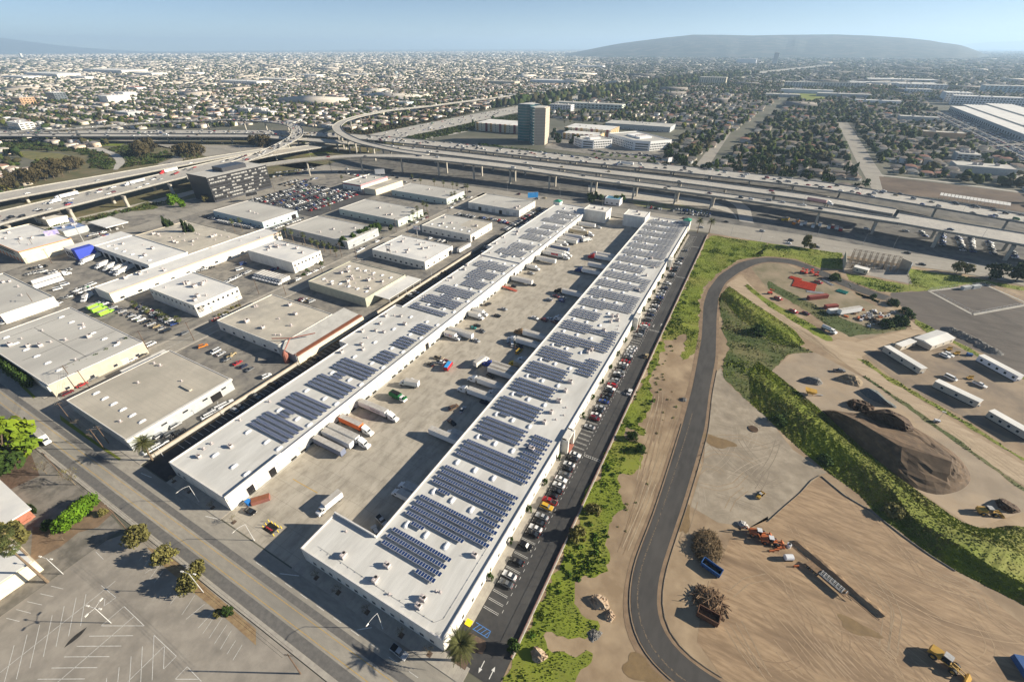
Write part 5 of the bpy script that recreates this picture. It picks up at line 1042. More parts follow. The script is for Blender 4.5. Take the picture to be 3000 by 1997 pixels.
# hundreds of fine wheel marks, all one sheet of thin ribbons
def fine_tracks(n, box, ang, seed, cols_, curve=.006):
    b = [MB(), MB()]; q = random.Random(seed); PB_ = np.array(box); x0, y0 = PB_.min(0); x1, y1 = PB_.max(0); k = 0
    while k < n:
        x, y = q.uniform(x0, x1), q.uniform(y0, y1)
        if not inpoly(np.array([x]), np.array([y]), PB_)[0]: continue
        k += 1; a = q.gauss(*ang); L = q.uniform(10, 42); kap = q.gauss(0, curve)*(6 if q.random() < .15 else 1); w = q.uniform(.05, .16); m = int(L/1.5); L1 = [[], []]
        for i in range(m):
            if not inpoly(np.array([x]), np.array([y]), PB_)[0]: break
            for j, g in enumerate((-.95, .95)): nx, ny = -math.sin(a), math.cos(a); L1[j].append(((x+nx*(g-w), y+ny*(g-w)), (x+nx*(g+w), y+ny*(g+w))))
            x += math.cos(a)*1.5; y += math.sin(a)*1.5; a += kap*1.5
        bb = b[k % 2]; z = .016+.00004*k
        for R in L1:
            for p, r in zip(R, R[1:]): bb.add([(*p[0],z),(*r[0],z),(*r[1],z),(*p[1],z)],[(0,1,2,3)])
    for bb, c in zip(b, cols_): bb.build('wheel_marks', mat('wheel_mark_%d' % (c[0]*1000), c, tuple(v*.8 for v in c), .7), kind='structure')
_pad = [Tj(480,920),Tj(940,1230),Tl(1250,230),Tl(1720,560),Tl(2352,1050),Tl(2500,1600),Tk(2050,1600),Tk(1850,1250),Tk(1900,600),Ti(2050,1450),Tj(0,1330),Tj(300,1070)]
_ax = math.atan2(Tl(1600,1100)[1]-Tl(600,300)[1], Tl(1600,1100)[0]-Tl(600,300)[0])
fine_tracks(70, _pad, (_ax, .3), 5, ((.30,.21,.13),(.40,.29,.18)), .012); fine_tracks(30, [Tl(0,600),Tl(900,850),Tl(1300,1560),Tl(0,1560),Tk(2000,1300)], (_ax-.15, .12), 15, ((.29,.2,.125),(.42,.31,.2)), .006)
fine_tracks(34, [Ti(1800,300),Ti(2200,400),Tj(230,680),Tj(0,1300),Ti(2200,1390),Ti(1700,1200)], (.9, .9), 6, ((.26,.215,.16),(.41,.35,.27)), .02)
fine_tracks(60, [Th(0,620),Th(560,1000),Tj(1000,60),Tj(2352,850),Tj(2352,980),Tj(900,0),Th(0,690)], (math.atan2(Tj(2000,720)[1]-Tj(1200,150)[1], Tj(2000,720)[0]-Tj(1200,150)[0]), .06), 7, ((.36,.275,.18),(.5,.39,.26)), .001)
fine_tracks(70, [Th(1200,520),Th(1480,490),Th(2352,700),Th(2352,1200),Th(1600,870)], (math.atan2(Th(2200,1000)[1]-Th(1300,560)[1], Th(2200,1000)[0]-Th(1300,560)[0]), .15), 8, ((.085,.073,.063),(.14,.12,.1)), .004)
fine_tracks(26, [Ti(1350,100),Ti(1550,300),Ti(1350,1000),Tk(1000,500),Tk(960,250),Ti(1150,900)], (math.atan2(Ti(1500,200)[1]-Tk(1000,600)[1], Ti(1500,200)[0]-Tk(1000,600)[0]), .06), 9, ((.3,.225,.145),(.44,.345,.235)), .001)
P = smooth([Tl(200,300),Tl(370,440),Tl(780,800),Tl(900,900),Tl(1020,1000)], 30, 1); C3 = np.c_[P, np.zeros(30)]
ribbon('trench', offs(C3, .45), offs(C3, -.45), .012, mat('trench_soil', (.07,.045,.03), (.1,.065,.04), .6), 30, it=0)
mp_ = mat('dirt_bank', (.34,.23,.135), (.25,.17,.1), .5, bump=.2)
t = MB(); S = [[(p[0]+ux*(1.1+.9*k)+.2*random.random(), p[1]+uy*(1.1+.9*k)+.2*random.random(), [.0,.7,.75,-.02][k]*(1+.4*random.random())) for k in range(4)] for p, (ux, uy) in zip(P, [(.6,.75)]*30)]
tag(t.loft(S, 0, False, False).build('spoil_bank', mp_), 'low spoil bank along the trench beside the flatbed trailer', 'bank')
for u, v, r in ((2215,490,2.),):
    x, y = Ti(u, v); tag(MB().tube((0,0,-.02),(0,0,.25),r,14).build('burn_pile', m_dk, loc=(x, y, 0)), 'round patch of dark debris on the grey field', 'debris')
m_pud = mat('muddy_water', (.25,.175,.09), (.2,.14,.075), .5, rough=.3, spec=.4)
for k, (f, u, v, rx, ry) in enumerate(((Ti,1880,600,7,3.2),(Tl,820,1065,5,2),(Tk,1190,1455,5,3),(Ti,1590,1330,1.6,6))):
    x, y = f(u, v); struct('puddle', [(x+rx*(1+.25*math.sin(3*a+k))*math.cos(a), y+ry*(1+.25*math.sin(3*a+k))*math.sin(a)) for a in np.linspace(0,6.28,26)[:-1]], .024, m_pud)
# ------------------------------------------------------------------ cabins, containers and pipes
def cabin(label, A_, B_, w, h, m, nw=4, side='S', name='office_trailer', gable=False):
    "rectangular cabin: near long wall runs from A_ to B_ (ground), body behind it"
    x0, y0 = A_; x1, y1 = B_; L = math.hypot(x1-x0, y1-y0); a = math.atan2(y1-y0, x1-x0)
    t = thing(name, label, 'cabin', (x0, y0, 0), a)
    MB().box(0,0,.5,L,w,h).build('wall', m, t); MB().box(.3,.3,0,L-.3,w-.3,.5).build('skirt', m_rub, t)
    if gable: MB().add([(-.2,-.2,h),(L+.2,-.2,h),(L+.2,w+.2,h),(-.2,w+.2,h),(-.2,w/2,h+.9),(L+.2,w/2,h+.9)],[(0,1,5,4),(2,3,4,5),(0,4,3),(1,2,5),(3,2,1,0)]).build('roof', m_rw, t)
    else: MB().box(-.15,-.15,h,L+.15,w+.15,h+.15).build('roof', m_rw, t)
    for i in range(nw): window_on(t, 'S', L*(i+.6)/nw, 1.5, 1.0, 1.1, 0, m_frame)
    MB().box(L-.02,w*.3,.9,L+.6,w*.6,1.7).build('air_conditioner', m_metal, t)
    return t
mcb = mat('beige_cabin', (.55,.49,.40), (.49,.44,.36), .5); mcw = mat('white_cabin', (.76,.76,.77), (.68,.68,.7), .5)
cabin('long beige site cabin with two windows beside the small beige huts', Th(1040,1035), Th(1375,1245), 3.6, 3.6, mcb, 3)
cabin('long beige site cabin opposite the parked van and white pickup', Th(1500,1360), Th(1900,1555), 3.6, 3.6, mcb, 3)
cabin('long beige site cabin with four square windows near the embankment road', Tj(1985,380), Tj(2380,610), 3.6, 3.6, mcb, 5)
cabin('long white site cabin beside the gravel heaps', Th(1900,1120), Th(2260,1315), 3.6, 3.6, mcw, 5)
cabin('small beige hut beside the gabled site office', Th(1205,1035), Th(1340,985), 3.2, 3.2, mcb, 2)
cabin('gabled grey-roofed site office with beige walls', Th(1480,1030), Th(1690,955), 9, 3.4, mcb, 3, gable=True)
def container(label, A_, B_, m, w=2.44, h=2.6):
    x0, y0 = A_; x1, y1 = B_; L = math.hypot(x1-x0, y1-y0); t = thing('shipping_container', label, 'container', (x0, y0, 0), math.atan2(y1-y0, x1-x0))
    MB().box(0,0,.05,L,w,h).build('shell', m, t); b = MB()
    for x in np.arange(.2, L-.1, .5): b.box(x,-.06,.15,x+.22,w+.06,h-.12)
    b.build('corrugation', m, t); MB().box(L,.1,.15,L+.05,w/2-.03,h-.1).box(L,w/2+.03,.15,L+.05,w-.1,h-.1).build('door', m, t); return t
m_cred = mat('container_red', (.27,.06,.045), (.2,.05,.04), .8)
container('dark red shipping container behind the orange pipes', Th(375,565), Th(550,545), m_cred)
container('short red shipping container beside the white box trailer', Th(530,650), Th(640,640), m_cred)
container('white cargo container leaning against the red one', Th(560,690), Th(650,680), mat('container_white', (.7,.69,.66), (.6,.59,.56), .8))
semi('white box trailer parked on the weedy mound', *Th(830,670), math.atan2(Th(650,700)[1]-Th(830,670)[1], Th(650,700)[0]-Th(830,670)[0]), (.72,.73,.72), None, tractor=False)
def pipes(label, f, pts, m, n, r=.22, name='pipe_stack'):
    (u0, v0), (u1, v1) = pts; p, q = f(u0, v0), f(u1, v1); a = math.atan2(q[1]-p[1], q[0]-p[0]); L = math.hypot(q[0]-p[0], q[1]-p[1])
    t = thing(name, label, 'pipes', (*p, 0), a)
    for i in range(n): MB().tube((random.uniform(0,.4),(i-n/2)*2.1*r,r),(L-random.uniform(0,.4),(i-n/2)*2.1*r,r),r,7).build('pipe', m, t)
m_or = mat('orange_pipe', (.75,.09,.03), (.6,.08,.03), .5)
pipes('broad bed of orange-red plastic pipes laid on the ground', Th, ((230,400),(440,450)), m_or, 24, .26)
pipes('second shorter bed of orange-red pipes beside the first', Th, ((200,350),(310,380)), m_or, 9, .26)
pipes('grey steel pipes lying beside the orange pipes', Th, ((350,480),(520,500)), m_metal, 12, .12); pipes('grey steel lengths stacked by the haul road', Th, ((500,370),(600,430)), m_metal, 8, .15)
pipes('bundle of teal pipes beside the haul road', Th, ((635,470),(730,500)), mat('teal_pipe', (.02,.28,.22), (.02,.22,.18), .5), 8, .3)
m_rl = mat('lift_red', (.6,.07,.04), (.5,.06,.04), .6)
def boomlift(label, x, y, rz):
    t = thing('boom_lift', label, 'lift', (x, y, 0), rz); MB().box(-1.2,-.9,.5,1.2,.9,1.5).build('chassis', m_rl, t); wheels(t, (-.9,.9), .85)
    MB().tube((-1,0,1.5),(2.2,0,3.0),.16).build('boom', m_rl, t); MB().tube((2.2,0,3),(.2,.3,3.4),.14).build('jib', m_rl, t); MB().box(-.6,-.1,2.6,.2,.9,3.6).build('basket', m_rl, t); return t
for k, (u, v) in enumerate(((310,310),(345,320),(400,315),(440,340))): boomlift('red boom lift parked in the cluster beside the orange pipes', *Th(u,v), k*1.2)['group'] = 'red boom lifts in a cluster'
boomlift('red boom lift standing alone on the strip by the haul road', *Th(15,505), .4)
db = random.Random(8)
for i in range(46):
    u, v = db.gauss(940, 75), db.gauss(715, 28); x, y = Th(u, v); c = db.choice([m_wallf, m_metal, m_wood, m_frame, m_rub, m_org])
    b = MB(); b.cbox(0,0,0,db.uniform(.6,3.2),db.uniform(.4,1.6),db.uniform(.3,1.3),0,db.uniform(0,3)); b.cbox(.2,.1,.2,db.uniform(.4,1.5),db.uniform(.3,1.),db.uniform(.4,1.4),0,db.uniform(0,3)); tag(b.build('scrap', c, loc=(x, y, 0)), 'piece of scrap in the heap beside the white box trailer', 'scrap', 'scrap heap by the box trailer')
boat = thing('light_tower', 'mobile light tower with two lamps on the haul road edge', 'light tower', (*Tj(1545,425),0)); MB().box(-1,-.6,.3,1,.6,1.3).build('trailer', m_frame, boat); MB().tube((0,0,1.3),(.2,0,6),.06).build('mast', m_metal, boat); MB().box(-.5,-.2,5.9,.9,.2,6.3).build('lamp_head', m_lamp, boat); wheels(boat, (0,), .7)
# ------------------------------------------------------------------ substation
ss = thing('substation', 'walled electrical substation packed with steel gantries beside the avenue', 'substation', (0,0,0)); q = random.Random(2)
c0, c1, c2, c3 = Th(690,290), Th(690,190), Th(1290,300), Th(1310,400)
for (pa, pb, hh, mm) in ((Th(690,290), Th(690,180), 6.5, m_wt), (Th(690,180), Th(1290,290), 1.2, m_wt), (Th(1200,250), Th(1290,290), 6.5, m_wt), (Th(1290,290), Th(1275,330), 6.5, m_wg)):
    d = math.hypot(pb[0]-pa[0], pb[1]-pa[1]); MB().cbox((pa[0]+pb[0])/2,(pa[1]+pb[1])/2,-.03,d,.4,hh,0,math.atan2(pb[1]-pa[1],pb[0]-pa[0])).build('perimeter_wall', mm, ss)
struct('substation_pad', [Th(690,300),Th(695,185),Th(1285,295),Th(1325,415),Th(900,330)], .03, mat('substation_gravel', (.33,.3,.26), (.27,.25,.22), .3))
mst = mat('rusty_steel', (.20,.16,.12), (.28,.24,.19), .6)
a0 = math.atan2(Th(1180,250)[1]-Th(740,170)[1], Th(1180,250)[0]-Th(740,170)[0])
for r_, (u0, v0) in enumerate(((760,185),(755,210),(750,235))):
    for i in range(9):
        u = u0+i*52; v = v0+i*9; x, y = Th(u, v); hh = 8.5-1.2*r_
        g = MB(); 
        for d in (-.5,.5): g.tube((x+d,y-.5,0),(x+d,y-.5,hh),.09,4).tube((x+d,y+.5,0),(x+d,y+.5,hh),.09,4)
        for z in np.arange(1,hh,1.5): g.tube((x-.5,y-.5,z),(x+.5,y+.5,z+1),.05,4).tube((x+.5,y-.5,z),(x-.5,y+.5,z+1),.05,4)
        g.build('gantry_post', mst, ss)
    xa, ya = Th(u0, v0); xb, yb_ = Th(u0+416, v0+72)
    for z in (hh-.2, hh-1.2, hh-2.6): MB().tube((xa,ya,z),(xb,yb_,z),.14,5).build('gantry_beam', mst, ss)
for i in range(22):
    x, y = Th(q.uniform(740,1180), q.uniform(235,285)); g = MB(); g.cbox(x,y,.0,q.uniform(.8,2.2),q.uniform(.8,1.8),q.uniform(1.2,3.0)); g.tube((x,y,2),(x+.2,y,4),.12,6); g.build('transformer', q.choice([mst, m_metal]), ss)
x, y = Th(860,330); cabin('flat-roofed beige control hut in front of the substation gantries', Th(770,300), Th(900,335), 5, 3.8, mcb, 2, name='control_hut')
# fenced compound in the gravel yard
fz = [Th(1475,478),Th(1990,420),Th(2400,600),Th(1880,695)]
fc = thing('fenced_compound', 'square fenced compound with pale kerbs in the dark gravel yard', 'fence', (0,0,0))
for pa, pb in zip(fz, fz[1:]+fz[:1]):
    d = math.hypot(pb[0]-pa[0], pb[1]-pa[1]); an = math.atan2(pb[1]-pa[1], pb[0]-pa[0]); cx, cy = (pa[0]+pb[0])/2, (pa[1]+pb[1])/2
    MB().cbox(cx,cy,-.02,d,1.8,.12,0,an).build('kerb', m_conc, fc); MB().cbox(cx,cy,2.2,d,.06,.06,0,an).cbox(cx,cy,1.1,d,.03,.04,0,an).build('rail', m_frame, fc)
    for i in range(int(d/3)): s = i*3/d; MB().tube((pa[0]+(pb[0]-pa[0])*s,pa[1]+(pb[1]-pa[1])*s,0),(pa[0]+(pb[0]-pa[0])*s,pa[1]+(pb[1]-pa[1])*s,2.3),.05,5).build('post', m_frame, fc)
for u, v in ((1820,465),(1910,455)): container('grey-green equipment kiosk inside the fenced compound', Th(u-30,v+8), Th(u+40,v-2), m_wg, 2.2, 2.4)['group'] = 'equipment kiosks in the fenced compound'
# ------------------------------------------------------------------ vehicles in place
Z = {1:(1050,1480,2.987),2:(1150,1240,2.987),3:(1300,1080,2.987),4:(1450,900,2.987),5:(1550,780,2.987),6:(1700,640,3.846),11:(700,1100,2.987),12:(880,960,2.987),13:(1100,800,2.987),14:(1300,680,3.846),15:(1430,580,3.846)}
def zp(k, u, v, z=0.): a, b_, s = Z[k]; return W(a+u/s, b_+v/s, z)
wh = (.74,.74,.73)
# --- trucks backed on to the docks of the alley-side warehouse
XA = -133.7
dockA = [(11,700,578,'t','blue-grey box trailer without a tractor at the dock, first in the row',(.17,.19,.26)),(11,790,520,'t','white box trailer without a tractor between blue-grey trailer and white semi',wh),(11,820,462,'s','white semi truck with dusty roof beside the orange container',wh),(11,905,380,'c','semi truck with an orange container and white cab at the dock',(.72,.17,.05)),(11,1080,243,'s','white semi truck lettered Con-way on its side at the dock',wh),
 (13,672,492,'t','long white box trailer beside the purple and orange lettered truck',wh),(13,1225,38,'t','white box trailer beyond the red dock ramp',wh),
 (14,1078,280,'t','white box trailer parked alone between two box trucks at the dock',wh),(15,660,600,'k','white semi trailer with a red panel on its side',wh),(15,690,575,'s','white semi truck beside the red-panelled trailer',wh),(15,735,535,'t','dark blue box trailer beside the cream truck',(.10,.14,.24)),(15,838,455,'t','cream white box trailer with open dock gap beside it',(.8,.78,.7)),(15,850,440,'t','narrow slate blue box trailer between white ones',(.14,.16,.26)),(15,895,405,'s','white semi truck three docks before the tan trailer',wh),(15,955,352,'s','semi truck with a tan ribbed trailer near the stair tower',(.55,.47,.32)),(15,1050,275,'t','white box trailer next to the stair tower wall',wh)]
for k, u, v, ty, lab, c in dockA:
    y = zp(k, u, v, 4.)[1]+1.35
    if ty == 's': semi(lab, XA, y, 0, c, wh, text=([('Con-way',(.02,.02,.03),0)],1.5,-8.5,-1,2.2) if 'Con-way' in lab else None)
    elif ty == 'c': semi(lab, XA, y, 0, c, wh, con=True)
    elif ty == 'k':
        t = semi(lab, XA, y, 0, c, wh); pb = MB().box(-9,-1.32,2.0,-3.2,-1.28,3.6).build('red_panel', mat('panel_red', (.5,.02,.03)), t, loc=(16.1,0,0)); lettering(t, [('K LINE',(.8,.8,.8),0)], 1.1, 8.2, -1, 2.35)
    else: semi(lab, XA, y, 0, c, None, tractor=False)
for k, u, v, lab, tx in [(13,640,527,'white box truck lettered in purple and orange at the dock',([('Fed',(.1,.02,.3),0),('Ex',(.75,.18,.02),2.75)],1.9,-6.3,-1,1.75)),(13,850,352,'white box truck, nearer of the pair at the dock',None),(13,885,322,'white box truck, farther of the pair at the dock',None),(14,805,507,'white box truck with a dark car at its nose',None),(14,970,372,'white box truck with small grey lettering beside a parked car',None),(15,808,482,'white box truck beside the blue trailer',None),(15,755,517,'cream box truck half hidden by the blue trailer',None),(15,1002,322,'white box truck next to the tan trailer',None)]:
    y = zp(k, u, v, 3.6)[1]+1.35; boxtruck(lab, XA, y, 0, wh, wh, text=tx)
# --- trucks backed on to the other warehouse; they face the yard
XB = -78.3
dockB = [(2,355,80,'t','white trailer striped in blue and orange, without a tractor, in the shade',wh),(2,500,75,'b','white box truck tight beside the striped trailer',wh),(2,90,540,'b','white box truck, farther of the shaded pair near the street wing',wh),(2,20,595,'b','white box truck, nearer of the shaded pair by the street wing',wh),
 (3,55,545,'b2','white box truck beside the black car in the shade',wh),(3,150,165,'s','white semi truck with a small dark badge on its trailer',wh),(3,235,75,'s','white semi truck beside a black sedan facing the yard',wh),(3,385,185,'b2','white step van truck between two semis',wh),(3,405,10,'t','white trailer without a tractor at the strip-side docks',wh),
 (4,125,265,'s','white high-roof semi truck beside the brown tractor',wh),(4,190,200,'n','semi truck with a brown tractor and white trailer',(.22,.13,.06)),(4,160,480,'y','yellow-cabbed box truck with a tan box',(.6,.42,.03)),(4,185,430,'b2','white box truck with a blue-white roof beside the yellow one',wh),(4,0,520,'t','large white trailer nosing into the sun near the yellow truck',wh),(4,510,65,'b2','white box truck beside the dark red cars',wh),
 (5,250,205,'n','semi truck with a black tractor and lettered white trailer',(.015,.015,.018)),(5,210,435,'b2','white box truck next to a white sedan in the shade',wh),(5,550,45,'n','semi truck with a blue tractor and white trailer',(.02,.06,.25)),
 (6,112,415,'n','semi truck with a bright red tractor and white trailer',(.55,.015,.02)),(6,135,385,'s','white semi truck hidden behind the red tractor',wh),(6,122,520,'t','white trailer with a dark blue logo panel',wh),(6,130,600,'n','semi truck with a navy tractor deep in the dock',(.02,.05,.18))]
for k, u, v, ty, lab, c in dockB:
    x, y = zp(k, u, v, 2.5)
    if ty in ('s','n'): semi(lab, min(XB, x+22.3) if x+22.3 < XB+6 else XB, y+.4, math.pi, wh, c)
    elif ty == 't': semi(lab, XB, y+.8, math.pi, c, None, tractor=False)
    elif ty == 'y': boxtruck(lab, min(XB, x+11), y+.8, math.pi, (.5,.46,.36), c)
    else: boxtruck(lab, min(XB, x+(11 if ty == 'b' else 9)), y+.6, math.pi, wh, wh, big=(ty == 'b'))
# --- free-standing vehicles in the yard
def heading(f, a, b_): p, q = f(*a), f(*b_); return math.atan2(q[1]-p[1], q[0]-p[0])
boxtruck('white box truck standing alone in the sunny yard near the street gate', *To(790,1110), heading(To,(790,1110),(570,1290)), wh, wh)
boxtruck('white box truck parked askew, tail toward the long sunny wall', *zp(12,1040,520), heading(lambda u,v: zp(12,u,v),(1040,520),(870,490)), wh, wh, big=True)
boxtruck('tan-roofed white box truck stranded mid-yard beside the blue tractor', *zp(13,870,830), heading(lambda u,v: zp(13,u,v),(870,830),(985,750)), (.66,.63,.55), wh, big=True)
semi('semi truck with a bright blue tractor, black tractor tucked behind it', XB, zp(13,975,810)[1], math.pi, (.66,.64,.58), (.02,.05,.3))
semi('pale trailer with sunlit nose standing beside the blue tractor', XB, zp(13,1010,850)[1]-1, math.pi, (.7,.68,.62), None, tractor=False)
boxtruck('dark-tailed box trailer truck turned toward the yard near the stair tower', *zp(15,1060,500), R_(60), (.62,.62,.6), wh)
gt = thing('garbage_truck', 'green garbage truck with a white cab by the dock wall', 'truck', (*zp(12,795,590),0), heading(lambda u,v: zp(12,u,v),(795,590),(930,655)))
mgg = mat('garbage_green', (.02,.17,.05), (.015,.12,.04), .8, rough=.5)
b = MB(); extr(b, [(0,.9),(-.2,2.4),(.5,3.3),(6.2,3.3),(6.4,.9)], 1.25); b.build('hopper_body', mgg, gt); MB().box(1,-1.0,3.28,6.,1.,3.45).box(3.6,-1.,3.3,6,1,3.7).build('roof_ribs', m_rub, gt); o = obj('cab', ME_CABS, gt, loc=(7.6,0,.2), color=wh); obj('windscreen', ME_WSS, gt, loc=(7.6,0,.2)); wheels(gt, (1.5,2.7,8.3)); MB().box(8.8,-1.1,2.2,9.8,1.1,2.9).build('fork_arm', mgg, gt)
ft = thing('food_truck', 'red food truck with a bright blue roof and open side flap', 'truck', (*zp(13,640,830),0), R_(100))
MB().box(-3.2,-1.1,.6,2.2,1.1,2.7).build('body', mat('food_red', (.45,.02,.03), (.35,.02,.03), .6), ft); MB().box(-3.2,-1.0,2.7,2.2,1.0,2.85).build('roof', mat('food_blue', (.05,.35,.75)), ft); MB().box(2.2,-1.05,.6,3.3,1.05,1.9).build('cab', mat('food_red', (0,0,0)), ft); MB().add([(-2.5,1.1,2.5),(1.2,1.1,2.5),(1.2,2.6,2.3),(-2.5,2.6,2.3)],[(0,1,2,3),(3,2,1,0)]).build('side_flap', mat('flap_pink', (.55,.2,.22)), ft); wheels(ft, (-2,2.5), .95)
dr = thing('dock_ramp', 'red steel dock ramp sloping down from the sunlit wall', 'ramp', (-134.2, zp(14,720,640)[1],0)); mr_ = mat('ramp_red', (.4,.09,.05), (.3,.07,.05), .8)
MB().add([(0,-1.3,1.3),(3,-1.3,1.3),(11,-1.3,.1),(11,1.3,.1),(3,1.3,1.3),(0,1.3,1.3),(0,-1.3,1.05),(3,-1.3,1.05),(11,-1.3,-.02),(11,1.3,-.02),(3,1.3,1.05),(0,1.3,1.05)],[(0,1,4,5),(1,2,3,4),(6,7,1,0),(7,8,2,1),(10,9,3,4),(11,10,4,5),(8,9,3,2)]).build('ramp_deck', mr_, dr)
for s in (-1.3,1.3): MB().tube((0,s,2.2),(3,s,2.2),.04).tube((3,s,2.2),(11,s,1.0),.04).build('rail', mr_, dr)
cb = thing('waste_container', 'rust-red open waste container by the near end dock', 'bin', (*To(50,1150),0), .9); MB().box(-3,-1.2,.1,3,1.2,1.7).build('shell', mat('rust_red', (0,0,0)), cb); MB().box(-2.9,-1.1,1.65,2.9,1.1,1.72).build('lid', mat('rust', (0,0,0)), cb)
tag(MB().box(-1,-.8,0,1,.8,1.5).box(-1.05,-.85,1.4,1.05,.85,1.55).build('recycling_bin', mat('bin_blue', (.02,.2,.6)), loc=(*Te(2290,1175),0)), 'bright blue recycling bin near the warehouse street corner', 'bin')
bz = thing('bollard_enclosure', 'red pipe valves guarded by yellow bollards by the yard gate', 'valves', (*To(135,1400),0))
for i, (u, v) in enumerate(((70,1395),(95,1370),(120,1340),(150,1355),(180,1370),(205,1390),(235,1400),(205,1435),(165,1470))):
    p = To(u, v); MB().tube((p[0]-bz.location.x,p[1]-bz.location.y,0),(p[0]-bz.location.x,p[1]-bz.location.y,1.2),.12,8).build('bollard', m_bright, bz)
MB().cbox(0,0,0,4.5,3,.08).build('pad', m_rub, bz)
for i in range(3): MB().tube((-1.2+i*1.1,-.6,.1),(-1.2+i*1.1,-.6,.8),.12).tube((-1.5+i*1.1,-.6,.7),(-.5+i*1.1,-.4,.7),.14).build('valve', mat('valve_red', (.5,.04,.05)), bz)
yg = random.Random(17)
def ycar(k, u, v, kind, c, rz, where='parked in the truck yard'): x, y = zp(k, u, v, .7); car(kind, c, x, y, rz, where, f'cars parked in the truck yard')
for k, u, v, kind, c, rz in [(13,480,795,'sedan','black',2.9),(13,555,740,'pickup','tan',.2),(13,625,770,'sedan','maroon',-.2),(13,575,778,'pickup','white',.2),(12,985,458,'hatchback','white',2.8),(13,890,457,'sedan','black',.3),(13,855,478,'hatchback','teal',.3),(13,935,503,'sedan','grey',-.3),(13,885,587,'sedan','silver',-.2),(13,1070,370,'sedan','black',0),(13,1125,312,'sedan','silver',0),(13,985,270,'suv','black',1.2),(14,980,462,'pickup','silver',0),(14,1010,590,'sedan','black',0),(14,790,607,'hatchback','black',.2),(15,1245,333,'pickup','white',0),
    (3,85,335,'suv','brown',1.2),(3,165,355,'sedan','silver',1.7),(3,75,470,'sedan','black',-.3),(3,365,297,'pickup','navy',0),(3,410,60,'sedan','black',-.2),(4,112,303,'suv','silver',2.2),(4,150,322,'suv','white',2.2),(4,183,333,'hatchback','gold',2.2),(4,228,340,'sedan','navy',2.2),(4,350,90,'sedan','white',-.1),(4,485,100,'sedan','white',2.9),(4,430,108,'suv','maroon',2.9),(4,520,125,'sedan','maroon',2.9),(4,210,385,'van','yellow',1.5),(5,180,290,'suv','silver',2.9),(5,235,258,'sedan','maroon',2.9),(5,285,298,'hatchback','blue',2.9),(5,295,273,'sedan','silver',2.9),(1,205,130,'pickup','silver',-.25),(1,150,220,'suv','silver',2.7),(5,55,450,'sedan','white',-.2)]:
    ycar(k, u, v, kind, c, rz)
x, y = Te(2300,1240,.7); car('sedan', 'black', x, y, .1, 'in the shadow of the warehouse corner by the blue bin', 'single parked cars')
# --- strip beside the warehouse, read off the photograph
row = [(Ti,600,730,'sedan','white'),(Ti,560,765,'suv','black'),(Ti,535,815,'sedan','white'),(Ti,515,857,'sedan','black'),(Ti,487,905,'sedan','grey'),(Ti,468,955,'sedan','white'),(Ti,437,1005,'sedan','white'),(Ti,410,1055,'sedan','black'),(Ti,385,1103,'hatchback','black'),(Ti,370,1160,'pickup','red'),(Ti,348,1213,'suv','yellow'),(Ti,310,1305,'sedan','silver'),(Ti,270,1355,'sedan','black'),(Ti,240,1408,'sedan','white'),(Ti,212,1455,'sedan','black'),
 (Tk,155,330,'suv','black'),(Tk,75,470,'sedan','black'),(Tk,15,605,'sedan','white'),(Tk,-15,680,'sedan','grey'),(Ti,735,475,'sedan','silver'),(Ti,775,395,'suv','maroon'),(Ti,793,362,'sedan','white'),(Ti,820,333,'suv','black'),(Ti,842,298,'hatchback','silver'),(Ti,868,240,'sedan','blue'),(Ti,885,210,'sedan','black'),(Ti,903,180,'sedan','black'),(Ti,920,147,'sedan','black'),
 (Tg,830,1552,'sedan','silver'),(Tg,955,1352,'suv','red'),(Tg,930,1380,'suv','white'),(Tg,965,1325,'sedan','grey'),(Tg,983,1303,'hatchback','silver'),(Tg,1000,1268,'suv','black'),(Tg,1010,1248,'pickup','white'),(Tg,1015,1218,'sedan','grey'),(Tg,1028,1187,'sedan','black'),(Tg,1045,1152,'sedan','white'),(Tg,1060,1125,'sedan','red'),(Tg,1080,1098,'sedan','black'),(Tg,1087,1073,'sedan','silver'),(Tg,1095,1047,'hatchback','silver'),(Tg,1108,1022,'sedan','white'),(Tg,1118,998,'sedan','white'),
 (Tg,1195,890,'suv','silver'),(Tg,1200,862,'sedan','black'),(Tg,1210,835,'sedan','grey'),(Tg,1228,806,'suv','white'),(Tg,1248,785,'sedan','red'),(Tg,1270,745,'van','grey'),(Tg,1300,700,'sedan','navy'),(Tg,1325,663,'suv','white'),(Tg,1338,640,'sedan','black'),(Tg,1350,615,'sedan','white'),(Tg,1363,590,'sedan','black'),(Tg,1373,566,'suv','black'),(Tg,1385,540,'sedan','blue'),(Tg,1397,512,'sedan','white'),(Tg,1408,485,'sedan','silver'),(Tg,1420,455,'suv','navy'),(Tg,1440,410,'pickup','white'),(Tg,1478,347,'suv','black'),(Tg,1497,325,'sedan','silver'),(Tg,1510,292,'suv','black'),(Tg,1520,262,'sedan','grey'),(Tg,1545,225,'pickup','white'),(Tg,1560,200,'sedan','grey'),(Tg,1575,180,'sedan','black'),(Tg,1612,108,'sedan','grey')]
for i, (f, u, v, kind, c) in enumerate(row):
    y = f(u, v, .7)[1]; car(kind, c, -35.3+random.uniform(-.25,.25), y, math.pi if i % 5 else 0, 'in the parking strip beside the strip-side warehouse', 'cars in the parking strip')
x, y = Ti(1080,148,.7); car('sedan', 'white', x, y, R_(90), 'driving down the lane of the parking strip', 'cars driving')
x, y = Tg(1235,1070,.7); car('hatchback', 'gold', x, y, R_(90), 'driving up the lane of the parking strip', 'cars driving')
x, y = Tn(1315,1290,.7); car('pickup', 'silver', x, y, R_(-3), 'driving on the shaded side of the main street', 'cars driving')
x, y = Te(400,590,.8); boxtruck('white box truck with a blue-topped body on the main street beside the big tree', x-6, y+.5, R_(-2), wh, wh)
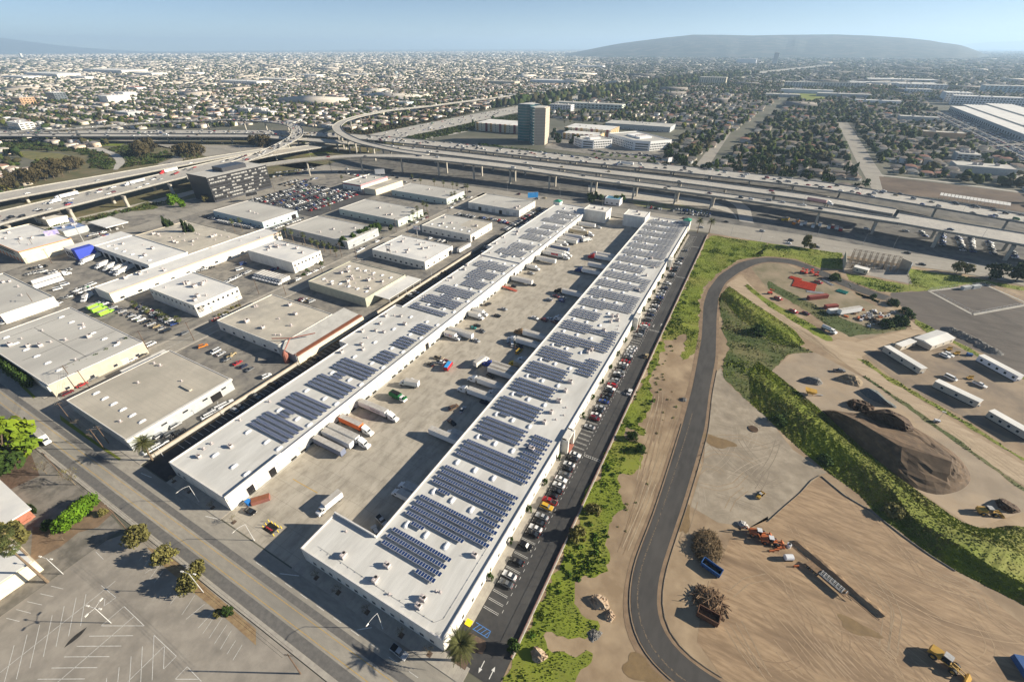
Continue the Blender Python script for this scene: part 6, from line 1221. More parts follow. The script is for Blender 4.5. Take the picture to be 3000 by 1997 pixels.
# --- alley cars
ar = random.Random(23)
for y in list(np.arange(62,130,2.7))+list(np.arange(150,300,2.7)):
    if ar.random() < (.16 if y < 150 else .22): car(rkind(ar), rcol(ar), -182.2, y, ar.choice((0, math.pi)), 'parked in the dark alley behind the warehouse', 'cars in the alley')
for y in np.arange(283,412,2.75):
    if ar.random() < .85: car(ar.choice(('sedan','suv')), ar.choice(('white','white','silver','black','grey','navy','white')), -178.6, y, math.pi, 'in the tight row of the alley car store', 'cars in the alley car store')
    if y > 330 and ar.random() < .8: car(ar.choice(('sedan','suv')), ar.choice(('white','silver','black','grey','navy','red')), -188, y, 0, 'in the outer row of the alley car store', 'cars in the alley car store')
# vans and limousines beside the tan ridged-roof warehouse
for u, v, kind, c in ((1810,290,'van','silver'),(1670,375,'suv','black'),(1530,455,'van','white'),(1610,450,'suv','silver'),(1470,540,'suv','silver'),(1560,530,'suv','grey'),(1650,515,'suv','black'),(1530,585,'sedan','black'),(1450,610,'sedan','black')):
    x, y = Te(u, v, .8); car(kind, c, x, y, R_(90)+ar.uniform(-.1,.1), 'parked beside the white eaves of the tan ridged-roof warehouse', 'vehicles by the tan ridged-roof warehouse')
def limo(label, p, q, c):
    t = thing('limousine', label, 'car', (*p,0), math.atan2(q[1]-p[1], q[0]-p[0])); b = MB(); extr(b, [(-.3,.34),(8.9,.34),(9.1,.55),(8.9,.78),(7.6,.95),(-.1,1.0),(-.5,.6)], .92); b.box(.9,-.66,1.4,6.2,.66,1.46); o = b.build('body', m_carp, t, color=c)
    g = MB(); extr(g, [(7.2,.94),(6.3,1.42),(.8,1.42),(.2,.98)], .86, 0, .68, 1.1); g.build('windows', m_glass, t)
    for xx in (1.2,7.6):
        for s in (-1,1): obj('wheel', MEC['sedan'][2], t, loc=(xx, s*.82, .33))
limo('long white limousine beside the corner palm in the alley mouth', Te(1330,725), Te(1480,640), CN['white'])
limo('white limousine on the shaded alley beyond the parked vans', Te(1860,400), Te(1945,355), CN['white'])
limo('second white limousine farther along the shaded alley', Te(1960,325), Te(2030,290), CN['white'])
# --- streets of the industrial district
for f, u, v, kind, c, rz in [(Te,620,155,'suv','maroon',90),(Te,750,80,'sedan','red',90),(Te,850,22,'sedan','grey',90),(Ta,1210,1105,'sedan','white',90),(Ta,1305,1060,'sedan','black',90),(Ta,1385,965,'van','white',90),(Ta,1700,862,'suv','grey',90),(Ta,1980,735,'sedan','red',90),(Ta,2060,700,'sedan','white',90),(Tb,325,400,'suv','black',90),(Tb,385,368,'suv','white',90),(Tb,485,318,'sedan','white',90),(Tb,545,290,'sedan','white',90),(Tb,605,262,'sedan','silver',90),(Td,940,1365,'sedan','white',90),(Td,975,1345,'suv','white',90),(Td,1010,1325,'suv','grey',90),(Td,1110,1275,'suv','white',90),(Td,1165,1245,'sedan','grey',90),(Td,1430,1120,'suv','grey',90),(Td,1475,1100,'suv','white',90),(Td,1535,1070,'suv','silver',90),(Td,1570,1055,'sedan','maroon',90),(Td,1795,965,'suv','white',90),(Td,1860,965,'sedan','white',90),(Td,1820,930,'sedan','silver',90),(Td,1860,910,'sedan','navy',90),(Td,1900,890,'sedan','white',90),(Td,1950,870,'sedan','silver',90),(Td,1975,870,'sedan','white',90)]:
    x, y = f(u, v, .7); car(kind, c, x, y, R_(rz), 'parked along the kerb of the cross street', 'cars along the cross street')
ir = random.Random(31)
def lot(n, P0, P1, face, where, group, cols=None, detail=False, fill=1., kinds=None):
    "n cars side by side from P0 to P1"
    for i in range(n):
        if ir.random() > fill: continue
        t = (i+.5)/n; x = P0[0]+(P1[0]-P0[0])*t; y = P0[1]+(P1[1]-P0[1])*t
        car((kinds and ir.choice(kinds)) or rkind(ir), ir.choice(cols) if cols else rcol(ir), x, y, face+(math.pi if ir.random() < .3 else 0), where, group, detail=detail)
lot(15, Ta(905,575), Ta(1560,860), R_(80), 'in the long double row beside the big pale grey warehouse', 'cars in the double row', detail=True)
lot(15, Ta(1250,610), Ta(1620,790), R_(80), 'in the row under the small palms by the white two-storey block', 'cars under the small palms', detail=True)
lot(7, Ta(570,560), Ta(860,450), R_(60), 'crammed along the fence of the parcel depot', 'cars along the depot fence'); lot(8, Ta(330,680), Ta(560,590), R_(90), 'lined up in front of the shop with blue squares', 'cars in front of the blue-square shop')
lot(4, Ta(260,280), Ta(440,250), 0., 'in the open lot by the storage building', 'cars in the open lot by the storage building'); lot(7, Ta(430,320), Ta(660,280), 0., 'in the open lot by the storage building', 'cars in the open lot by the storage building')
lot(6, Ta(10,790), Ta(240,700), R_(90), 'queued between the pale grey warehouse and the blue-square shop', 'cars between the two left warehouses')
lot(3, Ta(2160,1130), Ta(2330,1220), R_(90), 'in the fenced lot beside the tan ridged-roof warehouse', 'cars in the fenced lot', detail=True); lot(2, Ta(1960,1030), Ta(2060,1070), R_(90), 'in the fenced lot beside the tan ridged-roof warehouse', 'cars in the fenced lot', cols=['white','silver'], detail=True)
x, y = Ta(1865,980,.7); car('suv', 'orange', x, y, R_(70), 'at the fence of the lot beside the tan ridged-roof warehouse', 'single parked cars'); x, y = Tb(95,1255,.7); car('suv', 'white', x, y, R_(80), 'by the alley wall near the scrapped pallets', 'single parked cars')
lot(4, Tb(400,555), Tb(530,580), R_(80), 'in the small yard beside the mill', 'cars in the mill yard', detail=True)
for i, (u, v) in enumerate(((810,650),(850,675),(915,705))):
    x, y = Ta(u, v, .8); boxtruck('lime green delivery van in the trio beside the pale grey warehouse', x, y, R_(95), CN['lime'], CN['lime'], 'lime green vans', big=False)
boxtruck('white box truck turning between the long peach-trimmed building and car rows', *Ta(850,520), heading(Ta,(850,520),(760,590)), wh, wh)
for i, (u, v) in enumerate(((850,195),(890,175),(930,160),(1000,230),(1060,250),(1120,270),(1170,290),(1210,240),(1240,260))):
    x, y = Ta(u, v); boxtruck('white delivery truck in the ranks at the parcel depot bays', x, y, R_(-70+ir.uniform(-8,8)), wh, wh, 'trucks at the parcel depot')
for i in range(9):
    x, y = Tb(20+28*i, 350+7*i); boxtruck('white delivery truck in the row at the truck depot', x, y+6, R_(-88), wh, wh, 'trucks at the truck depot')
for i, lab in enumerate(('long white semi truck in the open lot beside the shop with blue squares','white trailer beside the long semi in the open lot')):
    x, y = Ta(310+20*i, 430+40*i); semi(lab, x, y, heading(Ta,(310,430),(600,340)), wh, wh, tractor=(i == 0))
for u, v, c in ((595,415,'white'),(530,455,'white'),(2200,275,'white'),(2235,225,'blue')):
    x, y = Ta(u, v, .8); car('van', c, x, y, R_(75), 'standing in the open yard near the white depot buildings', 'vans near the depots')
# used-car lot
struct('dealer_lot', rect(-480,280,-372,366), .0, mat('dealer_asphalt', (.075,.074,.073), (.1,.098,.095), .2))
for X in (-477,-466,-460,-447,-441,-428,-422,-409,-403):
    lot(int(80/2.6), (X,284), (X,364), 0. if X % 2 else math.pi, 'in the packed rows of the dealership car lot', 'cars in the dealership lot', fill=.83)
lot(24, (-392,292), (-392,358), 0., 'in the red-heavy end row of the dealership car lot', 'cars in the dealership end row', cols=['red','red','white','maroon','silver','black'])
lot(14, (-378,237), (-378,274), 0., 'along the pale blue warehouse wall', 'cars by the pale blue warehouse', cols=['black','grey','white'])
for X, n in ((-506,10),(-496,12),(-486,12),(-476,9)): lot(n, (X,345), (X,345+2.8*n), 0., 'parked below the viaduct behind the black office block', 'cars behind the office block', fill=.8)
lot(22, Tc(1880,1050), Tc(1990,1080), R_(30), 'in the forecourt by the pale blue warehouse', 'cars in the forecourt', fill=.5); lot(14, Tc(1740,1130), Tc(2060,1190), R_(90), 'in the forecourt behind the tall conifers', 'cars behind the conifers'); lot(9, Tc(1830,1230), Tc(1950,1250), R_(90), 'black fleet rank behind the conifers', 'fleet cars', cols=['black'], kinds=['suv'])
lot(15, Tc(2000,1095), Tc(2340,1160), R_(75), 'in the rank of identical vans along the pale blue warehouse', 'van rank', cols=['white'], kinds=['van'])
lot(9, Td(2050,1060), Td(2300,1100), R_(90), 'outside the roll-door workshop', 'cars outside the workshop'); lot(9, Td(2140,1070), Td(2340,1120), R_(90), 'second row outside the roll-door workshop', 'cars outside the workshop', fill=.8); lot(8, Td(1850,1030), Td(2010,1060), R_(90), 'behind the building with a tan roof patch', 'cars behind the tan-patched building')
lot(6, Td(1540,1245), Td(1780,1290), R_(90), 'in the shade behind the bright white factory', 'cars behind the white factory', fill=.6)
semi('white trailer with purple and orange lettering behind the alley wall', *Td(1860,1390), heading(Td,(1860,1390),(1930,1350)), wh, None, tractor=False, text=([('FedEx',(.55,.12,.05),0)],2.2,-13,-1,1.9))
for (f, u0, v0, u1, v1, n) in ((Ta,1760,560,2300,300,16),(Ta,1700,330,2000,250,8),(Tc,820,1230,960,1200,9),(Tc,880,1260,1000,1215,8),(Ta,250,330,420,300,6),(Ta,700,480,860,420,9),(Tb,90,320,280,240,7),(Td,500,820,620,780,10),(Td,330,760,560,700,16),(Td,160,690,460,640,18),(Td,180,650,560,610,16),(Td,760,640,1000,690,9),(Ta,2080,1120,2140,1060,4)): lot(n, f(u0,v0), f(u1,v1), R_(90), 'x', 'x', fill=.85)
# lots by the avenue and below the viaducts
lot(14, Tf(1230,965), Tf(1490,1000), R_(95), 'in the verge lot between avenue and viaduct', 'cars in the verge lot', fill=.85); lot(13, Tf(1490,985), Tf(1830,1030), R_(95), 'in the shaded row of the verge lot', 'cars in the verge lot shade', cols=['white','silver','blue']); lot(8, Tf(1530,1020), Tf(1830,1050), R_(95), 'along the avenue edge of the verge lot', 'cars at the avenue edge')
for a, c, n in (((1600,1210),(1600,1330),10),((1740,1240),(1790,1370),11),((1860,1250),(1880,1380),11),((2020,1280),(2070,1410),10),((2240,1370),(2270,1440),5),((1400,1190),(1450,1240),4)):
    lot(n, Tr(*a), Tr(*c), R_(15), 'in a rank of the covered car park below the viaduct', 'cars in the covered car park', cols=['white','silver','grey','black','blue'])
for u, v, kind, c in ((130,1095,'van','yellow'),(165,1095,'van','yellow'),(230,1130,'van','orange'),(260,1110,'van','orange')): x, y = Tr(u, v); boxtruck(f'{c} utility truck in the depot under the viaduct', x, y, R_(80), CN[c], CN[c], 'utility trucks under the viaduct', big=False)
for u, v, c in ((300,1140,'white'),(335,1130,'white'),(405,1160,'white'),(470,1145,'white'),(550,1170,'white'),(585,1165,'red'),(625,1175,'white'),(660,1190,'red')): x, y = Tr(u, v); boxtruck(f'{c} service truck in the row at the kerb under the viaduct', x, y, R_(85), CN[c], CN[c], 'service trucks under the viaduct', big=False)
for u, v, kind, c, rz in ((210,1265,'suv','black',-12),(190,1290,'sedan','white',-12),(450,1325,'sedan','black',-12),(1280,1380,'sedan','black',170),(1420,1485,'sedan','black',-12),(1835,1485,'sedan','white',-12),(905,1160,'suv','white',-12),(1265,1180,'pickup','silver',-12)):
    x, y = Tr(u, v, .7); car(kind, c, x, y, R_(rz), 'driving on the avenue beside the green verge', 'cars on the avenue')
for u, v, kind, c, rz in ((1740,1145,'sedan','silver',0),(1585,1065,'sedan','maroon',0),(1970,1095,'sedan','black',0),(2300,1180,'suv','silver',-10)): x, y = Tf(u, v, .7); car(kind, c, x, y, R_(rz), 'waiting at the avenue junction near the palms', 'cars at the junction')
for i in range(26):
    x = ir.uniform(-550,-190); y = ir.choice((422,427,438,444)); car(rkind(ir), rcol(ir), x, y, 0 if y < 433 else math.pi, 'driving on the avenue in front of the viaduct', 'cars on the far avenue', detail=False)
# site vehicles
for f, u, v, kind, c, rz, where in [(Th,655,1208,'pickup','grey',25,'beside the conical brown sand pile'),(Th,95,545,'pickup','red',-30,'on the strip beside the haul road grass'),(Th,235,662,'pickup','red',-30,'with a flag on the strip below the weedy mound'),(Th,350,680,'sedan','maroon',-30,'below the weedy mound'),(Th,465,395,'pickup','red',-30,'beside the orange pipes'),(Th,1625,1070,'suv','white',-30,'beside the gabled site office'),(Th,1660,1060,'suv','white',-30,'beside the gabled site office'),(Th,1680,1275,'van','white',-35,'between the beige site cabins'),(Th,1945,1335,'pickup','white',-35,'by the white site cabin')]:
    x, y = f(u, v, .7); car(kind, c, x, y, R_(rz), where, 'site vehicles')
wt = thing('water_truck', 'white water tanker truck on the haul road grass strip', 'truck', (*Th(490,820),0), heading(Th,(490,820),(600,870))); MB().tube((0,0,1.9),(5,0,1.9),1.05,14).build('tank', m_frame, wt); MB().box(-.2,-.8,.7,5.2,.8,1.0).build('chassis', m_rub, wt); obj('cab', ME_CABS, wt, loc=(6.2,0,0), color=wh); obj('windscreen', ME_WSS, wt, loc=(6.2,0,0)); wheels(wt, (.8,2,7))
for u, v in ((1660,1020),(1730,1060),(1850,1285)):
    tr = thing('arrow_trailer', 'yellow arrow-board trailer among the site cabins', 'trailer', (*Th(u,v),0), .4, 'arrow-board trailers'); MB().box(-1.3,-.7,.4,1.3,.7,.7).build('frame', m_cat, tr); MB().box(-1.2,-.1,1,1.2,.1,2.2).build('board', m_cat, tr); wheels(tr, (0,), .8)
tag(MB().box(-1.1,-.8,0,1.1,.8,1.3).box(-1.2,-.9,1.25,1.2,.9,1.4).build('dumpster', mat('skip_blue', (0,0,0)), loc=(*Th(1845,1070),0)), 'small blue dumpster near the white site cabin', 'dumpster')
# --- freeway traffic
def traffic(key, n, lanes, sgn, group, where, seed, t0=0., t1=1., trucks=0):
    C, w = DECKS[key]; r = random.Random(seed); used = []
    for i in range(n):
        for _ in range(20):
            f = r.uniform(t0, t1)*(len(C)-2); l = r.choice(lanes)
            if all(abs(f-a)*9 > 8 or l != b_ for a, b_ in used): break
        used.append((f, l)); k = int(f); p = C[k]*(1-(f-k))+C[k+1]*(f-k); T = C[k+1]-C[k]; T = T/np.linalg.norm(T); nx, ny = -T[1], T[0]
        a = math.atan2(T[1], T[0])+(0 if sgn*(1 if l < 0 or sgn in (1,-1) else 1) > 0 else math.pi)
        yield (p[0]+nx*l, p[1]+ny*l, p[2]+.02, a, rkind(r), rcol(r))
def place(it, where, group):
    for x, y, z, a, k, c in it: car(k, c, x, y, a, where, group, z=z, detail=False)
place(traffic('D1', 17, (-4.5,0,4.5), 1, '', '', 3, .15), 'driving on the near viaduct behind the warehouses', 'cars on the near viaduct')
place(traffic('D12', 7, (-9,-4,3,9), 1, '', '', 4), 'driving on the merged viaduct above the covered car park', 'cars on the merged viaduct')
place(traffic('D2', 13, (-7,-3,1,5), 1, '', '', 5, .1), 'driving on the second viaduct', 'cars on the second viaduct')
place(traffic('E1', 26, (-14,-9,-4,5,11), -1, '', '', 6, .0, .75), 'driving on the broad left-hand freeway', 'cars on the left-hand freeway')
place(traffic('E2', 8, (-8,-3,4), 1, '', '', 7, 0, .7), 'driving on the left deck lined by eucalyptus', 'cars on the eucalyptus deck')
place(traffic('LR', 5, (-3,2), 1, '', '', 8), 'on the curved flyover ramp', 'cars on the curved flyover')
def on_deck(key, f, l):
    C, w = DECKS[key]; k = int(f*(len(C)-2)); p = C[k]; T = C[k+1]-C[k]; T /= np.linalg.norm(T); return p[0]-T[1]*l, p[1]+T[0]*l, p[2]+.02, math.atan2(T[1], T[0])
x, y, z, a = on_deck('D12', .02, 9); semi('red and white patterned semi truck on the merged viaduct', x-70, y+12, a, (.62,.35,.33), wh, z=z)
C, w = DECKS['D34']; i = int(np.argmin(abs(C[:,0]+145))); semi('white semi truck on the packed far viaduct', C[i][0], C[i][1]-6, math.pi, wh, wh, z=C[i][2]+.02)
C, w = DECKS['E1']
for (u, v), lab, tc_, cc in (((1630,620),'semi truck with a bright red tractor on the left-hand freeway',wh,(.6,.02,.03)),((1330,720),'silver tanker semi truck on the left-hand freeway',(.5,.5,.5),wh),((720,840),'long white semi truck farther down the left-hand freeway',wh,wh),((560,900),'white tow truck ahead of the white semi on the left-hand freeway',wh,wh)):
    x, y = Tc(u, v, 14); i = int(np.argmin((C[:,1]-y)**2)); T = C[i]-C[i-1]; a = math.atan2(T[1], T[0])+math.pi
    (boxtruck(lab, x, y, a, tc_, cc, z=C[i][2]+.02) if 'tow' in lab else semi(lab, x, y, a, tc_, cc, z=C[i][2]+.02))
i = int(np.argmin(abs(DECKS['M'][0][:,0]+930))); p = DECKS['M'][0][i]; boxtruck('white delivery truck crossing the viaduct beyond the treed ramps', p[0], p[1], R_(25), wh, wh, z=p[2]+.02)
# distant cars nobody could count one by one
def car_stuff(items, label):
    tpl = {}
    for k in CARS:
        me = MEC[k+'1']; v = np.array([q.co[:] for q in me.vertices]); F = []; mi = []
        for pl in me.polygons:
            vs_ = list(pl.vertices)
            for j in range(1, len(vs_)-1): F.append((vs_[0], vs_[j], vs_[j+1])); mi.append(pl.material_index)
        tpl[k] = (v, np.array(F), np.array(mi))
    V, F, Cc, Mi, o = [], [], [], [], 0
    for x, y, z, a, k, c in items:
        v, f, mi = tpl[k]; ca, sa = math.cos(a), math.sin(a)
        V.append(np.c_[v[:,0]*ca-v[:,1]*sa+x, v[:,0]*sa+v[:,1]*ca+y, v[:,2]+z]); F.append(f+o); o += len(v); Mi.append(mi); Cc.append(np.tile(CN[c], (len(f), 1)))
    m = mat('far_car_paint', (1,1,1), attr='Col', rough=.3, spec=.5)
    tag(obj('distant_traffic', npmesh('distant_traffic', np.concatenate(V), np.concatenate(F), [m, m_glass, m_rub], np.concatenate(Cc), np.concatenate(Mi)), kind='stuff'), label, 'traffic')
items = list(traffic('D34', 340, (-16,-12,-8,-4,0,4,8,12,16), 1, '', '', 11, .03))+list(traffic('LL', 135, (-5.5,-1.5,2.5,6), 1, '', '', 12))+list(traffic('E1', 46, (-16,-11,-6,3,8,13), -1, '', '', 41, 0, .75))+list(traffic('M', 30, (-9,-4,0,5,9), 1, '', '', 13))
fr = random.Random(99)
for i in range(330):
    y = fr.uniform(640, 2500); cx = float(np.interp(y, [540,640,900,1392,1836,2480], [-640,-634,-625,-600,-535,-420])); items.append((cx+fr.choice((3,7,11,15,20,25,30,-10,-20,-30) if fr.random() < .8 else (-6,-15,-25)), y, .36, R_(90), rkind(fr), rcol(fr)))
for X in (332,338,349,355,366,372,383):
    for y in np.arange(930, 1560, 2.7):
        if fr.random() < .6 and not 120 < (y-X) % 200 < 135: items.append((X, y, 0, R_(fr.choice((0,180))), rkind(fr), rcol(fr)))
for (u0,v0),(u1,v1),n in (((1380,440),(1540,380),12),((1440,490),(1620,390),14),((1560,500),(1700,410),14),((920,470),(1300,500),26),((700,440),(900,470),12),((600,380),(700,420),8),((1160,470),(1380,520),12)):
    for i in range(n): t = (i+.5)/n; x, y = Tf(u0+(u1-u0)*t, v0+(v1-v0)*t); items.append((x+fr.uniform(-1,1), y+fr.uniform(-1,1), 0, R_(fr.choice((0,90))), rkind(fr), rcol(fr)))
car_stuff(items+FARCARS, 'distant cars crowding the far freeways and packed car parks')
# ------------------------------------------------------------------ trees, palms, poles and signs
def leafmat(name, c, c2, sc=1.2): return mat(name, c, c2, sc, rough=.85, spec=.15, rnd=.25, lo=.35, hi=.65)
m_bark = mat('bark', (.13,.095,.065), (.09,.065,.045), 2.); m_pbark = mat('palm_bark', (.20,.15,.10), (.14,.10,.07), 1.5)
LM = {'green':leafmat('leaf_green', (.055,.095,.018), (.03,.06,.012)),'dark':leafmat('leaf_dark', (.035,.058,.016), (.02,.035,.01)),'lime':leafmat('leaf_lime', (.15,.20,.012), (.08,.13,.01)),'olive':leafmat('leaf_olive', (.16,.145,.045), (.10,.095,.03)),'euc':leafmat('leaf_eucalyptus', (.085,.068,.03), (.05,.042,.022)),'vivid':leafmat('leaf_vivid', (.12,.22,.012), (.07,.15,.01)),'yellow':leafmat('leaf_yellowish', (.15,.13,.05), (.1,.09,.03))}
def crown_mesh(seed, shape, ncl, per, leaf, spread=.34):
    "shape(u)->half-size at height u in 0..1; unit crown: radius 1, height 1"
    rg = np.random.default_rng(seed); V = []; n = 0
    for _ in range(ncl):
        u = rg.random()**.8; a = rg.random()*6.283; r = shape(u)*(.35+.65*rg.random()**.5); c = np.array([r*math.cos(a)*.8, r*math.sin(a)*.8, u])
        s = spread*(.6+.8*rg.random()); k = int(per*(.6+.8*rg.random()))
        d = rg.normal(size=(k, 3)); d /= np.linalg.norm(d, axis=1)[:, None]; p = c+d*s*np.array([1, 1, .62])*(rg.random((k, 1))**.33)
        nrm = d+rg.normal(size=(k, 3))*.7+np.array([0,0,.35]); nrm /= np.linalg.norm(nrm, axis=1)[:, None]
        t = np.cross(nrm, rg.normal(size=(k, 3))); t /= np.linalg.norm(t, axis=1)[:, None]; b_ = np.cross(nrm, t); sz = leaf*(.6+.8*rg.random((k, 1)))
        V.append(np.stack([p-t*sz-b_*sz*.6, p+t*sz-b_*sz*.6, p+t*sz*.8+b_*sz*.6, p-t*sz*.8+b_*sz*.6], 1).reshape(-1, 3)); n += k
    return np.concatenate(V), np.arange(4*n).reshape(n, 4)
ell = lambda u: math.sqrt(max(0, 1-(2*u-1)**2))
SH = {'round':lambda u: ell(u),'umbrella':lambda u: ell(.15+.8*u) if u > .3 else .45,'tall':lambda u: .75*ell(u)+.2,'cone':lambda u: 1.0-u*.85,'shrub':lambda u: 1-u*u*.6}
CRM = {}
def crown(shape, colr, var, hi):
    k = (shape, colr, var, hi)
    if k not in CRM:
        V, F = crown_mesh(hash((shape, var)) % 9999 if False else sum(map(ord, shape))*7+var, SH[shape], 26 if hi else 12, 46 if hi else 16, .085 if hi else .16)
        CRM[k] = npmesh('crown', V, F, LM[colr])
    return CRM[k]
ME_TRUNK = MB().tube((0,0,-.1),(0,0,.55),.06,7,0,.035).tube((0,0,.5),(.25,.1,.85),.03,5).tube((0,0,.45),(-.22,.18,.8),.03,5).tube((0,0,.5),(0,-.25,.85),.025,5).mesh('trunk', [m_bark])
tn = [0]
def tree(label, x, y, h, r, shape='round', colr='green', hi=False, trunk=.3, group=None, z=0., name='tree', cat='tree'):
    tn[0] += 1; rr = random.Random(tn[0]*7)
    t = thing(name, label, cat, (x, y, z), rr.uniform(0, 6.28), group)
    o = obj('crown', crown(shape, colr, rr.randint(0, 3), hi), t, loc=(0, 0, h*trunk)); o.scale = (r, r*rr.uniform(.85, 1.1), h*(1-trunk))
    o = obj('trunk', ME_TRUNK, t); o.scale = (h*.55, h*.55, h)
    return t
def shrub(label, x, y, h, r, colr='green', hi=False, group=None): return tree(label, x, y, h, r, 'shrub', colr, hi, 0., group, name='shrub', cat='shrub')
# --- date palm and fan palm
def frond_mesh(L, droop, nl, w, seed, mname):
    rg = np.random.default_rng(seed); V = []; n = 0
    for i in range(nl):
        t = (i+.5)/nl; x = L*t; z = .55*L*t*(1-t*droop)
        for s in (-1, 1):
            l = w*math.sin(math.pi*min(1, .12+.95*t))*(.8+.3*rg.random()); dx = l*.75; bw = L/nl*.33
            V += [(x-bw, 0, z), (x+bw, 0, z), (x+dx+bw*.4, s*l, z-.28*l), (x+dx-bw*.4, s*l, z-.28*l)]; n += 1
    V += [(0,-.04,0),(0,.04,0),(L*.5,.03,.55*L*.5*(1-.5*droop)),(L*.5,-.03,.55*L*.5*(1-.5*droop)),(L*.5,-.03,.55*L*.5*(1-.5*droop)),(L*.5,.03,.55*L*.5*(1-.5*droop)),(L,.01,.55*L*(1-droop)),(L,-.01,.55*L*(1-droop))]; n += 2
    return np.array(V), np.arange(4*n).reshape(n, 4)
m_frond = leafmat('palm_frond', (.13,.13,.05), (.085,.095,.03)); m_frond2 = leafmat('dry_palm_frond', (.24,.19,.09), (.17,.14,.06)); m_fan = leafmat('fan_palm_leaf', (.10,.115,.04), (.065,.08,.025))
FR = [npmesh('frond', *frond_mesh(1., d, 16, .2, i, ''), m_frond) for i, d in enumerate((1.1, 1.45, 1.8, 2.3))]
def date_palm(label, x, y, th, fl, n=44, seed=1, lean=(0, 0)):
    t = thing('date_palm', label, 'palm tree', (x, y, 0)); r = random.Random(seed)
    b = MB(); k = 8; b.loft([[(lean[0]*(i/k)**1.5+(.36-.12*i/k+.03*(i % 2))*math.cos(a), lean[1]*(i/k)**1.5+(.36-.12*i/k+.03*(i % 2))*math.sin(a), -.1+(th+.1)*i/k) for a in np.linspace(0, 6.283, 10)[:-1]] for i in range(k+1)]).build('trunk', m_pbark, t)
    for i in range(n):
        u = i/n; o = obj('frond', FR[min(3, int(u*4))], t, loc=(lean[0], lean[1], th)); s = fl*r.uniform(.85, 1.1); o.scale = (s, s, s*(1.15 if u < .4 else .8)); o.rotation_euler = (r.uniform(-.2, .2), -.75+1.15*u if u < .4 else -.25+.6*u, i*2.399)
    MB().tube((lean[0],lean[1],th-.5),(lean[0],lean[1],th+.5),.45,8,0,.3).build('crown_base', mat('palm_heart', (.4,.26,.06), (.25,.17,.06), 2.), t)
    return t
date_palm('big date palm at the street corner of the strip-side warehouse', *Tn(1880,1370), 9.0, 4.6, 52, 1, (.3,.5))
date_palm('date palm leaning over the limousine at the alley mouth', *Te(1405,780), 9.2, 4.4, 50, 2, (-.6,.6))
for i, (u, v) in enumerate(((1510,645),(1775,660))):
    a, b_, s = 1850, 600, 7.84; x, y = W(a+u/s, b_+v/s); date_palm(('date palm on the entry island beside the green pavilion roof','date palm on the far side of the entry drive')[i], x, y, 11, 4.2, 40, 5+i)
FANC = {}
def fan_crown(seed):
    if seed not in FANC:
        rg = np.random.default_rng(seed); V = []; n = 0
        for i in range(46):
            a = i*2.399; e = 1.3-2.3*(i/46); d = np.array([math.cos(a)*math.cos(e), math.sin(a)*math.cos(e), math.sin(e)]); c = d*.55; sd_ = np.cross(d, [0,0,1.]); sd_ /= np.linalg.norm(sd_)+1e-9; up = np.cross(sd_, d)
            for k in range(5):
                q = (k-2)*.42; dd = d*math.cos(q)+sd_*math.sin(q); p = c+dd*.5*(.8+.3*rg.random()); p[2] -= .12*abs(k-2)/2+.05
                V += [tuple(c-sd_*.03), tuple(c+sd_*.03), tuple(p+sd_*.05), tuple(p-sd_*.05)]; n += 1
            V += [(0,0,0), (.02,.02,0), tuple(c+sd_*.01), tuple(c-sd_*.01)]; n += 1
        FANC[seed] = npmesh('fan_leaves', np.array(V), np.arange(4*n).reshape(n, 4), m_fan)
    return FANC[seed]
def fan_palm(label, x, y, h, r=1.6, group=None, thick=.2, skirt=True, z=0.):
    tn[0] += 1; t = thing('fan_palm', label, 'palm tree', (x, y, z), tn[0]*1.3, group)
    MB().tube((0,0,-.1),(0,0,h),thick*1.3,8,0,thick*.7).build('trunk', m_pbark, t); o = obj('leaves', fan_crown(tn[0] % 3), t, loc=(0,0,h)); o.scale = (r,)*3
    if skirt: MB().tube((0,0,h-r*.9),(0,0,h),.25,7,0,.5).build('dry_skirt', m_frond2, t)
    return t
# --- bare street trees
def bare_mesh(seed):
    b = MB(); r = random.Random(seed)
    def grow(p, d, l, rad, lv):
        q = p+d*l; b.tube(p, q, rad, 5, 0, rad*.7, caps=False)
        if lv: 
            for _ in range(3 if lv > 1 else 3): grow(q, (d+Vector((r.uniform(-.8,.8), r.uniform(-.8,.8), r.uniform(-.1,.5)))).normalized(), l*r.uniform(.6,.8), rad*.62, lv-1)
    grow(Vector((0,0,-.1)), Vector((0,0,1)), 1.3, .09, 4); return b.mesh('branches', [mat('pale_twig', (.19,.155,.11), (.13,.1,.07), 2.)])
BARE = [bare_mesh(i) for i in range(3)]
TWG = [npmesh('dry_leaves', *crown_mesh(77+i, SH['round'], 14, 9, .05, .4), LM['yellow']) for i in range(2)]
def bare_tree(label, x, y, s, group=None, leaves=True):
    tn[0] += 1; t = thing('street_tree', label, 'tree', (x, y, 0), tn[0]*1.7, group); o = obj('branches', BARE[tn[0] % 3], t); o.scale = (s,)*3
    if leaves: o = obj('dry_leaves', TWG[tn[0] % 2], t, loc=(0,0,1.6*s)); o.scale = (1.4*s,1.4*s,2.0*s)
for u, v in ((530,640),(735,775),(1005,950),(1310,1180),(1560,1370)):
    x, y = Tn(u, v); bare_tree('nearly bare young street tree in a dark pit along the warehouse front', x, 34.3, 1.0, 'bare street trees along the warehouse')
    struct('tree_pit', rect(x-.7,33.6,x+.7,35), .125, m_soil)
for u, v in ((1590,980),(1725,1080),(1940,1225),(2140,1355)): x, y = Te(u, v); bare_tree('thin bare street tree beside the alley-side warehouse front', x, 34.3, .9, 'bare street trees by the alley-side warehouse'); struct('tree_pit', rect(x-.7,33.6,x+.7,35), .125, m_soil)
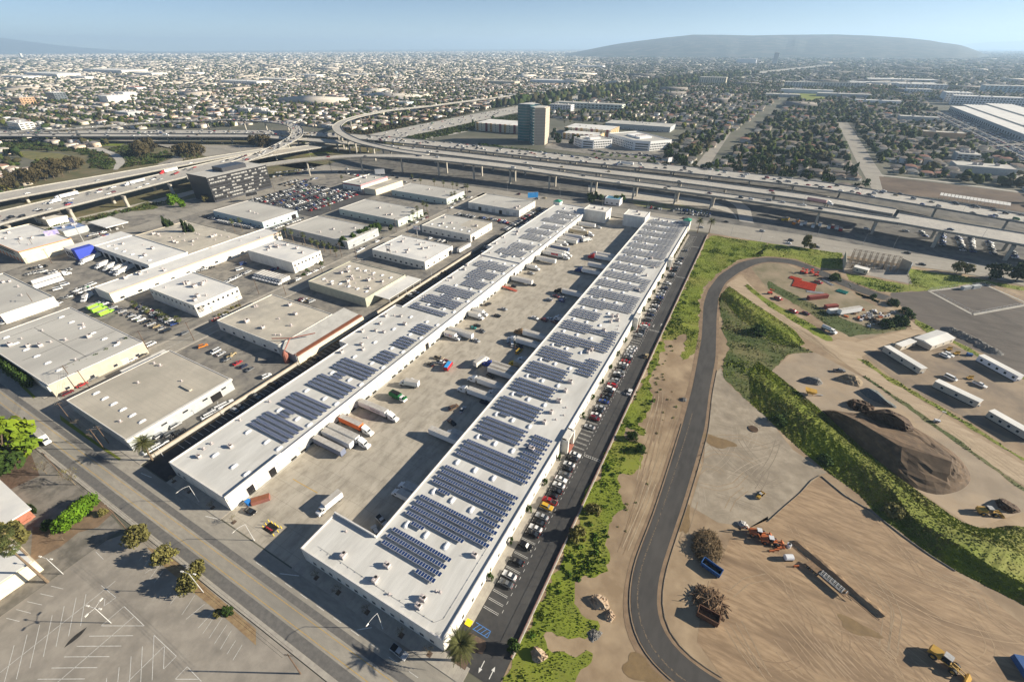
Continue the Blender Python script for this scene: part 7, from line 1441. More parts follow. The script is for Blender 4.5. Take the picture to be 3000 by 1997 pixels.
bare_tree('broad bare tree with a spidery shadow on the driveway', *Te(690,1000), 2.2, leaves=True); bare_tree('bare tree beside the utility pole near the big green tree', *Te(430,900), 1.7); bare_tree('thin bare tree in the grass before the tan ridged-roof warehouse', *Te(740,480), 1.4, leaves=False); bare_tree('second thin bare tree in the grass before the tan ridged-roof warehouse', *Te(880,600), 1.4, leaves=False)
bare_tree('bare shrub tree in the brown soil below the hedge', *Te(590,1510), 1.0, leaves=False)
# --- planted trees, read off the photograph
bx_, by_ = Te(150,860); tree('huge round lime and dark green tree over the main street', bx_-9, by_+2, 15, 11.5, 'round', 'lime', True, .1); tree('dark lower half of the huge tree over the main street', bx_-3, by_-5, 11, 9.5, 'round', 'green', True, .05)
struct('tree_soil', [(bx_-24,by_-16),(bx_+8,by_-16),(bx_+12,by_+3),(bx_-24,by_+10)], .01, m_soil)
struct('brown_soil', [Te(640,1170),Te(900,1095),Te(1080,1220),Te(900,1390),Te(720,1440),Te(560,1568),Tm(280,470),Tm(300,140),Te(480,1400)], .012, mat('bare_brown_soil', (.24,.165,.105), (.17,.12,.08), .4, bump=.1))
for k in range(9):
    t_ = k/8; x, y = Te(620+220*t_, 1400-200*t_); tree('vivid green bushy clump in the long sunlit hedge mass', x, y, 4.6, 3.2, 'round', 'vivid', True, .02, 'vivid green hedge mass', name='shrub', cat='shrub')
shrub('small round green bush beside the vivid hedge mass', *Te(455,1390), 2.6, 2.2, 'green', True); shrub('low bush under the vivid hedge mass', *Te(590,1400), 2, 1.8, 'green', True); shrub('thin olive bush at the end of the vivid hedge', *Te(960,1270), 2.4, 1.6, 'olive', True)
hd = thing('clipped_hedge', 'clipped dark hedge wrapping the brick building corner', 'hedge', (*Te(290,1225),0), heading(Te,(230,1170),(340,1265)))
V, F = crown_mesh(5, lambda u: 1., 60, 40, .05, .2); o = obj('foliage', npmesh('foliage', V*np.array([1,1,1]), F, LM['green']), hd); o.scale = (4.6,1.1,1.2)
for f, u, v, h, r, lab in ((Tm,1300,270,6,4.2,'olive-green tree at the corner of the old parking lot'),(Tm,1540,450,5.5,3.6,'round olive tree shading the old parking lot edge'),(Tm,1780,700,5.5,3.9,'olive tree around the tall white lot lamp'),(Tm,1850,560,4.5,2.6,'small olive tree behind the white lot lamp')): tree(lab, *f(u, v), h, r, 'round', 'olive', True, .12)
shrub('small green sapling on the dry verge of the old lot', *Tm(2100,930), 3.2, 1.5, 'green', True); shrub('low olive sapling on the dry verge of the old lot', *Tm(2010,950), 2.2, 1.3, 'olive', True)
struct('dry_verge', [Tm(1350,330),Tm(1480,360),Tm(1700,520),Tm(1900,700),Tm(2352,1080),Tm(2352,1230),Tm(2050,960),Tm(1800,760),Tm(1500,500)], .012, mat('dry_weeds', (.33,.24,.13), (.24,.16,.09), .5, bump=.1))
tree('pale eucalyptus tree beside the two tall palm trunks', *Tm(170,330), 10, 6.5, 'round', 'olive', True, .25); fan_palm('tall fan palm left of the pale eucalyptus', *Tm(340,480), 17, 2.4, None, .32); fan_palm('second tall fan palm crossing the cream corner building', *Tm(440,650), 19, 2.4, None, .32)
# hedge and trees round the pale grey warehouse
for k in range(13):
    t_ = k/12; x, y = Ta(20+260*t_, 1170+190*t_); tree('dense clipped tree in the dark hedge row by the pale grey warehouse', x, y+.5, 5.5, 2.6, 'round', 'green', True, .05, 'hedge row by the pale grey warehouse')
for u, v, r in ((720,1250,3.6),(840,1210,3.2),(945,1160,3.0),(1035,1110,3.4),(1120,1070,3.2),(1215,1010,3.4)): tree('round street tree between the pale grey warehouse and the road', *Ta(u, v), 6.2, r, 'round', 'lime' if u == 720 else 'green', True, .15, 'round street trees by the pale grey warehouse')
struct('lawn_strip', [Ta(880,1250),Ta(1260,1070),Ta(1250,1040),Ta(860,1220)], .125, m_grass); struct('lawn_strip', [Te(550,360),Te(560,410),Te(900,650),Te(1100,780),Te(1110,760),Te(900,620)], .125, m_grass); struct('lawn_strip', [Te(180,90),Te(310,210),Te(330,195),Te(200,70)], .125, m_grass)
for k in range(8): x, y = Te(380+30*k, 1392-1400+k*2-1+0); 
for u, v in ((1080,560),(1250,640),(1360,690),(1480,720),(1540,760),(1650,780)): fan_palm('short shaggy palm between the double car rows', *Ta(u, v), 3.6, 2.2, 'short palms in the car rows', .2, False)
for u, v, h in ((1700,320,3),(1775,290,3),(1900,235,3),(1960,210,3),(2090,170,3.4),(2140,140,3.4),(2260,90,3.4),(2310,70,3.4)): tree('small leafy tree along the long peach-trimmed building', *Ta(u, v), 5, 2.4, 'round', 'green', False, .2, 'small trees along the peach-trimmed building')
for u, v in ((2020,710),(2080,690),(2140,640),(2190,620)): shrub('low shrub along the white two-storey block', *Ta(u, v), 1.6, 1.8, 'olive', False, 'shrubs along the two-storey block')
for u, v in ((440,340),(470,300),(600,230)): shrub('planter shrub by the truck depot wall', *Tb(u, v), 2.2, 2, 'green', False, 'shrubs by the truck depot')
for u, v in ((815,1330),(905,1300),(975,1260),(1030,1240),(1080,1210),(1120,1200)): tree('dense round tree hiding the grey-roofed warehouse corner', *Td(u, v), 8, 4.6, 'round', 'green', True, .08, 'round trees at the grey-roofed warehouse')
for u, v, h in ((240,1260,7),(285,1230,9),(345,1260,9),(455,1290,9),(520,1310,6),(575,1330,6),(635,1350,7),(690,1370,7),(740,1395,6)): fan_palm('palm in the row along the grey-roofed warehouse', *Td(u, v+20), h, 2.2, 'palms along the grey-roofed warehouse')
for u, v, h in ((1450,1080,9),(1490,1050,10),(1545,1010,11),(1575,1005,9)): fan_palm('palm in the clump at the pale green warehouse corner', *Td(u, v+15), h, 2.4, 'palms at the pale green warehouse')
for u, v, h in ((1440,720,7),(1515,745,6),(1640,755,6),(1725,770,6),(1810,790,7),(1850,800,7),(1800,900,8),(1830,890,8),(1925,830,9),(1945,830,9)): fan_palm('palm beside the light grey warehouse facing the freeway', *Td(u, v+10), h, 2.3, 'palms beside the light grey warehouse')
for u, v in ((1420,1100),(1470,1070),(1520,1050),(1560,1030),(1830,910),(1870,890),(1910,870)): shrub('green shrub bed at the warehouse frontage', *Td(u, v), 1.8, 2.4, 'green', False, 'frontage shrubs')
for u, v, h in ((695,640,11),(800,760,10),(685,990,6),(330,450,8)): fan_palm('lone palm near the dealership and ramps', *Td(u, v), h, 2.1, 'lone palms near the dealership')
tree('round green tree by the fence at the grey warehouse end', *Td(1240,1180), 5, 2.6, 'round', 'green', False)
for u, v, h in ((1560,1200,14),(1600,1190,10),(1740,1250,15),(1790,1250,12)): tree('tall ragged conifer beside the forecourt', *Tc(u, v), h, 3.2, 'tall', 'dark', True, .05, 'tall conifers by the forecourt')
for u, v in ((2230,1180),(2160,1190)): fan_palm('palm beside the rank of vans', *Tc(u, v), 10, 2.3, 'palms by the van rank')
for u, v, h, r in ((1590,940,10,6),(1640,920,8,5),(1680,960,6,4)): tree('ivy-covered green tree by the black office block', *Tc(u, v), h, r, 'round', 'vivid', True, .05, 'ivy trees by the office block')
tree('dry brown tree at the foot of the black office block', *Tc(1900,920), 7, 4, 'round', 'yellow', False); tree('green tree at the foot of the black office block', *Tc(1840,880), 6, 3.4, 'round', 'green', False)
# --- interchange woods: eucalyptus, scrub belts
eu = random.Random(12)
for u, v, h, r in ((250,760,16,9),(330,745,17,9),(420,720,19,10),(500,700,20,11),(580,680,20,10),(640,650,16,9),(700,620,17,9),(740,610,14,8),(150,780,14,8),(80,800,13,8),(20,810,13,8)): tree('brown-green eucalyptus in the belt along the left freeway deck', *Tc(u, v), h, r, 'umbrella', 'euc', True, .25, 'eucalyptus along the left deck')
for u, v, h, r in ((1290,500,17,10),(1340,490,19,11),(1390,460,20,10),(1250,480,14,8)): tree('brown eucalyptus in the clump inside the ramp loop', *Tc(u, v), h, r, 'umbrella', 'euc', True, .2, 'eucalyptus inside the ramp loop')
for u, v, h, r in ((1650,510,16,9),(1720,510,18,10),(1790,500,18,10),(1850,490,15,8)): tree('eucalyptus in the clump between ramps and freeway', *Tc(u, v), h, r, 'umbrella', 'euc', True, .2, 'eucalyptus between ramps')
for u, v in ((1700,560),(1740,555),(1780,560),(1840,555)): fan_palm('thick date palm under the eucalyptus clump', *Tc(u, v), 10, 3, 'palms under the eucalyptus', .5)
tree('eucalyptus clump by the jammed ramp column', *Td(60,410), 17, 9, 'umbrella', 'euc', True, .2); tree('second eucalyptus by the jammed ramp column', *Td(110,400), 15, 8, 'umbrella', 'euc', True, .2); tree('eucalyptus at the end of the viaduct shade', *Tc(2330,400), 15, 8, 'umbrella', 'euc', True, .2)
def scrub(label, P, dens, h, cols_, seed, name='scrub', wide=1.5, cat='scrub', zf=0.):
    rg = np.random.default_rng(seed); P = np.array(P); x0, y0 = P.min(0); x1, y1 = P.max(0); n = int((x1-x0)*(y1-y0)*dens); x = rg.uniform(x0, x1, n); y = rg.uniform(y0, y1, n); k = inpoly(x, y, P); x, y = x[k], y[k]; n = len(x); 
    V, F, C = [], [], []; o = 0; kf = 26
    hh = h*(.5+.8*rg.random(n)); cl = np.array(cols_)[rg.integers(0, len(cols_), n)]
    d = rg.normal(size=(n, kf, 3)); d[..., 2] = np.abs(d[..., 2]); d /= np.linalg.norm(d, axis=2)[..., None]
    p = np.stack([x, y, np.full(n, zf)], 1)[:, None, :]+d*(hh*wide)[:, None, None]*np.array([.9,.9,.8/wide])*(.55+.45*rg.random((n, kf, 1)))
    nr = d+rg.normal(size=d.shape)*.6; nr /= np.linalg.norm(nr, axis=2)[..., None]; t = np.cross(nr, rg.normal(size=d.shape)); t /= np.linalg.norm(t, axis=2)[..., None]; b_ = np.cross(nr, t); s = (hh*.30)[:, None, None]*(.6+.8*rg.random((n, kf, 1)))
    V = np.stack([p-t*s-b_*s*.7, p+t*s-b_*s*.7, p+t*s*.8+b_*s*.7, p-t*s*.8+b_*s*.7], 2).reshape(-1, 3)
    tag(obj(name, npmesh(name, V, np.arange(len(V)).reshape(-1, 4), mat('scrub_leaf', (1,1,1), attr='Col', rough=.9, spec=.1), np.repeat(cl, kf, 0)), kind='stuff'), label, cat)
dk = [(.03,.05,.014),(.045,.065,.018),(.06,.075,.02),(.05,.045,.02)]
scrub('belt of dark scrub between the curving slip roads', [Tc(0,360),Tc(400,370),Tc(800,430),Tc(960,470),Tc(1050,560),Tc(1000,620),Tc(840,600),Tc(820,500),Tc(700,450),Tc(0,430)], .05, 3.2, dk, 1)
scrub('scrub around the ramp-loop eucalyptus', [Tc(1000,430),Tc(1200,390),Tc(1260,460),Tc(1420,480),Tc(1540,450),Tc(1580,490),Tc(1440,560),Tc(1130,600),Tc(1180,520)], .06, 2.6, dk, 2)
scrub('scrub strip along the far side of the left viaduct', [Tc(0,320),Tc(320,325),Tc(800,350),Tc(820,385),Tc(500,365),Tc(0,340)], .05, 2.2, dk, 3)
scrub('oleander hedge in the freeway median', [(-642,150),(-650,150),(-664,300),(-670,420),(-660,420),(-652,300)], .12, 2.6, dk, 4); scrub('shrubs below the broad left freeway deck', [(-560,100),(-548,100),(-552,210),(-556,250),(-562,250)], .06, 2.2, dk, 5)
scrub('green planting on the slip-road bank', [Tc(450,1140),Tc(700,1080),Tc(1180,970),Tc(1440,940),Tc(1440,970),Tc(1180,1000),Tc(720,1110),Tc(480,1165)], .2, 1.2, [(.06,.09,.02),(.09,.12,.03),(.13,.11,.05)], 6)
scrub('wooded slope left of the distant freeway', [(-700,640),(-760,700),(-780,900),(-760,1300),(-690,1330),(-672,900),(-676,650)], .02, 5, [(.05,.045,.02),(.04,.05,.016),(.07,.05,.025)], 7)
scrub('green scrub between the distant freeway and the slip road', [(-590,640),(-575,900),(-550,1300),(-500,1300),(-515,900),(-540,700),(-565,640)], .035, 3.2, [(.05,.07,.02),(.035,.055,.015),(.07,.08,.025)], 8)
scrub('planting under the interchange flyovers', [(-690,540),(-600,560),(-560,600),(-600,640),(-680,640),(-760,640),(-800,600)], .03, 3.4, dk, 9)
scrub('dark planting between packed viaduct and glass tower', [(-440,640),(-290,640),(-200,642),(-140,645),(-140,660),(-290,668),(-430,690)], .05, 3.2, [(.035,.06,.015),(.05,.08,.02)], 10)
scrub('weeds sprinkled over the sandy wedge beside the verge', [Ti(1350,0),Ti(1600,100),Ti(1480,500),Ti(1300,900),Ti(1150,1300),Tk(1000,400),Tk(950,200),Ti(1050,1000),Ti(1280,500)], .03, .45, [(.09,.13,.025),(.15,.14,.05)], 11, wide=1.6)
scrub('leafy undergrowth along the verge wall', [(-23.6,40),(-23.6,300),(-20.5,300),(-14.,200),(-15,120),(-18,60),(-19,40)], .07, .8, [(.10,.16,.02),(.07,.13,.015),(.15,.19,.03),(.05,.09,.012)], 12, wide=1.2)
scrub('dark leafy undergrowth in the verge hollow', [Tk(480,460),Tk(700,200),Tk(850,100),Tk(900,300),Tk(700,550),Tk(560,680),Tk(420,900),Tk(330,1000),Tk(400,700)], .12, .9, [(.07,.12,.016),(.035,.07,.012),(.08,.13,.02)], 13, wide=1.2)
for f, u, v, h, r, c in ((Ti,740,1270,4.2,3.6,'olive'),(Tk,600,240,4,3.2,'olive'),(Ti,1110,580,3.2,2.6,'green'),(Ti,1170,690,3,2.6,'green'),(Tk,10,1260,4.5,2,'green')): shrub('rounded bush standing in the green verge', *f(u, v), h, r, c, True, 'bushes in the green verge')
for f, u, v, h, r in ((Th,610,370,3.6,4.2),(Th,1140,600,3.2,4.),(Th,1260,680,3.2,4.2),(Th,1310,720,2.8,3.2),(Th,965,540,2.4,2.2),(Th,1080,800,4.,4.2),(Th,1150,790,3.4,3.),(Th,1205,775,5,5),(Tg,2260,860,4,5),(Tj,520,790,2.6,3.2),(Tj,1130,1260,3.4,4),(Tj,90,430,3,4)): shrub('dark rounded bush on the open site', *f(u, v), h, r, 'green' if u != 1130 else 'olive', True, 'rounded bushes on the open site')
for f, u, v, h, r in ((Tr,330,1330,9,4.5),(Tr,390,1350,5,3),(Th,1730,310,8,4.5),(Th,1810,320,7,4),(Th,2060,370,11,6.5),(Th,2270,390,12,8),(Th,2352,380,11,7)): tree('feathery tree on the verge of the avenue', *f(u, v), h, r, 'umbrella', 'olive' if u < 2000 else 'dark', True, .25, 'feathery trees along the avenue')
for y in np.arange(318,402,5): shrub('climbing shrub against the sunny warehouse wall', -40.2, y, 2.4, 1.0, 'olive', False, 'shrubs against the warehouse wall')
for y in np.arange(60,316,13.5): shrub('small tree against the sunny warehouse wall', -40.2, y, 3.0, 1.0, 'green', False, 'small trees against the warehouse wall')
struct('planter', [Tn(1905,1165),Tn(1960,1110),Tn(2110,1190),Tn(2115,1250),Tn(2080,1310),Tn(1990,1290)], .14, m_soil); struct('planter', [Tn(1790,1370),Tn(1860,1260),Tn(1980,1340),Tn(1920,1460)], .14, m_soil)
for u, v in ((560,870),(600,880),(660,890),(730,900),(950,905),(1010,900)): tree('leafy tree beside the small blue shop at the avenue', *Tf(u+160, v+20) if u < 700 else Tf(u, v+20), 8, 4, 'round', 'green', False, .15, 'trees beside the blue shop')
building('small white shop with a blue roof under the near viaduct', -134,455,-118,466,6, m_wallf, mat('blue_shop_roof', (.12,.3,.42)), .5, S=3, name='shop', seed=55)
for i in range(12): x, y = Tf(480+48*i+eu.uniform(-8,8), 225+14*i+eu.uniform(-20,20)); fan_palm('palm in the formal grid beside the white offices', x, y, 11, 2.4, 'palms by the white offices')
for u, v, h, r in ((390,340,15,8),(420,370,13,7),(560,380,12,7),(600,390,12,7),(690,410,12,6),(500,300,11,5),(760,240,9,6),(840,250,9,6),(930,280,8,5)): tree('dark tree around the glass tower and white offices', *Tf(u, v), h, r, 'round', 'dark', False, .1, 'trees around the tower')
for k in range(9): x, y = Tf(1560+230*k/8, 540-220*k/8); tree('green tree along the office car park edge', x+4, y, 6.5, 4.2, 'round', 'green', False, .1, 'trees along the office car park')
for k in range(8): x, y = Tf(760+75*k, 480+6*k); shrub('clipped green shrub in the office parking beds', x, y, 2.2, 4, 'vivid', False, 'shrubs in office parking beds')
struct('office_paving', [Tf(300,420),Tf(900,500),Tf(1500,560),Tf(1700,440),Tf(1500,360),Tf(1100,300),Tf(400,250)], .03, m_indlot)
struct('grass_field', [Tf(720,5),Tf(1050,8),Tf(1000,32),Tf(760,30)], .08, m_grass); struct('grass_field', [W(2320,273),W(2410,275),W(2420,295),W(2360,298)], .08, m_grass); struct('meadow', [Tc(0,450),Tc(300,450),Tc(560,470),Tc(740,520),Tc(760,560),Tc(680,585),Tc(400,560),Tc(100,470)], .08, mat('dry_meadow', (.22,.19,.07), (.14,.14,.05), .04)); struct('green_bank', [Tc(830,380),Tc(1150,380),Tc(1100,400),Tc(900,400)], .08, m_grass)
struct('green_bank', [Td(430,490),Td(560,450),Td(720,440),Td(700,465),Td(520,480)], .08, m_grass); struct('green_bank', [Tc(1220,960),Tc(1360,910),Tc(1440,950),Tc(1420,980),Tc(1240,1000)], .17, m_dgrass)
# --- poles
m_pole = mat('utility_wood', (.15,.10,.07), (.1,.07,.05), 2.); m_wpole = mat('white_pole', (.5,.5,.49))
def upole(label, x, y, h=12, group='utility poles', arms=1, rz=0.):
    t = thing('utility_pole', label, 'pole', (x, y, 0), rz, group); MB().tube((0,0,-.1),(0,0,h),.2,7,0,.13).build('pole', m_pole, t)
    for i in range(arms):
        MB().box(-1.3,-.08,h-.6-1.1*i,1.3,.08,h-.45-1.1*i).build('crossarm', m_pole, t); b = MB()
        for q in (-1.1,-.5,.5,1.1): b.tube((q,0,h-.45-1.1*i),(q,0,h-.2-1.1*i),.05,5)
        b.build('insulator', m_metal, t)
    return t
UPS = [(Tm,1165,170,14),(Te,570,915,13),(Te,965,680,12),(Te,660,420,11),(Ta,700,1340,12),(Ta,825,1370,11),(Ta,1360,1010,12),(Ta,1785,930,12),(Ta,350,650,12),(Ta,2230,670,11),(Tb,275,510,11),(Tb,610,305,11),(Td,790,1420,12),(Td,925,1440,11),(Td,1290,1185,12),(Td,1395,1200,10),(Td,1590,1085,10),(Td,1765,1015,10),(Tb,30,510,11),(Tn,410,1490,12),(Te,1000,620,10),(Tc,360,1400,13),(Tc,480,1480,12),(Tc,250,1400,12),(Tc,2130,920,12),(Td,175,825,11),(Td,310,790,11),(Td,430,1310,12)]
for i, (f, u, v, h) in enumerate(UPS): upole('brown wooden utility pole with crossarms by the roadside', *f(u, v), h, 'wooden utility poles', 2 if i % 4 == 0 else 1, R_(90 if i in (5,6,7,9,10,11) else 20*i))
tr_ = thing('transformer_poles', 'twin poles carrying grey transformers behind the bright white factory', 'pole', (*Td(1230,1450),0))
for d in (-1.5,1.5): MB().tube((d,0,-.1),(d,0,12),.2,7,0,.14).build('pole', m_pole, tr_)
for i in range(4): MB().tube((-1.2+.8*i,.3,8),(-1.2+.8*i,.3,9.4),.32,8).build('transformer', m_metal, tr_)
MB().box(-2.2,-.1,10.8,2.2,.1,11).box(-2.2,-.1,7.7,2.2,.6,7.9).build('crossarm', m_pole, tr_)
def lamp(label, x, y, rz, h=9, arm=3.2, group=None, m=None):
    t = thing('street_lamp', label, 'street lamp', (x, y, 0), rz, group); m = m or m_wpole; MB().tube((0,0,-.05),(0,0,h),.11,8,0,.07).tube((0,0,0),(0,0,.5),.22,8).build('post', m, t)
    b = MB(); P = [(0,0,h)]+[(arm*s, 0, h+.9*math.sin(s*1.9)) for s in (.25,.5,.75,1.)]
    for p, q in zip(P, P[1:]): b.tube(p, q, .055, 6)
    b.build('arm', m, t); o = MB(); o.loft([[(arm-.1+k*.45, .17*s*math.cos(a), P[-1][2]-.02+.1*s*math.sin(a)) for a in np.linspace(0,6.28,7)[:-1]] for k, s in ((0,.5),(1,1),(2,.3))]).build('lamp_head', m_lamp, t); return t
for (f, u, v) in ((Te,1830,1158),(Te,2335,1510),(Tn,1165,1075)): lamp('white curved-arm street lamp on the shaded warehouse pavement', *f(u, v), R_(-90), 9, 3.4, 'curved street lamps by the warehouses')
for (f, u, v, h) in ((Te,1500,740,7),(Te,2050,355,7),(Tb,395,1160,7),(Tb,1615,355,6),(Tb,1300,545,6)): lamp('short straight lamp standing in the alley stalls', *f(u, v), R_(0), h, .5, 'short alley lamps')
def lot_lamp(label, x, y, n, h=9):
    t = thing('lot_lamp', label, 'lamp', (x, y, 0), .3); MB().tube((0,0,-.05),(0,0,h),.11,8,0,.08).build('post', m_wpole, t)
    for k in range(n):
        a = 2*math.pi*k/n; c, s = math.cos(a), math.sin(a); MB().tube((0,0,h-.3),(1.7*c,1.7*s,h+.3),.05,6).build('arm', m_wpole, t); MB().cbox(2.1*c,2.1*s,h+.2,.9,.4,.18,0,a).build('lamp_head', m_lamp, t)
lot_lamp('white four-armed lamp post in the old parking lot', *Tm(1020,1025), 4); lot_lamp('white two-armed lamp post by the driveway fence', *Tm(580,575), 2); lot_lamp('tall white lamp post among the olive trees', *Tm(1870,745), 2, 11)
for (f, u, v) in ((Tf,300,960),(Tf,830,950),(Tf,1240,990),(Tf,440,870),(Tf,2010,1220),(Tf,2280,1265),(Tr,450,1230),(Tr,875,1300),(Tr,1150,1330),(Tc,1500,480),(Tc,1660,560),(Tc,2070,430),(Tc,2210,445),(Td,840,660),(Td,1400,790),(Td,2310,810),(Td,1815,690),(Td,520,440)): lamp('slim galvanised street lamp by the avenue and ramps', *f(u, v), random.choice((1.57,-1.57)), 9, 2.2, 'slim avenue lamps', m_metal)
for k, s in (('D12',-14),('D34',-17),('D1',7),('D2',10)):
    C, w = DECKS[k]
    for i in range(6, len(C)-4, 9):
        T = C[i+1]-C[i]; T /= np.linalg.norm(T); o = lamp('slim lamp on the parapet of a viaduct', C[i][0]-T[1]*s, C[i][1]+T[0]*s, math.atan2(T[1],T[0])+(1.57 if s < 0 else -1.57), 9, 2.2, 'viaduct lamps', m_metal); o.location.z = C[i][2]
# power lines sagging between the wooden poles
wr = thing('power_lines', 'thin dark power lines strung between the roadside wooden poles', 'cables', (0,0,0))
def wire(a, b_, h1, h2):
    q = MB(); n = 8; P = []
    for i in range(n+1): t_ = i/n; P.append((a[0]+(b_[0]-a[0])*t_, a[1]+(b_[1]-a[1])*t_, h1+(h2-h1)*t_-3.2*t_*(1-t_)))
    for p, r in zip(P, P[1:]): q.tube(p, r, .025, 4, caps=False)
    q.build('cable', m_rub, wr)
seq = [(Tn,410,1490,12),(Tm,1165,170,14),(Te,570,915,13),(Te,60,500,12)]
for (f, u, v, h), (g, u2, v2, h2) in list(zip(seq, seq[1:]))+[((Te,965,680,12),(Te,660,420,11)),((Te,660,420,11),(Ta,700,1340,12)),((Ta,700,1340,12),(Ta,1360,1010,12)),((Ta,1360,1010,12),(Ta,1785,930,12)),((Ta,1785,930,12),(Ta,2230,670,11)),((Ta,2230,670,11),(Tb,610,305,11)),((Tb,610,305,11),(Td,925,1440,11)),((Td,925,1440,11),(Td,1290,1185,12)),((Td,1290,1185,12),(Td,1590,1085,10))]:
    p, q = f(u, v), g(u2, v2)
    for d in (-1.1,-.5,.5,1.1): wire((p[0]+d*.5,p[1]+d),(q[0]+d*.5,q[1]+d),h-.2,h2-.2)
# --- signs
def board(label, x, y, rz, w, h, z0, mface, posts=2, words=None, back=None):
    t = thing('billboard', label, 'sign', (x, y, 0), rz); MB().box(-w/2,-.3,z0,w/2,.3,z0+h).build('panel', back or m_metal, t); MB().box(-w/2+.15,-.34,z0+.15,w/2-.15,-.3,z0+h-.15).build('face', mface, t)
    for d in ((-w/4,w/4) if posts == 2 else (0,)): MB().tube((d,0,-.1),(d,0,z0),.3,8).build('post', m_metal, t)
    if words:
        for word, colr, size, dx, dz in words:
            cu = bpy.data.curves.new('lettering', 'FONT'); cu.body = word; cu.size = size; cu.extrude = .01; cu.align_x = 'CENTER'; me_ = bpy.data.meshes.new_from_object(bpy.data.objects.new('tmp', cu)); me_.materials.clear(); me_.materials.append(mat('letter_%d_%d_%d' % tuple(int(c*100) for c in colr), colr)); o = obj('lettering', me_, t, loc=(dx,-.36,z0+dz)); o.rotation_euler = (R_(90),0,0)
    return t
board('bright blue billboard rising behind the roll-door workshop', *Tf(190,965), R_(40), 11, 5.5, 10, mat('billboard_blue', (.03,.22,.55), (.05,.3,.65), .3), 1)
board('white billboard at the foot of the office car park', *Tf(1440,590), R_(60), 8, 6, 6, m_wallf, 1)
board('white billboard beside the pink dealership', *Td(1150,720), R_(30), 12, 6, 8, m_wallf, 1)
board('white roadside sign with purple and orange letters', *Td(1485,1235), R_(15), 6, 3.4, 6.5, m_wallf, 1, [('Fed',(.1,.02,.3),1.9,-1.1,.9),('Ex',(.75,.18,.02),1.9,1.6,.9)])
board('purple-faced sign panel above the storage building', *Tc(540,1310), R_(70), 9, 5, 8, mat('sign_violet', (.25,.22,.5), (.5,.45,.6), .4), 1)
board('blue diamond pole sign by the petrol station', *Tc(770,1280), R_(30), 4, 4, 17, mat('sign_blue', (.2,.25,.6), (.6,.6,.7), .6), 1)
board('black billboard seen edge-on at the black office block', *Tc(2330,910), R_(75), 12, 4, 6, m_bk, 1)
# ------------------------------------------------------------------ the city beyond the freeways
def PX(X, Y, Zz):
    d = np.stack([X, Y, Zz-CAM_H], -1)@CR; return 1500+FPX*d[..., 0]/d[..., 2], 998.5+FPX*d[..., 1]/d[..., 2], d[..., 2]
FW = np.array([(-640,540),(-634,640),(-625,900),(-600,1392),(-535,1836),(-420,2480),(-150,3600),(300,5200),(900,7500)], float)
RA, RB = np.array(Tr(2700,690)), np.array(W(2625,240))            # railway line
rail_n = np.array([RB[1]-RA[1], -(RB[0]-RA[0])]); rail_n /= np.linalg.norm(rail_n)
if rail_n[0] < 0: rail_n = -rail_n
def rail_side(x, y): return (x-RA[0])*rail_n[0]+(y-RA[1])*rail_n[1]      # >0 right of the tracks
INTER = np.array([(-1500,250),W(0,396),(-949,400),(-560,380),(-545,640),(-560,700),(-700,690),(-800,660),(-850,640),(-1000,600),(-1120,520),W(0,380),(-1700,300)])
LEFTIN = np.array([Tc(0,330),Tc(300,420),Tc(800,430),Tc(1500,370),Td(200,340),(-545,640),(-545,250),(-540,60),Tc(0,1250),Tc(300,820),Tc(250,700),Tc(640,600),Tc(760,520),Tc(560,460),Tc(0,430)])
def allowed(x, y):
    ok = np.ones(len(x), bool)
    fx = np.interp(y, FW[:, 1], FW[:, 0]); ok &= ~((np.abs(x-fx) < 62) & (y > 520))
    ok &= ~((x > 318) & (x < 392) & (y > 880) & (y < 1600)); ok &= ~inpoly(x, y, INTER) & ~inpoly(x, y, LEFTIN)
    ok &= ~((x > -560) & (x < 400) & (y < 645)) & ~((x > -560) & (x < -138) & (y < 1015))
    ok &= (y > 645) | (x < -720)
    ok &= ~((x > -1000) & (x < -540) & (y < 700) & (y > 380)) & ~((x > -700) & (y < 380) & (x < 0))
    ok &= ~((x < -540) & (y < 30))
    rs = rail_side(x, y); ok &= ~((rs > -26) & (rs < 150) & (y < 1900))
    ok &= ~inpoly(x, y, [Tr(1000,650),Tr(1040,840),Tr(1560,900),Tr(2400,1050),Tr(2400,800),Tr(1600,720)])
    for a, b_ in ((Tf(1740,595), W(2400,205)), (Tr(1060,815), Tr(680,185))):
        a, b_ = np.array(a), np.array(b_); d = b_-a; L = np.linalg.norm(d); d /= L; t = (x-a[0])*d[0]+(y-a[1])*d[1]; s = np.abs(-(x-a[0])*d[1]+(y-a[1])*d[0]); ok &= ~((t > -5) & (t < L+5) & (s < 17))
    for F_ in ([Tf(720,5),Tf(1050,8),Tf(1000,32),Tf(760,30)], [W(2320,273),W(2410,275),W(2420,295),W(2360,298)], [Tc(0,450),Tc(300,450),Tc(560,470),Tc(740,520),Tc(760,560),Tc(680,585),Tc(400,560),Tc(100,470)], [W(200,375),W(280,360),W(320,370),W(260,383)]): ok &= ~inpoly(x, y, F_)
    return ok
BIG = []    # footprints of named distant buildings (x, y, r)
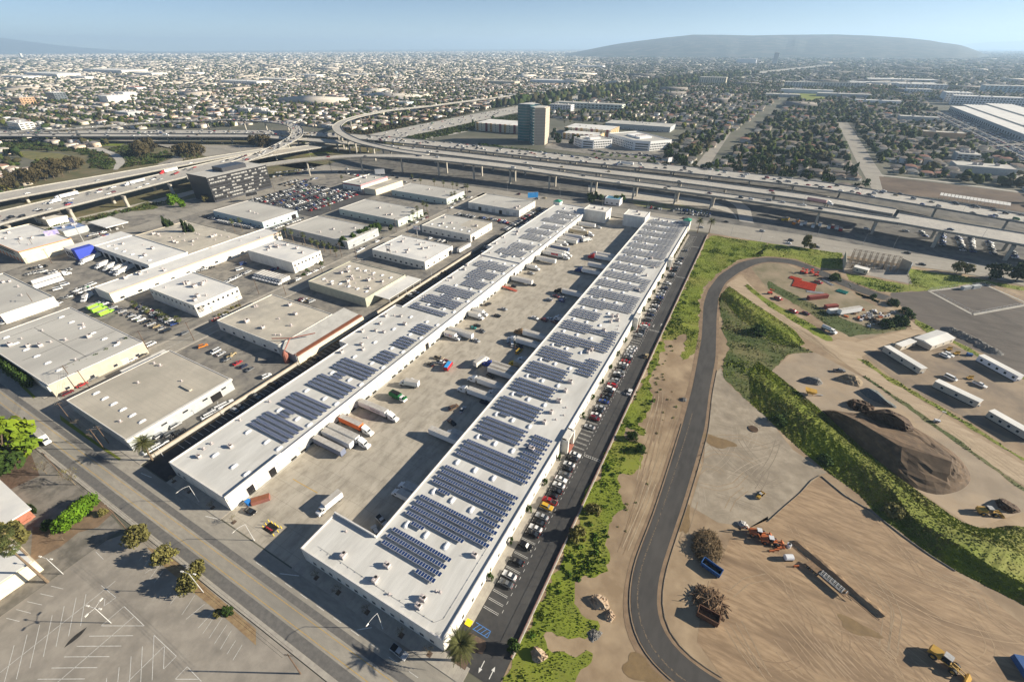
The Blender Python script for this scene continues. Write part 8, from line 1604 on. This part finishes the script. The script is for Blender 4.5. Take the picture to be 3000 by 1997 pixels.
# --- individually built distant buildings
def far_block(label, u, v, w, d, h, mw, mr, S=0, fl=1, rz=0., name='distant_building', cat='building'):
    x, y = W(u, v); t = thing(name, label, cat, (x, y, 0), rz); BIG.append((x, y+d/2, max(w, d)*.62))
    MB().box(-w/2,0,-.05,w/2,d,h).build('wall', mw, t); MB().box(-w/2+.4,.4,h-.02,w/2-.4,d-.4,h+.3).build('roof', mr, t)
    for f in range(fl if S else 0):
        z = 1.2+f*(h-1)/fl; hh = (h-1)/fl*.5
        for i in range(S):
            c = -w/2+w*(i+.5)/S; ww = w/S*.6; q = MB().box(c-ww/2,-.08,z,c+ww/2,.02,z+hh).build('window', m_glass, t)
        for i in range(max(1, int(S*d/w))):
            n = max(1, int(S*d/w)); c = d*(i+.5)/n; ww = d/n*.6; MB().box(w/2-.02,c-ww/2,z,w/2+.08,c+ww/2,z+hh).build('window', m_glass, t)
    r = random.Random(int(u*7+v)); 
    for i in range(3): roofitem(t, ME_AC, r.uniform(-.35,.35)*w, r.uniform(.2,.8)*d, h+.3, 0, 2.)
    return t
m_sal = mat('salmon_wall', (.55,.35,.2), (.48,.3,.18), .3)
far_block('tan office block with rows of small dark windows among the left houses', 55,309,60,34,20, m_sal, m_rd, 9, 4)
far_block('dark glass office slab with white end wall among the left houses', 155,297,62,30,24, mat('slab_glass', (.10,.12,.13), (.16,.18,.19), .3, rough=.3), m_rw, 10, 5)
far_block('tall blank white hall among the left houses', 310,306,52,60,22, m_wallw, m_rw); far_block('white gabled hall behind the tall blank hall', 352,285,60,40,14, m_wallw, m_rw)
far_block('low red-roofed hall behind the white halls', 385,266,70,40,12, m_wallw, mat('red_metal_roof', (.4,.12,.09)))
far_block('long white stepped factory across the middle left distance', 700,248,260,60,14, m_wallw, m_rw, 14, 1); far_block('long pale store behind the white stepped factory', 800,238,200,60,10, m_wc, m_rw)
for i, (u, v, w, d, h) in enumerate(((120,224,420,120,16),(300,214,520,160,18),(420,222,200,90,14),(40,231,260,80,12),(560,219,140,50,12),(230,232,160,40,12),(900,225,160,60,10),(1050,222,120,40,9))): far_block('huge white aircraft factory roof on the far left plain', u, v, w, d, h, m_wallw, m_rw)['group'] = 'aircraft factories on the left plain'
far_block('slender white tower on the far left horizon', 62,170,60,30,70, m_wallw, m_rw); far_block('small white monument block before the aircraft factories', 172,233,12,8,22, m_wallw, m_rw)
far_block('red-roofed white apartments near the far jammed ramp', 715,332,44,16,11, m_wallw, m_rw, 8, 3); far_block('white apartment block near the far jammed ramp', 755,333,40,16,11, m_wallw, m_rw, 8, 3); far_block('white gabled apartments right of the far jammed ramp', 782,340,36,16,10, m_wallw, m_rw, 6, 2); far_block('grey gabled hall on the left housing edge', 360,342,60,34,10, m_wg, m_rw)
far_block('white apartment block at the left housing edge', 45,378,60,24,12, m_wallw, m_rw, 8, 3)
far_block('grey-blue hall beside the far freeway trees', 1175,310,46,30,9, m_wb, m_rg, 5, 1); far_block('flat tan store among the housing left of the far freeway', 1235,282,44,26,8, m_wt, m_rd)
far_block('wide low stadium-like school before the far flyovers', 1470,248,130,50,12, m_wt, m_rd); far_block('low white mall beyond the far freeway', 1620,243,240,60,10, m_wallf, m_rw); far_block('long white hangar roof beyond the school field', 1720,198,260,60,12, m_wallf, m_rw)
far_block('pale blue hotel block beyond the palms', 1640,365-40,60,24,14, m_wallf, m_rg, 8, 3); far_block('light green offices beyond the palms', 1720,318,190,30,12, mat('pale_green_wall', (0,0,0)), m_rg, 18, 2)
far_block('cream hospital block above the right houses', 2085,247,110,40,26, m_wc, m_rg, 12, 5)
for i, (u, v) in enumerate(((2345,256),(2385,256),(2430,257),(2480,258))): far_block('pale terraced apartment block beyond the far right field', u, v, 120, 40, 18, mat('pale_terrace', (.62,.6,.55)), m_rg, 12, 4)['group'] = 'pale terraced apartments'
far_block('white school hall behind the right-hand field', 2360,274,160,30,11, m_wallf, m_rw); far_block('low dark school beside the right-hand field', 2290,285,100,40,8, m_wg, m_rg); far_block('dark low block behind tall pines', 2470,285,150,40,9, m_wg, m_rg); far_block('bright white long roof at the housing edge', 2570,303,110,24,7, m_wallf, m_rw)
far_block('yellow shop near the railway road', 2705,383,26,14,6, mat('yellow_wall', (.6,.45,.15)), m_rd); far_block('orange-tan warehouse near the railway road', 2760,405,60,20,9, m_sal, m_rd); far_block('dark low office near the railway road', 2690,355,70,24,8, m_wg, m_rg); far_block('grey flats at the housing corner', 2830,475,26,22,10, m_wg, m_rg, 4, 3); far_block('pale hall with long roof by the railway road', 2880,510,60,30,8, m_wg, m_rg)
far_block('dark glass tower block in front of the hills', 2268,190,40,30,90, m_wg, m_rg); far_block('white domed works in front of the hills', 2185,187,170,60,40, m_wallf, m_rw)
# long bright sheds right of the railway
struct('rail_car_park', rect(326, 900, 388, 1580), .05, m_indlot)
for i, (x0, x1, y0, y1) in enumerate(((390,418,1150,1640),(428,474,1290,1700),(486,540,1440,1760))):
    t = thing('freight_shed', 'long white-roofed freight shed beside the railway car park', 'shed', (x0, y0, 0), 0, 'freight sheds beside the railway'); L = y1-y0
    for yy in range(int(y0), int(y1), 60): BIG.append(((x0+x1)/2, yy+30, 45))
    MB().box(0,0,-.05,x1-x0,L,10).build('wall', m_wg, t); MB().box(-.4,-.4,9.98,x1-x0+.4,L+.4,10.4).build('roof', m_rw, t)
    for k in range(int(L/14)): MB().box(-.2,4+14*k,1,.1,10+14*k,5).build('bay_door', m_dark, t)
for k in range(19):
    u = 1575+k*34; t = thing('parking_canopy', 'white slanted canopy in the row behind the far viaduct', 'canopy', (*Tr(u, 885+k*5.2),0), R_(-15), 'slanted canopies in a row'); MB().add([(-1.2,-3,4.2),(1.4,-3,4.2),(1.4,6,5.2),(-1.2,6,5.2),(-1.2,-3,4.0),(1.4,-3,4.0),(1.4,6,5.),(-1.2,6,5.)],[(0,1,2,3),(7,6,5,4),(4,5,1,0),(5,6,2,1),(6,7,3,2),(7,4,0,3)]).build('panel', m_rw, t); MB().tube((0,1.5,-.1),(0,1.5,4.5),.15,6).build('post', m_metal, t)
far_block('long white ribbon-window office right of the railway', 2900,312,170,40,22, m_wallf, m_rw, 26, 4, R_(-8)); far_block('stepped white office beyond the freight sheds', 2800,300,60,60,24, m_wallf, m_rw, 8, 5); far_block('grey-white works office far right', 2700,262,150,60,16, m_wallf, m_rg, 12, 3); far_block('low white roof plant beyond the railway', 2640,240,260,90,9, m_wg, m_rw); far_block('long white roof plant beyond the terraces', 2610,250,300,60,9, m_wg, m_rw); far_block('blue-grey office slab at the far right edge', 2960,272,150,50,20, m_wb, m_rg, 12, 4); far_block('dark-banded round office beyond the railway', 2690,276,70,50,14, m_wallf, m_rg, 8, 3)
wtw = thing('water_tower', 'pale blue ball-topped water tower above the middle housing', 'water tower', (*W(1163,231),0)); MB().tube((0,0,0),(0,0,24),2.5,8,0,1.6).build('stem', m_wb, wtw)
MB().loft([[(8*s*math.cos(a), 8*s*math.sin(a), 28+z) for a in np.linspace(0,6.28,13)[:-1]] for z, s in ((-6,.25),(-4,.7),(-1,1),(2,.95),(4.5,.6),(5.6,.1))]).build('tank', m_wb, wtw)
struct('interchange_verge', [tuple(p) for p in LEFTIN], .0, mat('verge_soil', (.16,.14,.075), (.10,.105,.045), .03, c3=(.2,.16,.09), scale3=.08))
# --- houses and trees
rg = np.random.default_rng(21)
def vis(x, y, z=4.):
    px, py, dz = PX(x, y, np.full(len(x), z)); return (dz > 1) & (px > -60) & (px < 3060) & (py < 1997)
def grid(x0, x1, y0, y1, px_, py_, jx, jy):
    X, Y = np.meshgrid(np.arange(x0, x1, px_), np.arange(y0, y1, py_)); X = X.ravel(); Y = Y.ravel(); return X+rg.uniform(-jx, jx, len(X)), Y+rg.uniform(-jy, jy, len(X))
hx, hy = grid(-3400, 2600, 20, 3000, 14.2, 35.5, 1.4, 2.2)
# rows of houses face streets every second row; leave cross streets every 9 plots
col = np.round((hx+3400)/14.2).astype(int); keep = (col % 10 != 0)
row_ = np.round((hy-20)/35.5).astype(int); hy = hy+np.where(row_ % 2 == 0, -6.5, 6.5)
d = np.hypot(hx, hy); keep &= allowed(hx, hy) & vis(hx, hy) & (d < 2600)
for bx0, by0, br in BIG: keep &= np.hypot(hx-bx0, hy-by0) > br
hx, hy = hx[keep], hy[keep]; d = np.hypot(hx, hy); order = np.argsort(d); hx, hy, d = hx[order], hy[order], d[order]
left = hx < -560
walls = np.array([(.68,.62,.52),(.72,.68,.6),(.6,.54,.44),(.55,.5,.45),(.66,.58,.47),(.5,.5,.5),(.62,.5,.38),(.7,.7,.69)])
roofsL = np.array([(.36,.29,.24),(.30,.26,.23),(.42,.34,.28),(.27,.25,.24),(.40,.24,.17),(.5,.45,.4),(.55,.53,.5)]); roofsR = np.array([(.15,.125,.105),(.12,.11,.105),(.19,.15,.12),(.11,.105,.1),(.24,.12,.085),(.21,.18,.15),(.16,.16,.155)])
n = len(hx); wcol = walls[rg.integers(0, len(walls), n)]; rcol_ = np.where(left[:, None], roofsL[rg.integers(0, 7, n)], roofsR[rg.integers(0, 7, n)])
hw = rg.uniform(8.5, 12, n); hd = rg.uniform(11, 17, n); hh = np.where((rg.random(n) < .2) | (left & (rg.random(n) < .5)), rg.uniform(5.2, 7, n), rg.uniform(2.7, 3.3, n)); hr = rg.uniform(1.3, 2.2, n); sw = rg.random(n) < .5
flat = left & (rg.random(n) < .22); hr = np.where(flat, .15, hr)
def house_arrays(i, mode):
    "V,F,C of houses i; mode 'wall', 'roof'"
    x, y, a, b_, h, r, s = hx[i], hy[i], hw[i]/2, hd[i]/2, hh[i], hr[i], sw[i]; a, b_ = np.where(s, b_, a), np.where(s, a, b_)
    o = lambda u, v, z: np.stack([x+u, y+v, z], 1)
    if mode == 'wall':
        V = np.stack([o(-a,-b_,0*h-.05),o(a,-b_,0*h-.05),o(a,b_,0*h-.05),o(-a,b_,0*h-.05),o(-a,-b_,h),o(a,-b_,h),o(a,b_,h),o(-a,b_,h)], 1); T = [(0,1,5),(0,5,4),(1,2,6),(1,6,5),(2,3,7),(2,7,6),(3,0,4),(3,4,7)]
        C = np.repeat(wcol[i][:, None], 8, 1)
    else:
        e = .5; A, B2 = a+e, b_+e; lx = np.where(a > b_, a-b_*.7, 0*a); ly = np.where(a > b_, 0*a, b_-a*.7)
        V = np.stack([o(-A,-B2,h),o(A,-B2,h),o(A,B2,h),o(-A,B2,h),o(-lx,-ly,h+r),o(lx,ly,h+r)], 1)
        # ridge along x (a>b) : 4=left,5=right ; along y : 4=front,5=back
        Tx = [(0,1,5),(0,5,4),(1,2,5),(2,3,4),(2,4,5),(3,0,4)]; Ty = [(0,1,4),(1,2,5),(1,5,4),(2,3,5),(3,0,4),(3,4,5)]
        T = None; C = np.repeat(rcol_[i][:, None], 6, 1); F = np.where((a > b_)[:, None, None], np.array(Tx)[None], np.array(Ty)[None])+6*np.arange(len(i))[:, None, None]
        return V.reshape(-1, 3), F.reshape(-1, 3), C.reshape(-1, 3)
    F = np.array(T)[None]+8*np.arange(len(i))[:, None, None]
    return V.reshape(-1, 3), F.reshape(-1, 3), C.reshape(-1, 3)
NI = 300
m_hw = mat('house_wall', (1,1,1), attr='Col', rough=.9); m_hr = mat('house_roof', (1,1,1), attr='Col', rough=.9)
def house_label(i):
    rc = rcol_[i]; tone = 'red-tiled' if rc[0] > 1.7*rc[2] else ('pale' if rc.mean() > .3 else ('dark grey' if rc.mean() < .125 else 'brown'))
    ht = 'two-storey' if hh[i] > 4 else 'single-storey'; side = 'on the left housing plain' if left[i] else 'on the right housing plain beyond the viaducts'
    return f'{ht} house with {tone} hipped roof {side}', ('left' if left[i] else 'right')
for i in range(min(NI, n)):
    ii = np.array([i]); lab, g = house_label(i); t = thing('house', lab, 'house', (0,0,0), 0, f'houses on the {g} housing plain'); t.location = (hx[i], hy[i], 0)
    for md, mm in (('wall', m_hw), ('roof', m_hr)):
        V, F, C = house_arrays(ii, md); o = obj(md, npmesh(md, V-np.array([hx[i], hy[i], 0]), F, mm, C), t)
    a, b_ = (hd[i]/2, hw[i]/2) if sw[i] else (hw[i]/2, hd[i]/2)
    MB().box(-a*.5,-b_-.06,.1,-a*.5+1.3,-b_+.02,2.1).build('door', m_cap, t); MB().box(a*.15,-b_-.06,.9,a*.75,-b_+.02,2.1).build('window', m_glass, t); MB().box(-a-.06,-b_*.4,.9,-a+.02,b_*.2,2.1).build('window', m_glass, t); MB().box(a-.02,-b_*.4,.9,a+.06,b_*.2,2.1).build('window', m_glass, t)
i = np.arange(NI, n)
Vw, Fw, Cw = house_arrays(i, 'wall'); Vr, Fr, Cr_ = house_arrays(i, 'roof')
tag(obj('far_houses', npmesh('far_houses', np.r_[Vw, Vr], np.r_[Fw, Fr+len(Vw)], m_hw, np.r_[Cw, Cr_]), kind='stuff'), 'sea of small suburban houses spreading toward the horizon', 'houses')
# far blocks: coarser buildings towards the horizon
def far_boxes(n, r0, r1, s0, s1, h0, h1, seed):
    q = np.random.default_rng(seed); rr = np.sqrt(q.uniform(r0*r0, r1*r1, n)); a = math.pi/2+.495+q.uniform(-.98, .98, n); x, y = rr*np.cos(a), rr*np.sin(a); k = vis(x, y); x, y = x[k], y[k]
    fx = np.interp(y, FW[:, 1], FW[:, 0]); k = (np.abs(x-fx) > 70); x, y = x[k], y[k]; m = len(x); w = q.uniform(s0, s1, m)*q.choice([1,1,1,2.2], m); d_ = q.uniform(s0, s1, m); h = q.uniform(h0, h1, m)
    V = np.stack([np.stack([x+sx*w/2, y+sy*d_/2, z*h-.05], 1) for z in (0, 1) for sx, sy in ((-1,-1),(1,-1),(1,1),(-1,1))], 1).reshape(-1, 3)
    F = (np.array([(4,5,6,7),(0,1,5,4),(1,2,6,5),(2,3,7,6),(3,0,4,7)])[None]+8*np.arange(m)[:, None, None])
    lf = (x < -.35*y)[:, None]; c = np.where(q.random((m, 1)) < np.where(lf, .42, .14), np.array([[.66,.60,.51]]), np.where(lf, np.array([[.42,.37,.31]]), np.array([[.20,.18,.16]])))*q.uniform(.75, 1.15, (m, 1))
    C = np.repeat(c[:, None], 5, 1)*np.array([1.05,.9,.9,.9,.9])[None, :, None]*0+np.repeat(c[:, None], 5, 1)
    return V, F.reshape(-1, 4), C.reshape(-1, 3)
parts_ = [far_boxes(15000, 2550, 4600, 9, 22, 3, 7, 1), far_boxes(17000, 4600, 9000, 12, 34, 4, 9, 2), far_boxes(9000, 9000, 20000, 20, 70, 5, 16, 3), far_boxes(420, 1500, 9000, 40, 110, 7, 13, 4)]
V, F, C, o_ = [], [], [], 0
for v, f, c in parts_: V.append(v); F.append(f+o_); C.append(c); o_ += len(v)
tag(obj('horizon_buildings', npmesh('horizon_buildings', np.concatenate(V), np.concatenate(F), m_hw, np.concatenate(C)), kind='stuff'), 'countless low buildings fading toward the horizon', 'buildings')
# trees of the housing
def ico():
    import bmesh
    bm = bmesh.new(); bmesh.ops.create_icosphere(bm, subdivisions=1, radius=1); v = np.array([q.co[:] for q in bm.verts]); f = np.array([[q.index for q in g.verts] for g in bm.faces]); bm.free(); return v, f
def ico2():
    import bmesh
    bm = bmesh.new(); bmesh.ops.create_icosphere(bm, subdivisions=2, radius=1); v = np.array([q.co[:] for q in bm.verts]); f = np.array([[q.index for q in g.verts] for g in bm.faces]); bm.free(); return v, f
tcol = np.array([(.030,.048,.014),(.042,.06,.018),(.055,.07,.02),(.028,.04,.016),(.06,.055,.025),(.075,.085,.02),(.045,.04,.02)])
def blobs(x, y, r, h, tpl, seed, jit=.28):
    q = np.random.default_rng(seed); v, f = tpl; m = len(x); S = v[None]*(1+q.normal(size=(m, len(v), 1))*jit)
    P = np.stack([x[:, None]+S[..., 0]*r[:, None], y[:, None]+S[..., 1]*r[:, None], h[:, None]*.58+S[..., 2]*h[:, None]*.45], 2)
    F = f[None]+len(v)*np.arange(m)[:, None, None]; C = np.repeat(tcol[q.integers(0, len(tcol), m)][:, None], len(f), 1)*q.uniform(.8, 1.2, (m, len(f), 1))
    return P.reshape(-1, 3), F.reshape(-1, 3), C.reshape(-1, 3)
def tree_pts(n, r0, r1, seed, check=True):
    q = np.random.default_rng(seed); rr = np.sqrt(q.uniform(r0*r0, r1*r1, n)); a = math.pi/2+.495+q.uniform(-.98, .98, n); x, y = rr*np.cos(a), rr*np.sin(a); k = vis(x, y) & (vnoise(x, y, 130, 9)+.5*q.random(n) > .5)
    k &= ~((x < -.3*y) & (q.random(n) < .38))
    if check: k &= allowed(x, y)
    for bx0, by0, br in BIG: k &= np.hypot(x-bx0, y-by0) > br*.9
    return x[k], y[k]
tx, ty = tree_pts(34000, 600, 2600, 5); td_ = np.hypot(tx, ty); o2 = np.argsort(td_); tx, ty = tx[o2], ty[o2]; td_ = td_[o2]
dd = None
qr = random.Random(4)
NT = 150
for i in range(NT):
    tree('leafy garden tree among the houses beyond the viaducts' if tx[i] > -560 else 'leafy garden tree among the left houses', tx[i], ty[i], qr.uniform(6, 12), qr.uniform(3, 5.5), qr.choice(('round','round','umbrella')), qr.choice(('green','dark','dark','olive','green','lime')), False, .12, 'garden trees on the right plain' if tx[i] > -560 else 'garden trees on the left plain')
a_, b2, c2_ = slice(NT, 5200), slice(5200, None), None
r_ = np.random.default_rng(3)
mk = lambda x, y, tpl, s, r0, r1, h0, h1: blobs(x, y, r_.uniform(r0, r1, len(x)), r_.uniform(h0, h1, len(x)), tpl, s)
fx1, fy1 = tree_pts(22000, 2600, 5200, 6); fx2, fy2 = tree_pts(26000, 5200, 14000, 7, False)
parts_ = [mk(tx[a_], ty[a_], ico2(), 1, 2.2, 5.5, 4, 11), mk(tx[b2], ty[b2], ico(), 2, 2.4, 6, 4, 11), mk(fx1, fy1, ico(), 3, 4, 9, 5, 11), mk(fx2, fy2, ico(), 4, 10, 26, 6, 13)]
# tree rows along the distant freeway
q = np.random.default_rng(8); yy = q.uniform(1150, 3400, 420); sx_ = np.interp(yy, FW[:, 1], FW[:, 0])+np.where(q.random(420) < .62, -1, 1)*q.uniform(46, 75, 420); parts_.append(blobs(sx_, yy, q.uniform(6, 11, 420), q.uniform(14, 24, 420), ico2(), 9))
V, F, C, o_ = [], [], [], 0
for v, f, c in parts_: V.append(v); F.append(f+o_); C.append(c); o_ += len(v)
tag(obj('far_trees', npmesh('far_trees', np.concatenate(V), np.concatenate(F), mat('far_leaf', (1,1,1), attr='Col', rough=.95, spec=.05), np.concatenate(C)), kind='stuff'), 'dark garden and street trees dotted through the endless housing', 'trees')
# ------------------------------------------------------------------ hills, sea and the air
def hor(x): return np.interp(x, [0,300,900,1500,2000,2500,3000], [157,152,139,137.5,141,150,165])
def ridge_line(name, sil, D, depth, m, seed, n=120, base=-20.):
    sil = np.array(sil, float); xs = np.linspace(sil[0,0], sil[-1,0], n); ys = np.interp(xs, sil[:,0], sil[:,1]); q = np.random.default_rng(seed); S = []
    for i, (x, y) in enumerate(zip(xs, ys)):
        off = min(0., y-hor(x)); v = CR@np.array([(x-1500)/FPX, (138+off+(x-1500)*.0034-998.5)/FPX, 1.]); t = D/math.hypot(v[0], v[1]); top = np.array([v[0]*t, v[1]*t]); u = top/np.linalg.norm(top); tp = min(1, (i+.01)/(n*.22), (n-1-i+.01)/(n*(.7 if 'mount' in name else .12))); zt = base+max(0, CAM_H+v[2]*t-base)*tp*tp*(3-2*tp)+1
        row = []
        for k in range(9):
            s = k/8; g = 1-s; amp = zt*.05*math.sin(math.pi*s)
            row.append((*(top-u*depth*s), base+(zt-base)*(g**.8)+amp*(vnoise([i*900.], [k*900.], 2600, seed)[0]-.5)*2))
        row.insert(0, (*(top+u*depth*.5), base)); S.append(row)
    o = MB().loft(S, 0, False, False).build(name, m, kind='structure')
    return o
m_hill = mat('hill_scrub', (.035,.05,.045), (.025,.038,.038), .0015, c3=(.13,.12,.1), scale3=.006, detail=10)
ridge_line('hills', [(1560,139),(1650,136),(1750,129),(1850,124),(1950,112),(2030,104),(2120,106),(2200,109),(2300,108.5),(2450,109.5),(2550,115),(2650,124),(2720,133),(2760,141),(2800,147),(2900,154),(2960,160)], 11000, 3000, m_hill, 3)
ridge_line('far_mountains', [(-260,138),(-100,132),(10,136),(60,140),(120,144),(200,147),(270,149),(420,149),(560,149)], 30000, 3000, m_hill, 4, 60); ridge_line('island', [(2780,151),(2830,147),(2880,144),(2920,143),(2960,143),(3060,139)], 41000, 2500, m_hill, 5, 60)
def polar(x, D): v = CR@np.array([(x-1500)/FPX, (138-998.5)/FPX, 1.]); t = D/math.hypot(v[0], v[1]); return (v[0]*t, v[1]*t)
struct('sea', [polar(2560,11500),polar(2760,9800),polar(3000,8600),polar(3500,7800),(30000,4000),(30000,44000),polar(2500,44000),polar(2300,20000)], 1., mat('sea_water', (.10,.17,.22), rough=.35))
hz = MB().box(-33000,-5000,-21.5,33000,48000,620).build('haze', [], kind='stuff')
tag(hz, 'thin bluish haze softening the distance', 'haze')
hm = bpy.data.materials.new('haze_air'); hm.use_nodes = True; N = hm.node_tree.nodes; N.remove(N['Principled BSDF'])
pv = N.new('ShaderNodeVolumePrincipled'); pv.inputs['Color'].default_value = (.55,.76,1.,1); pv.inputs['Density'].default_value = 7.5e-5; pv.inputs['Anisotropy'].default_value = .2
hm.node_tree.links.new(pv.outputs[0], N['Material Output'].inputs['Volume']); hz.data.materials.append(hm)
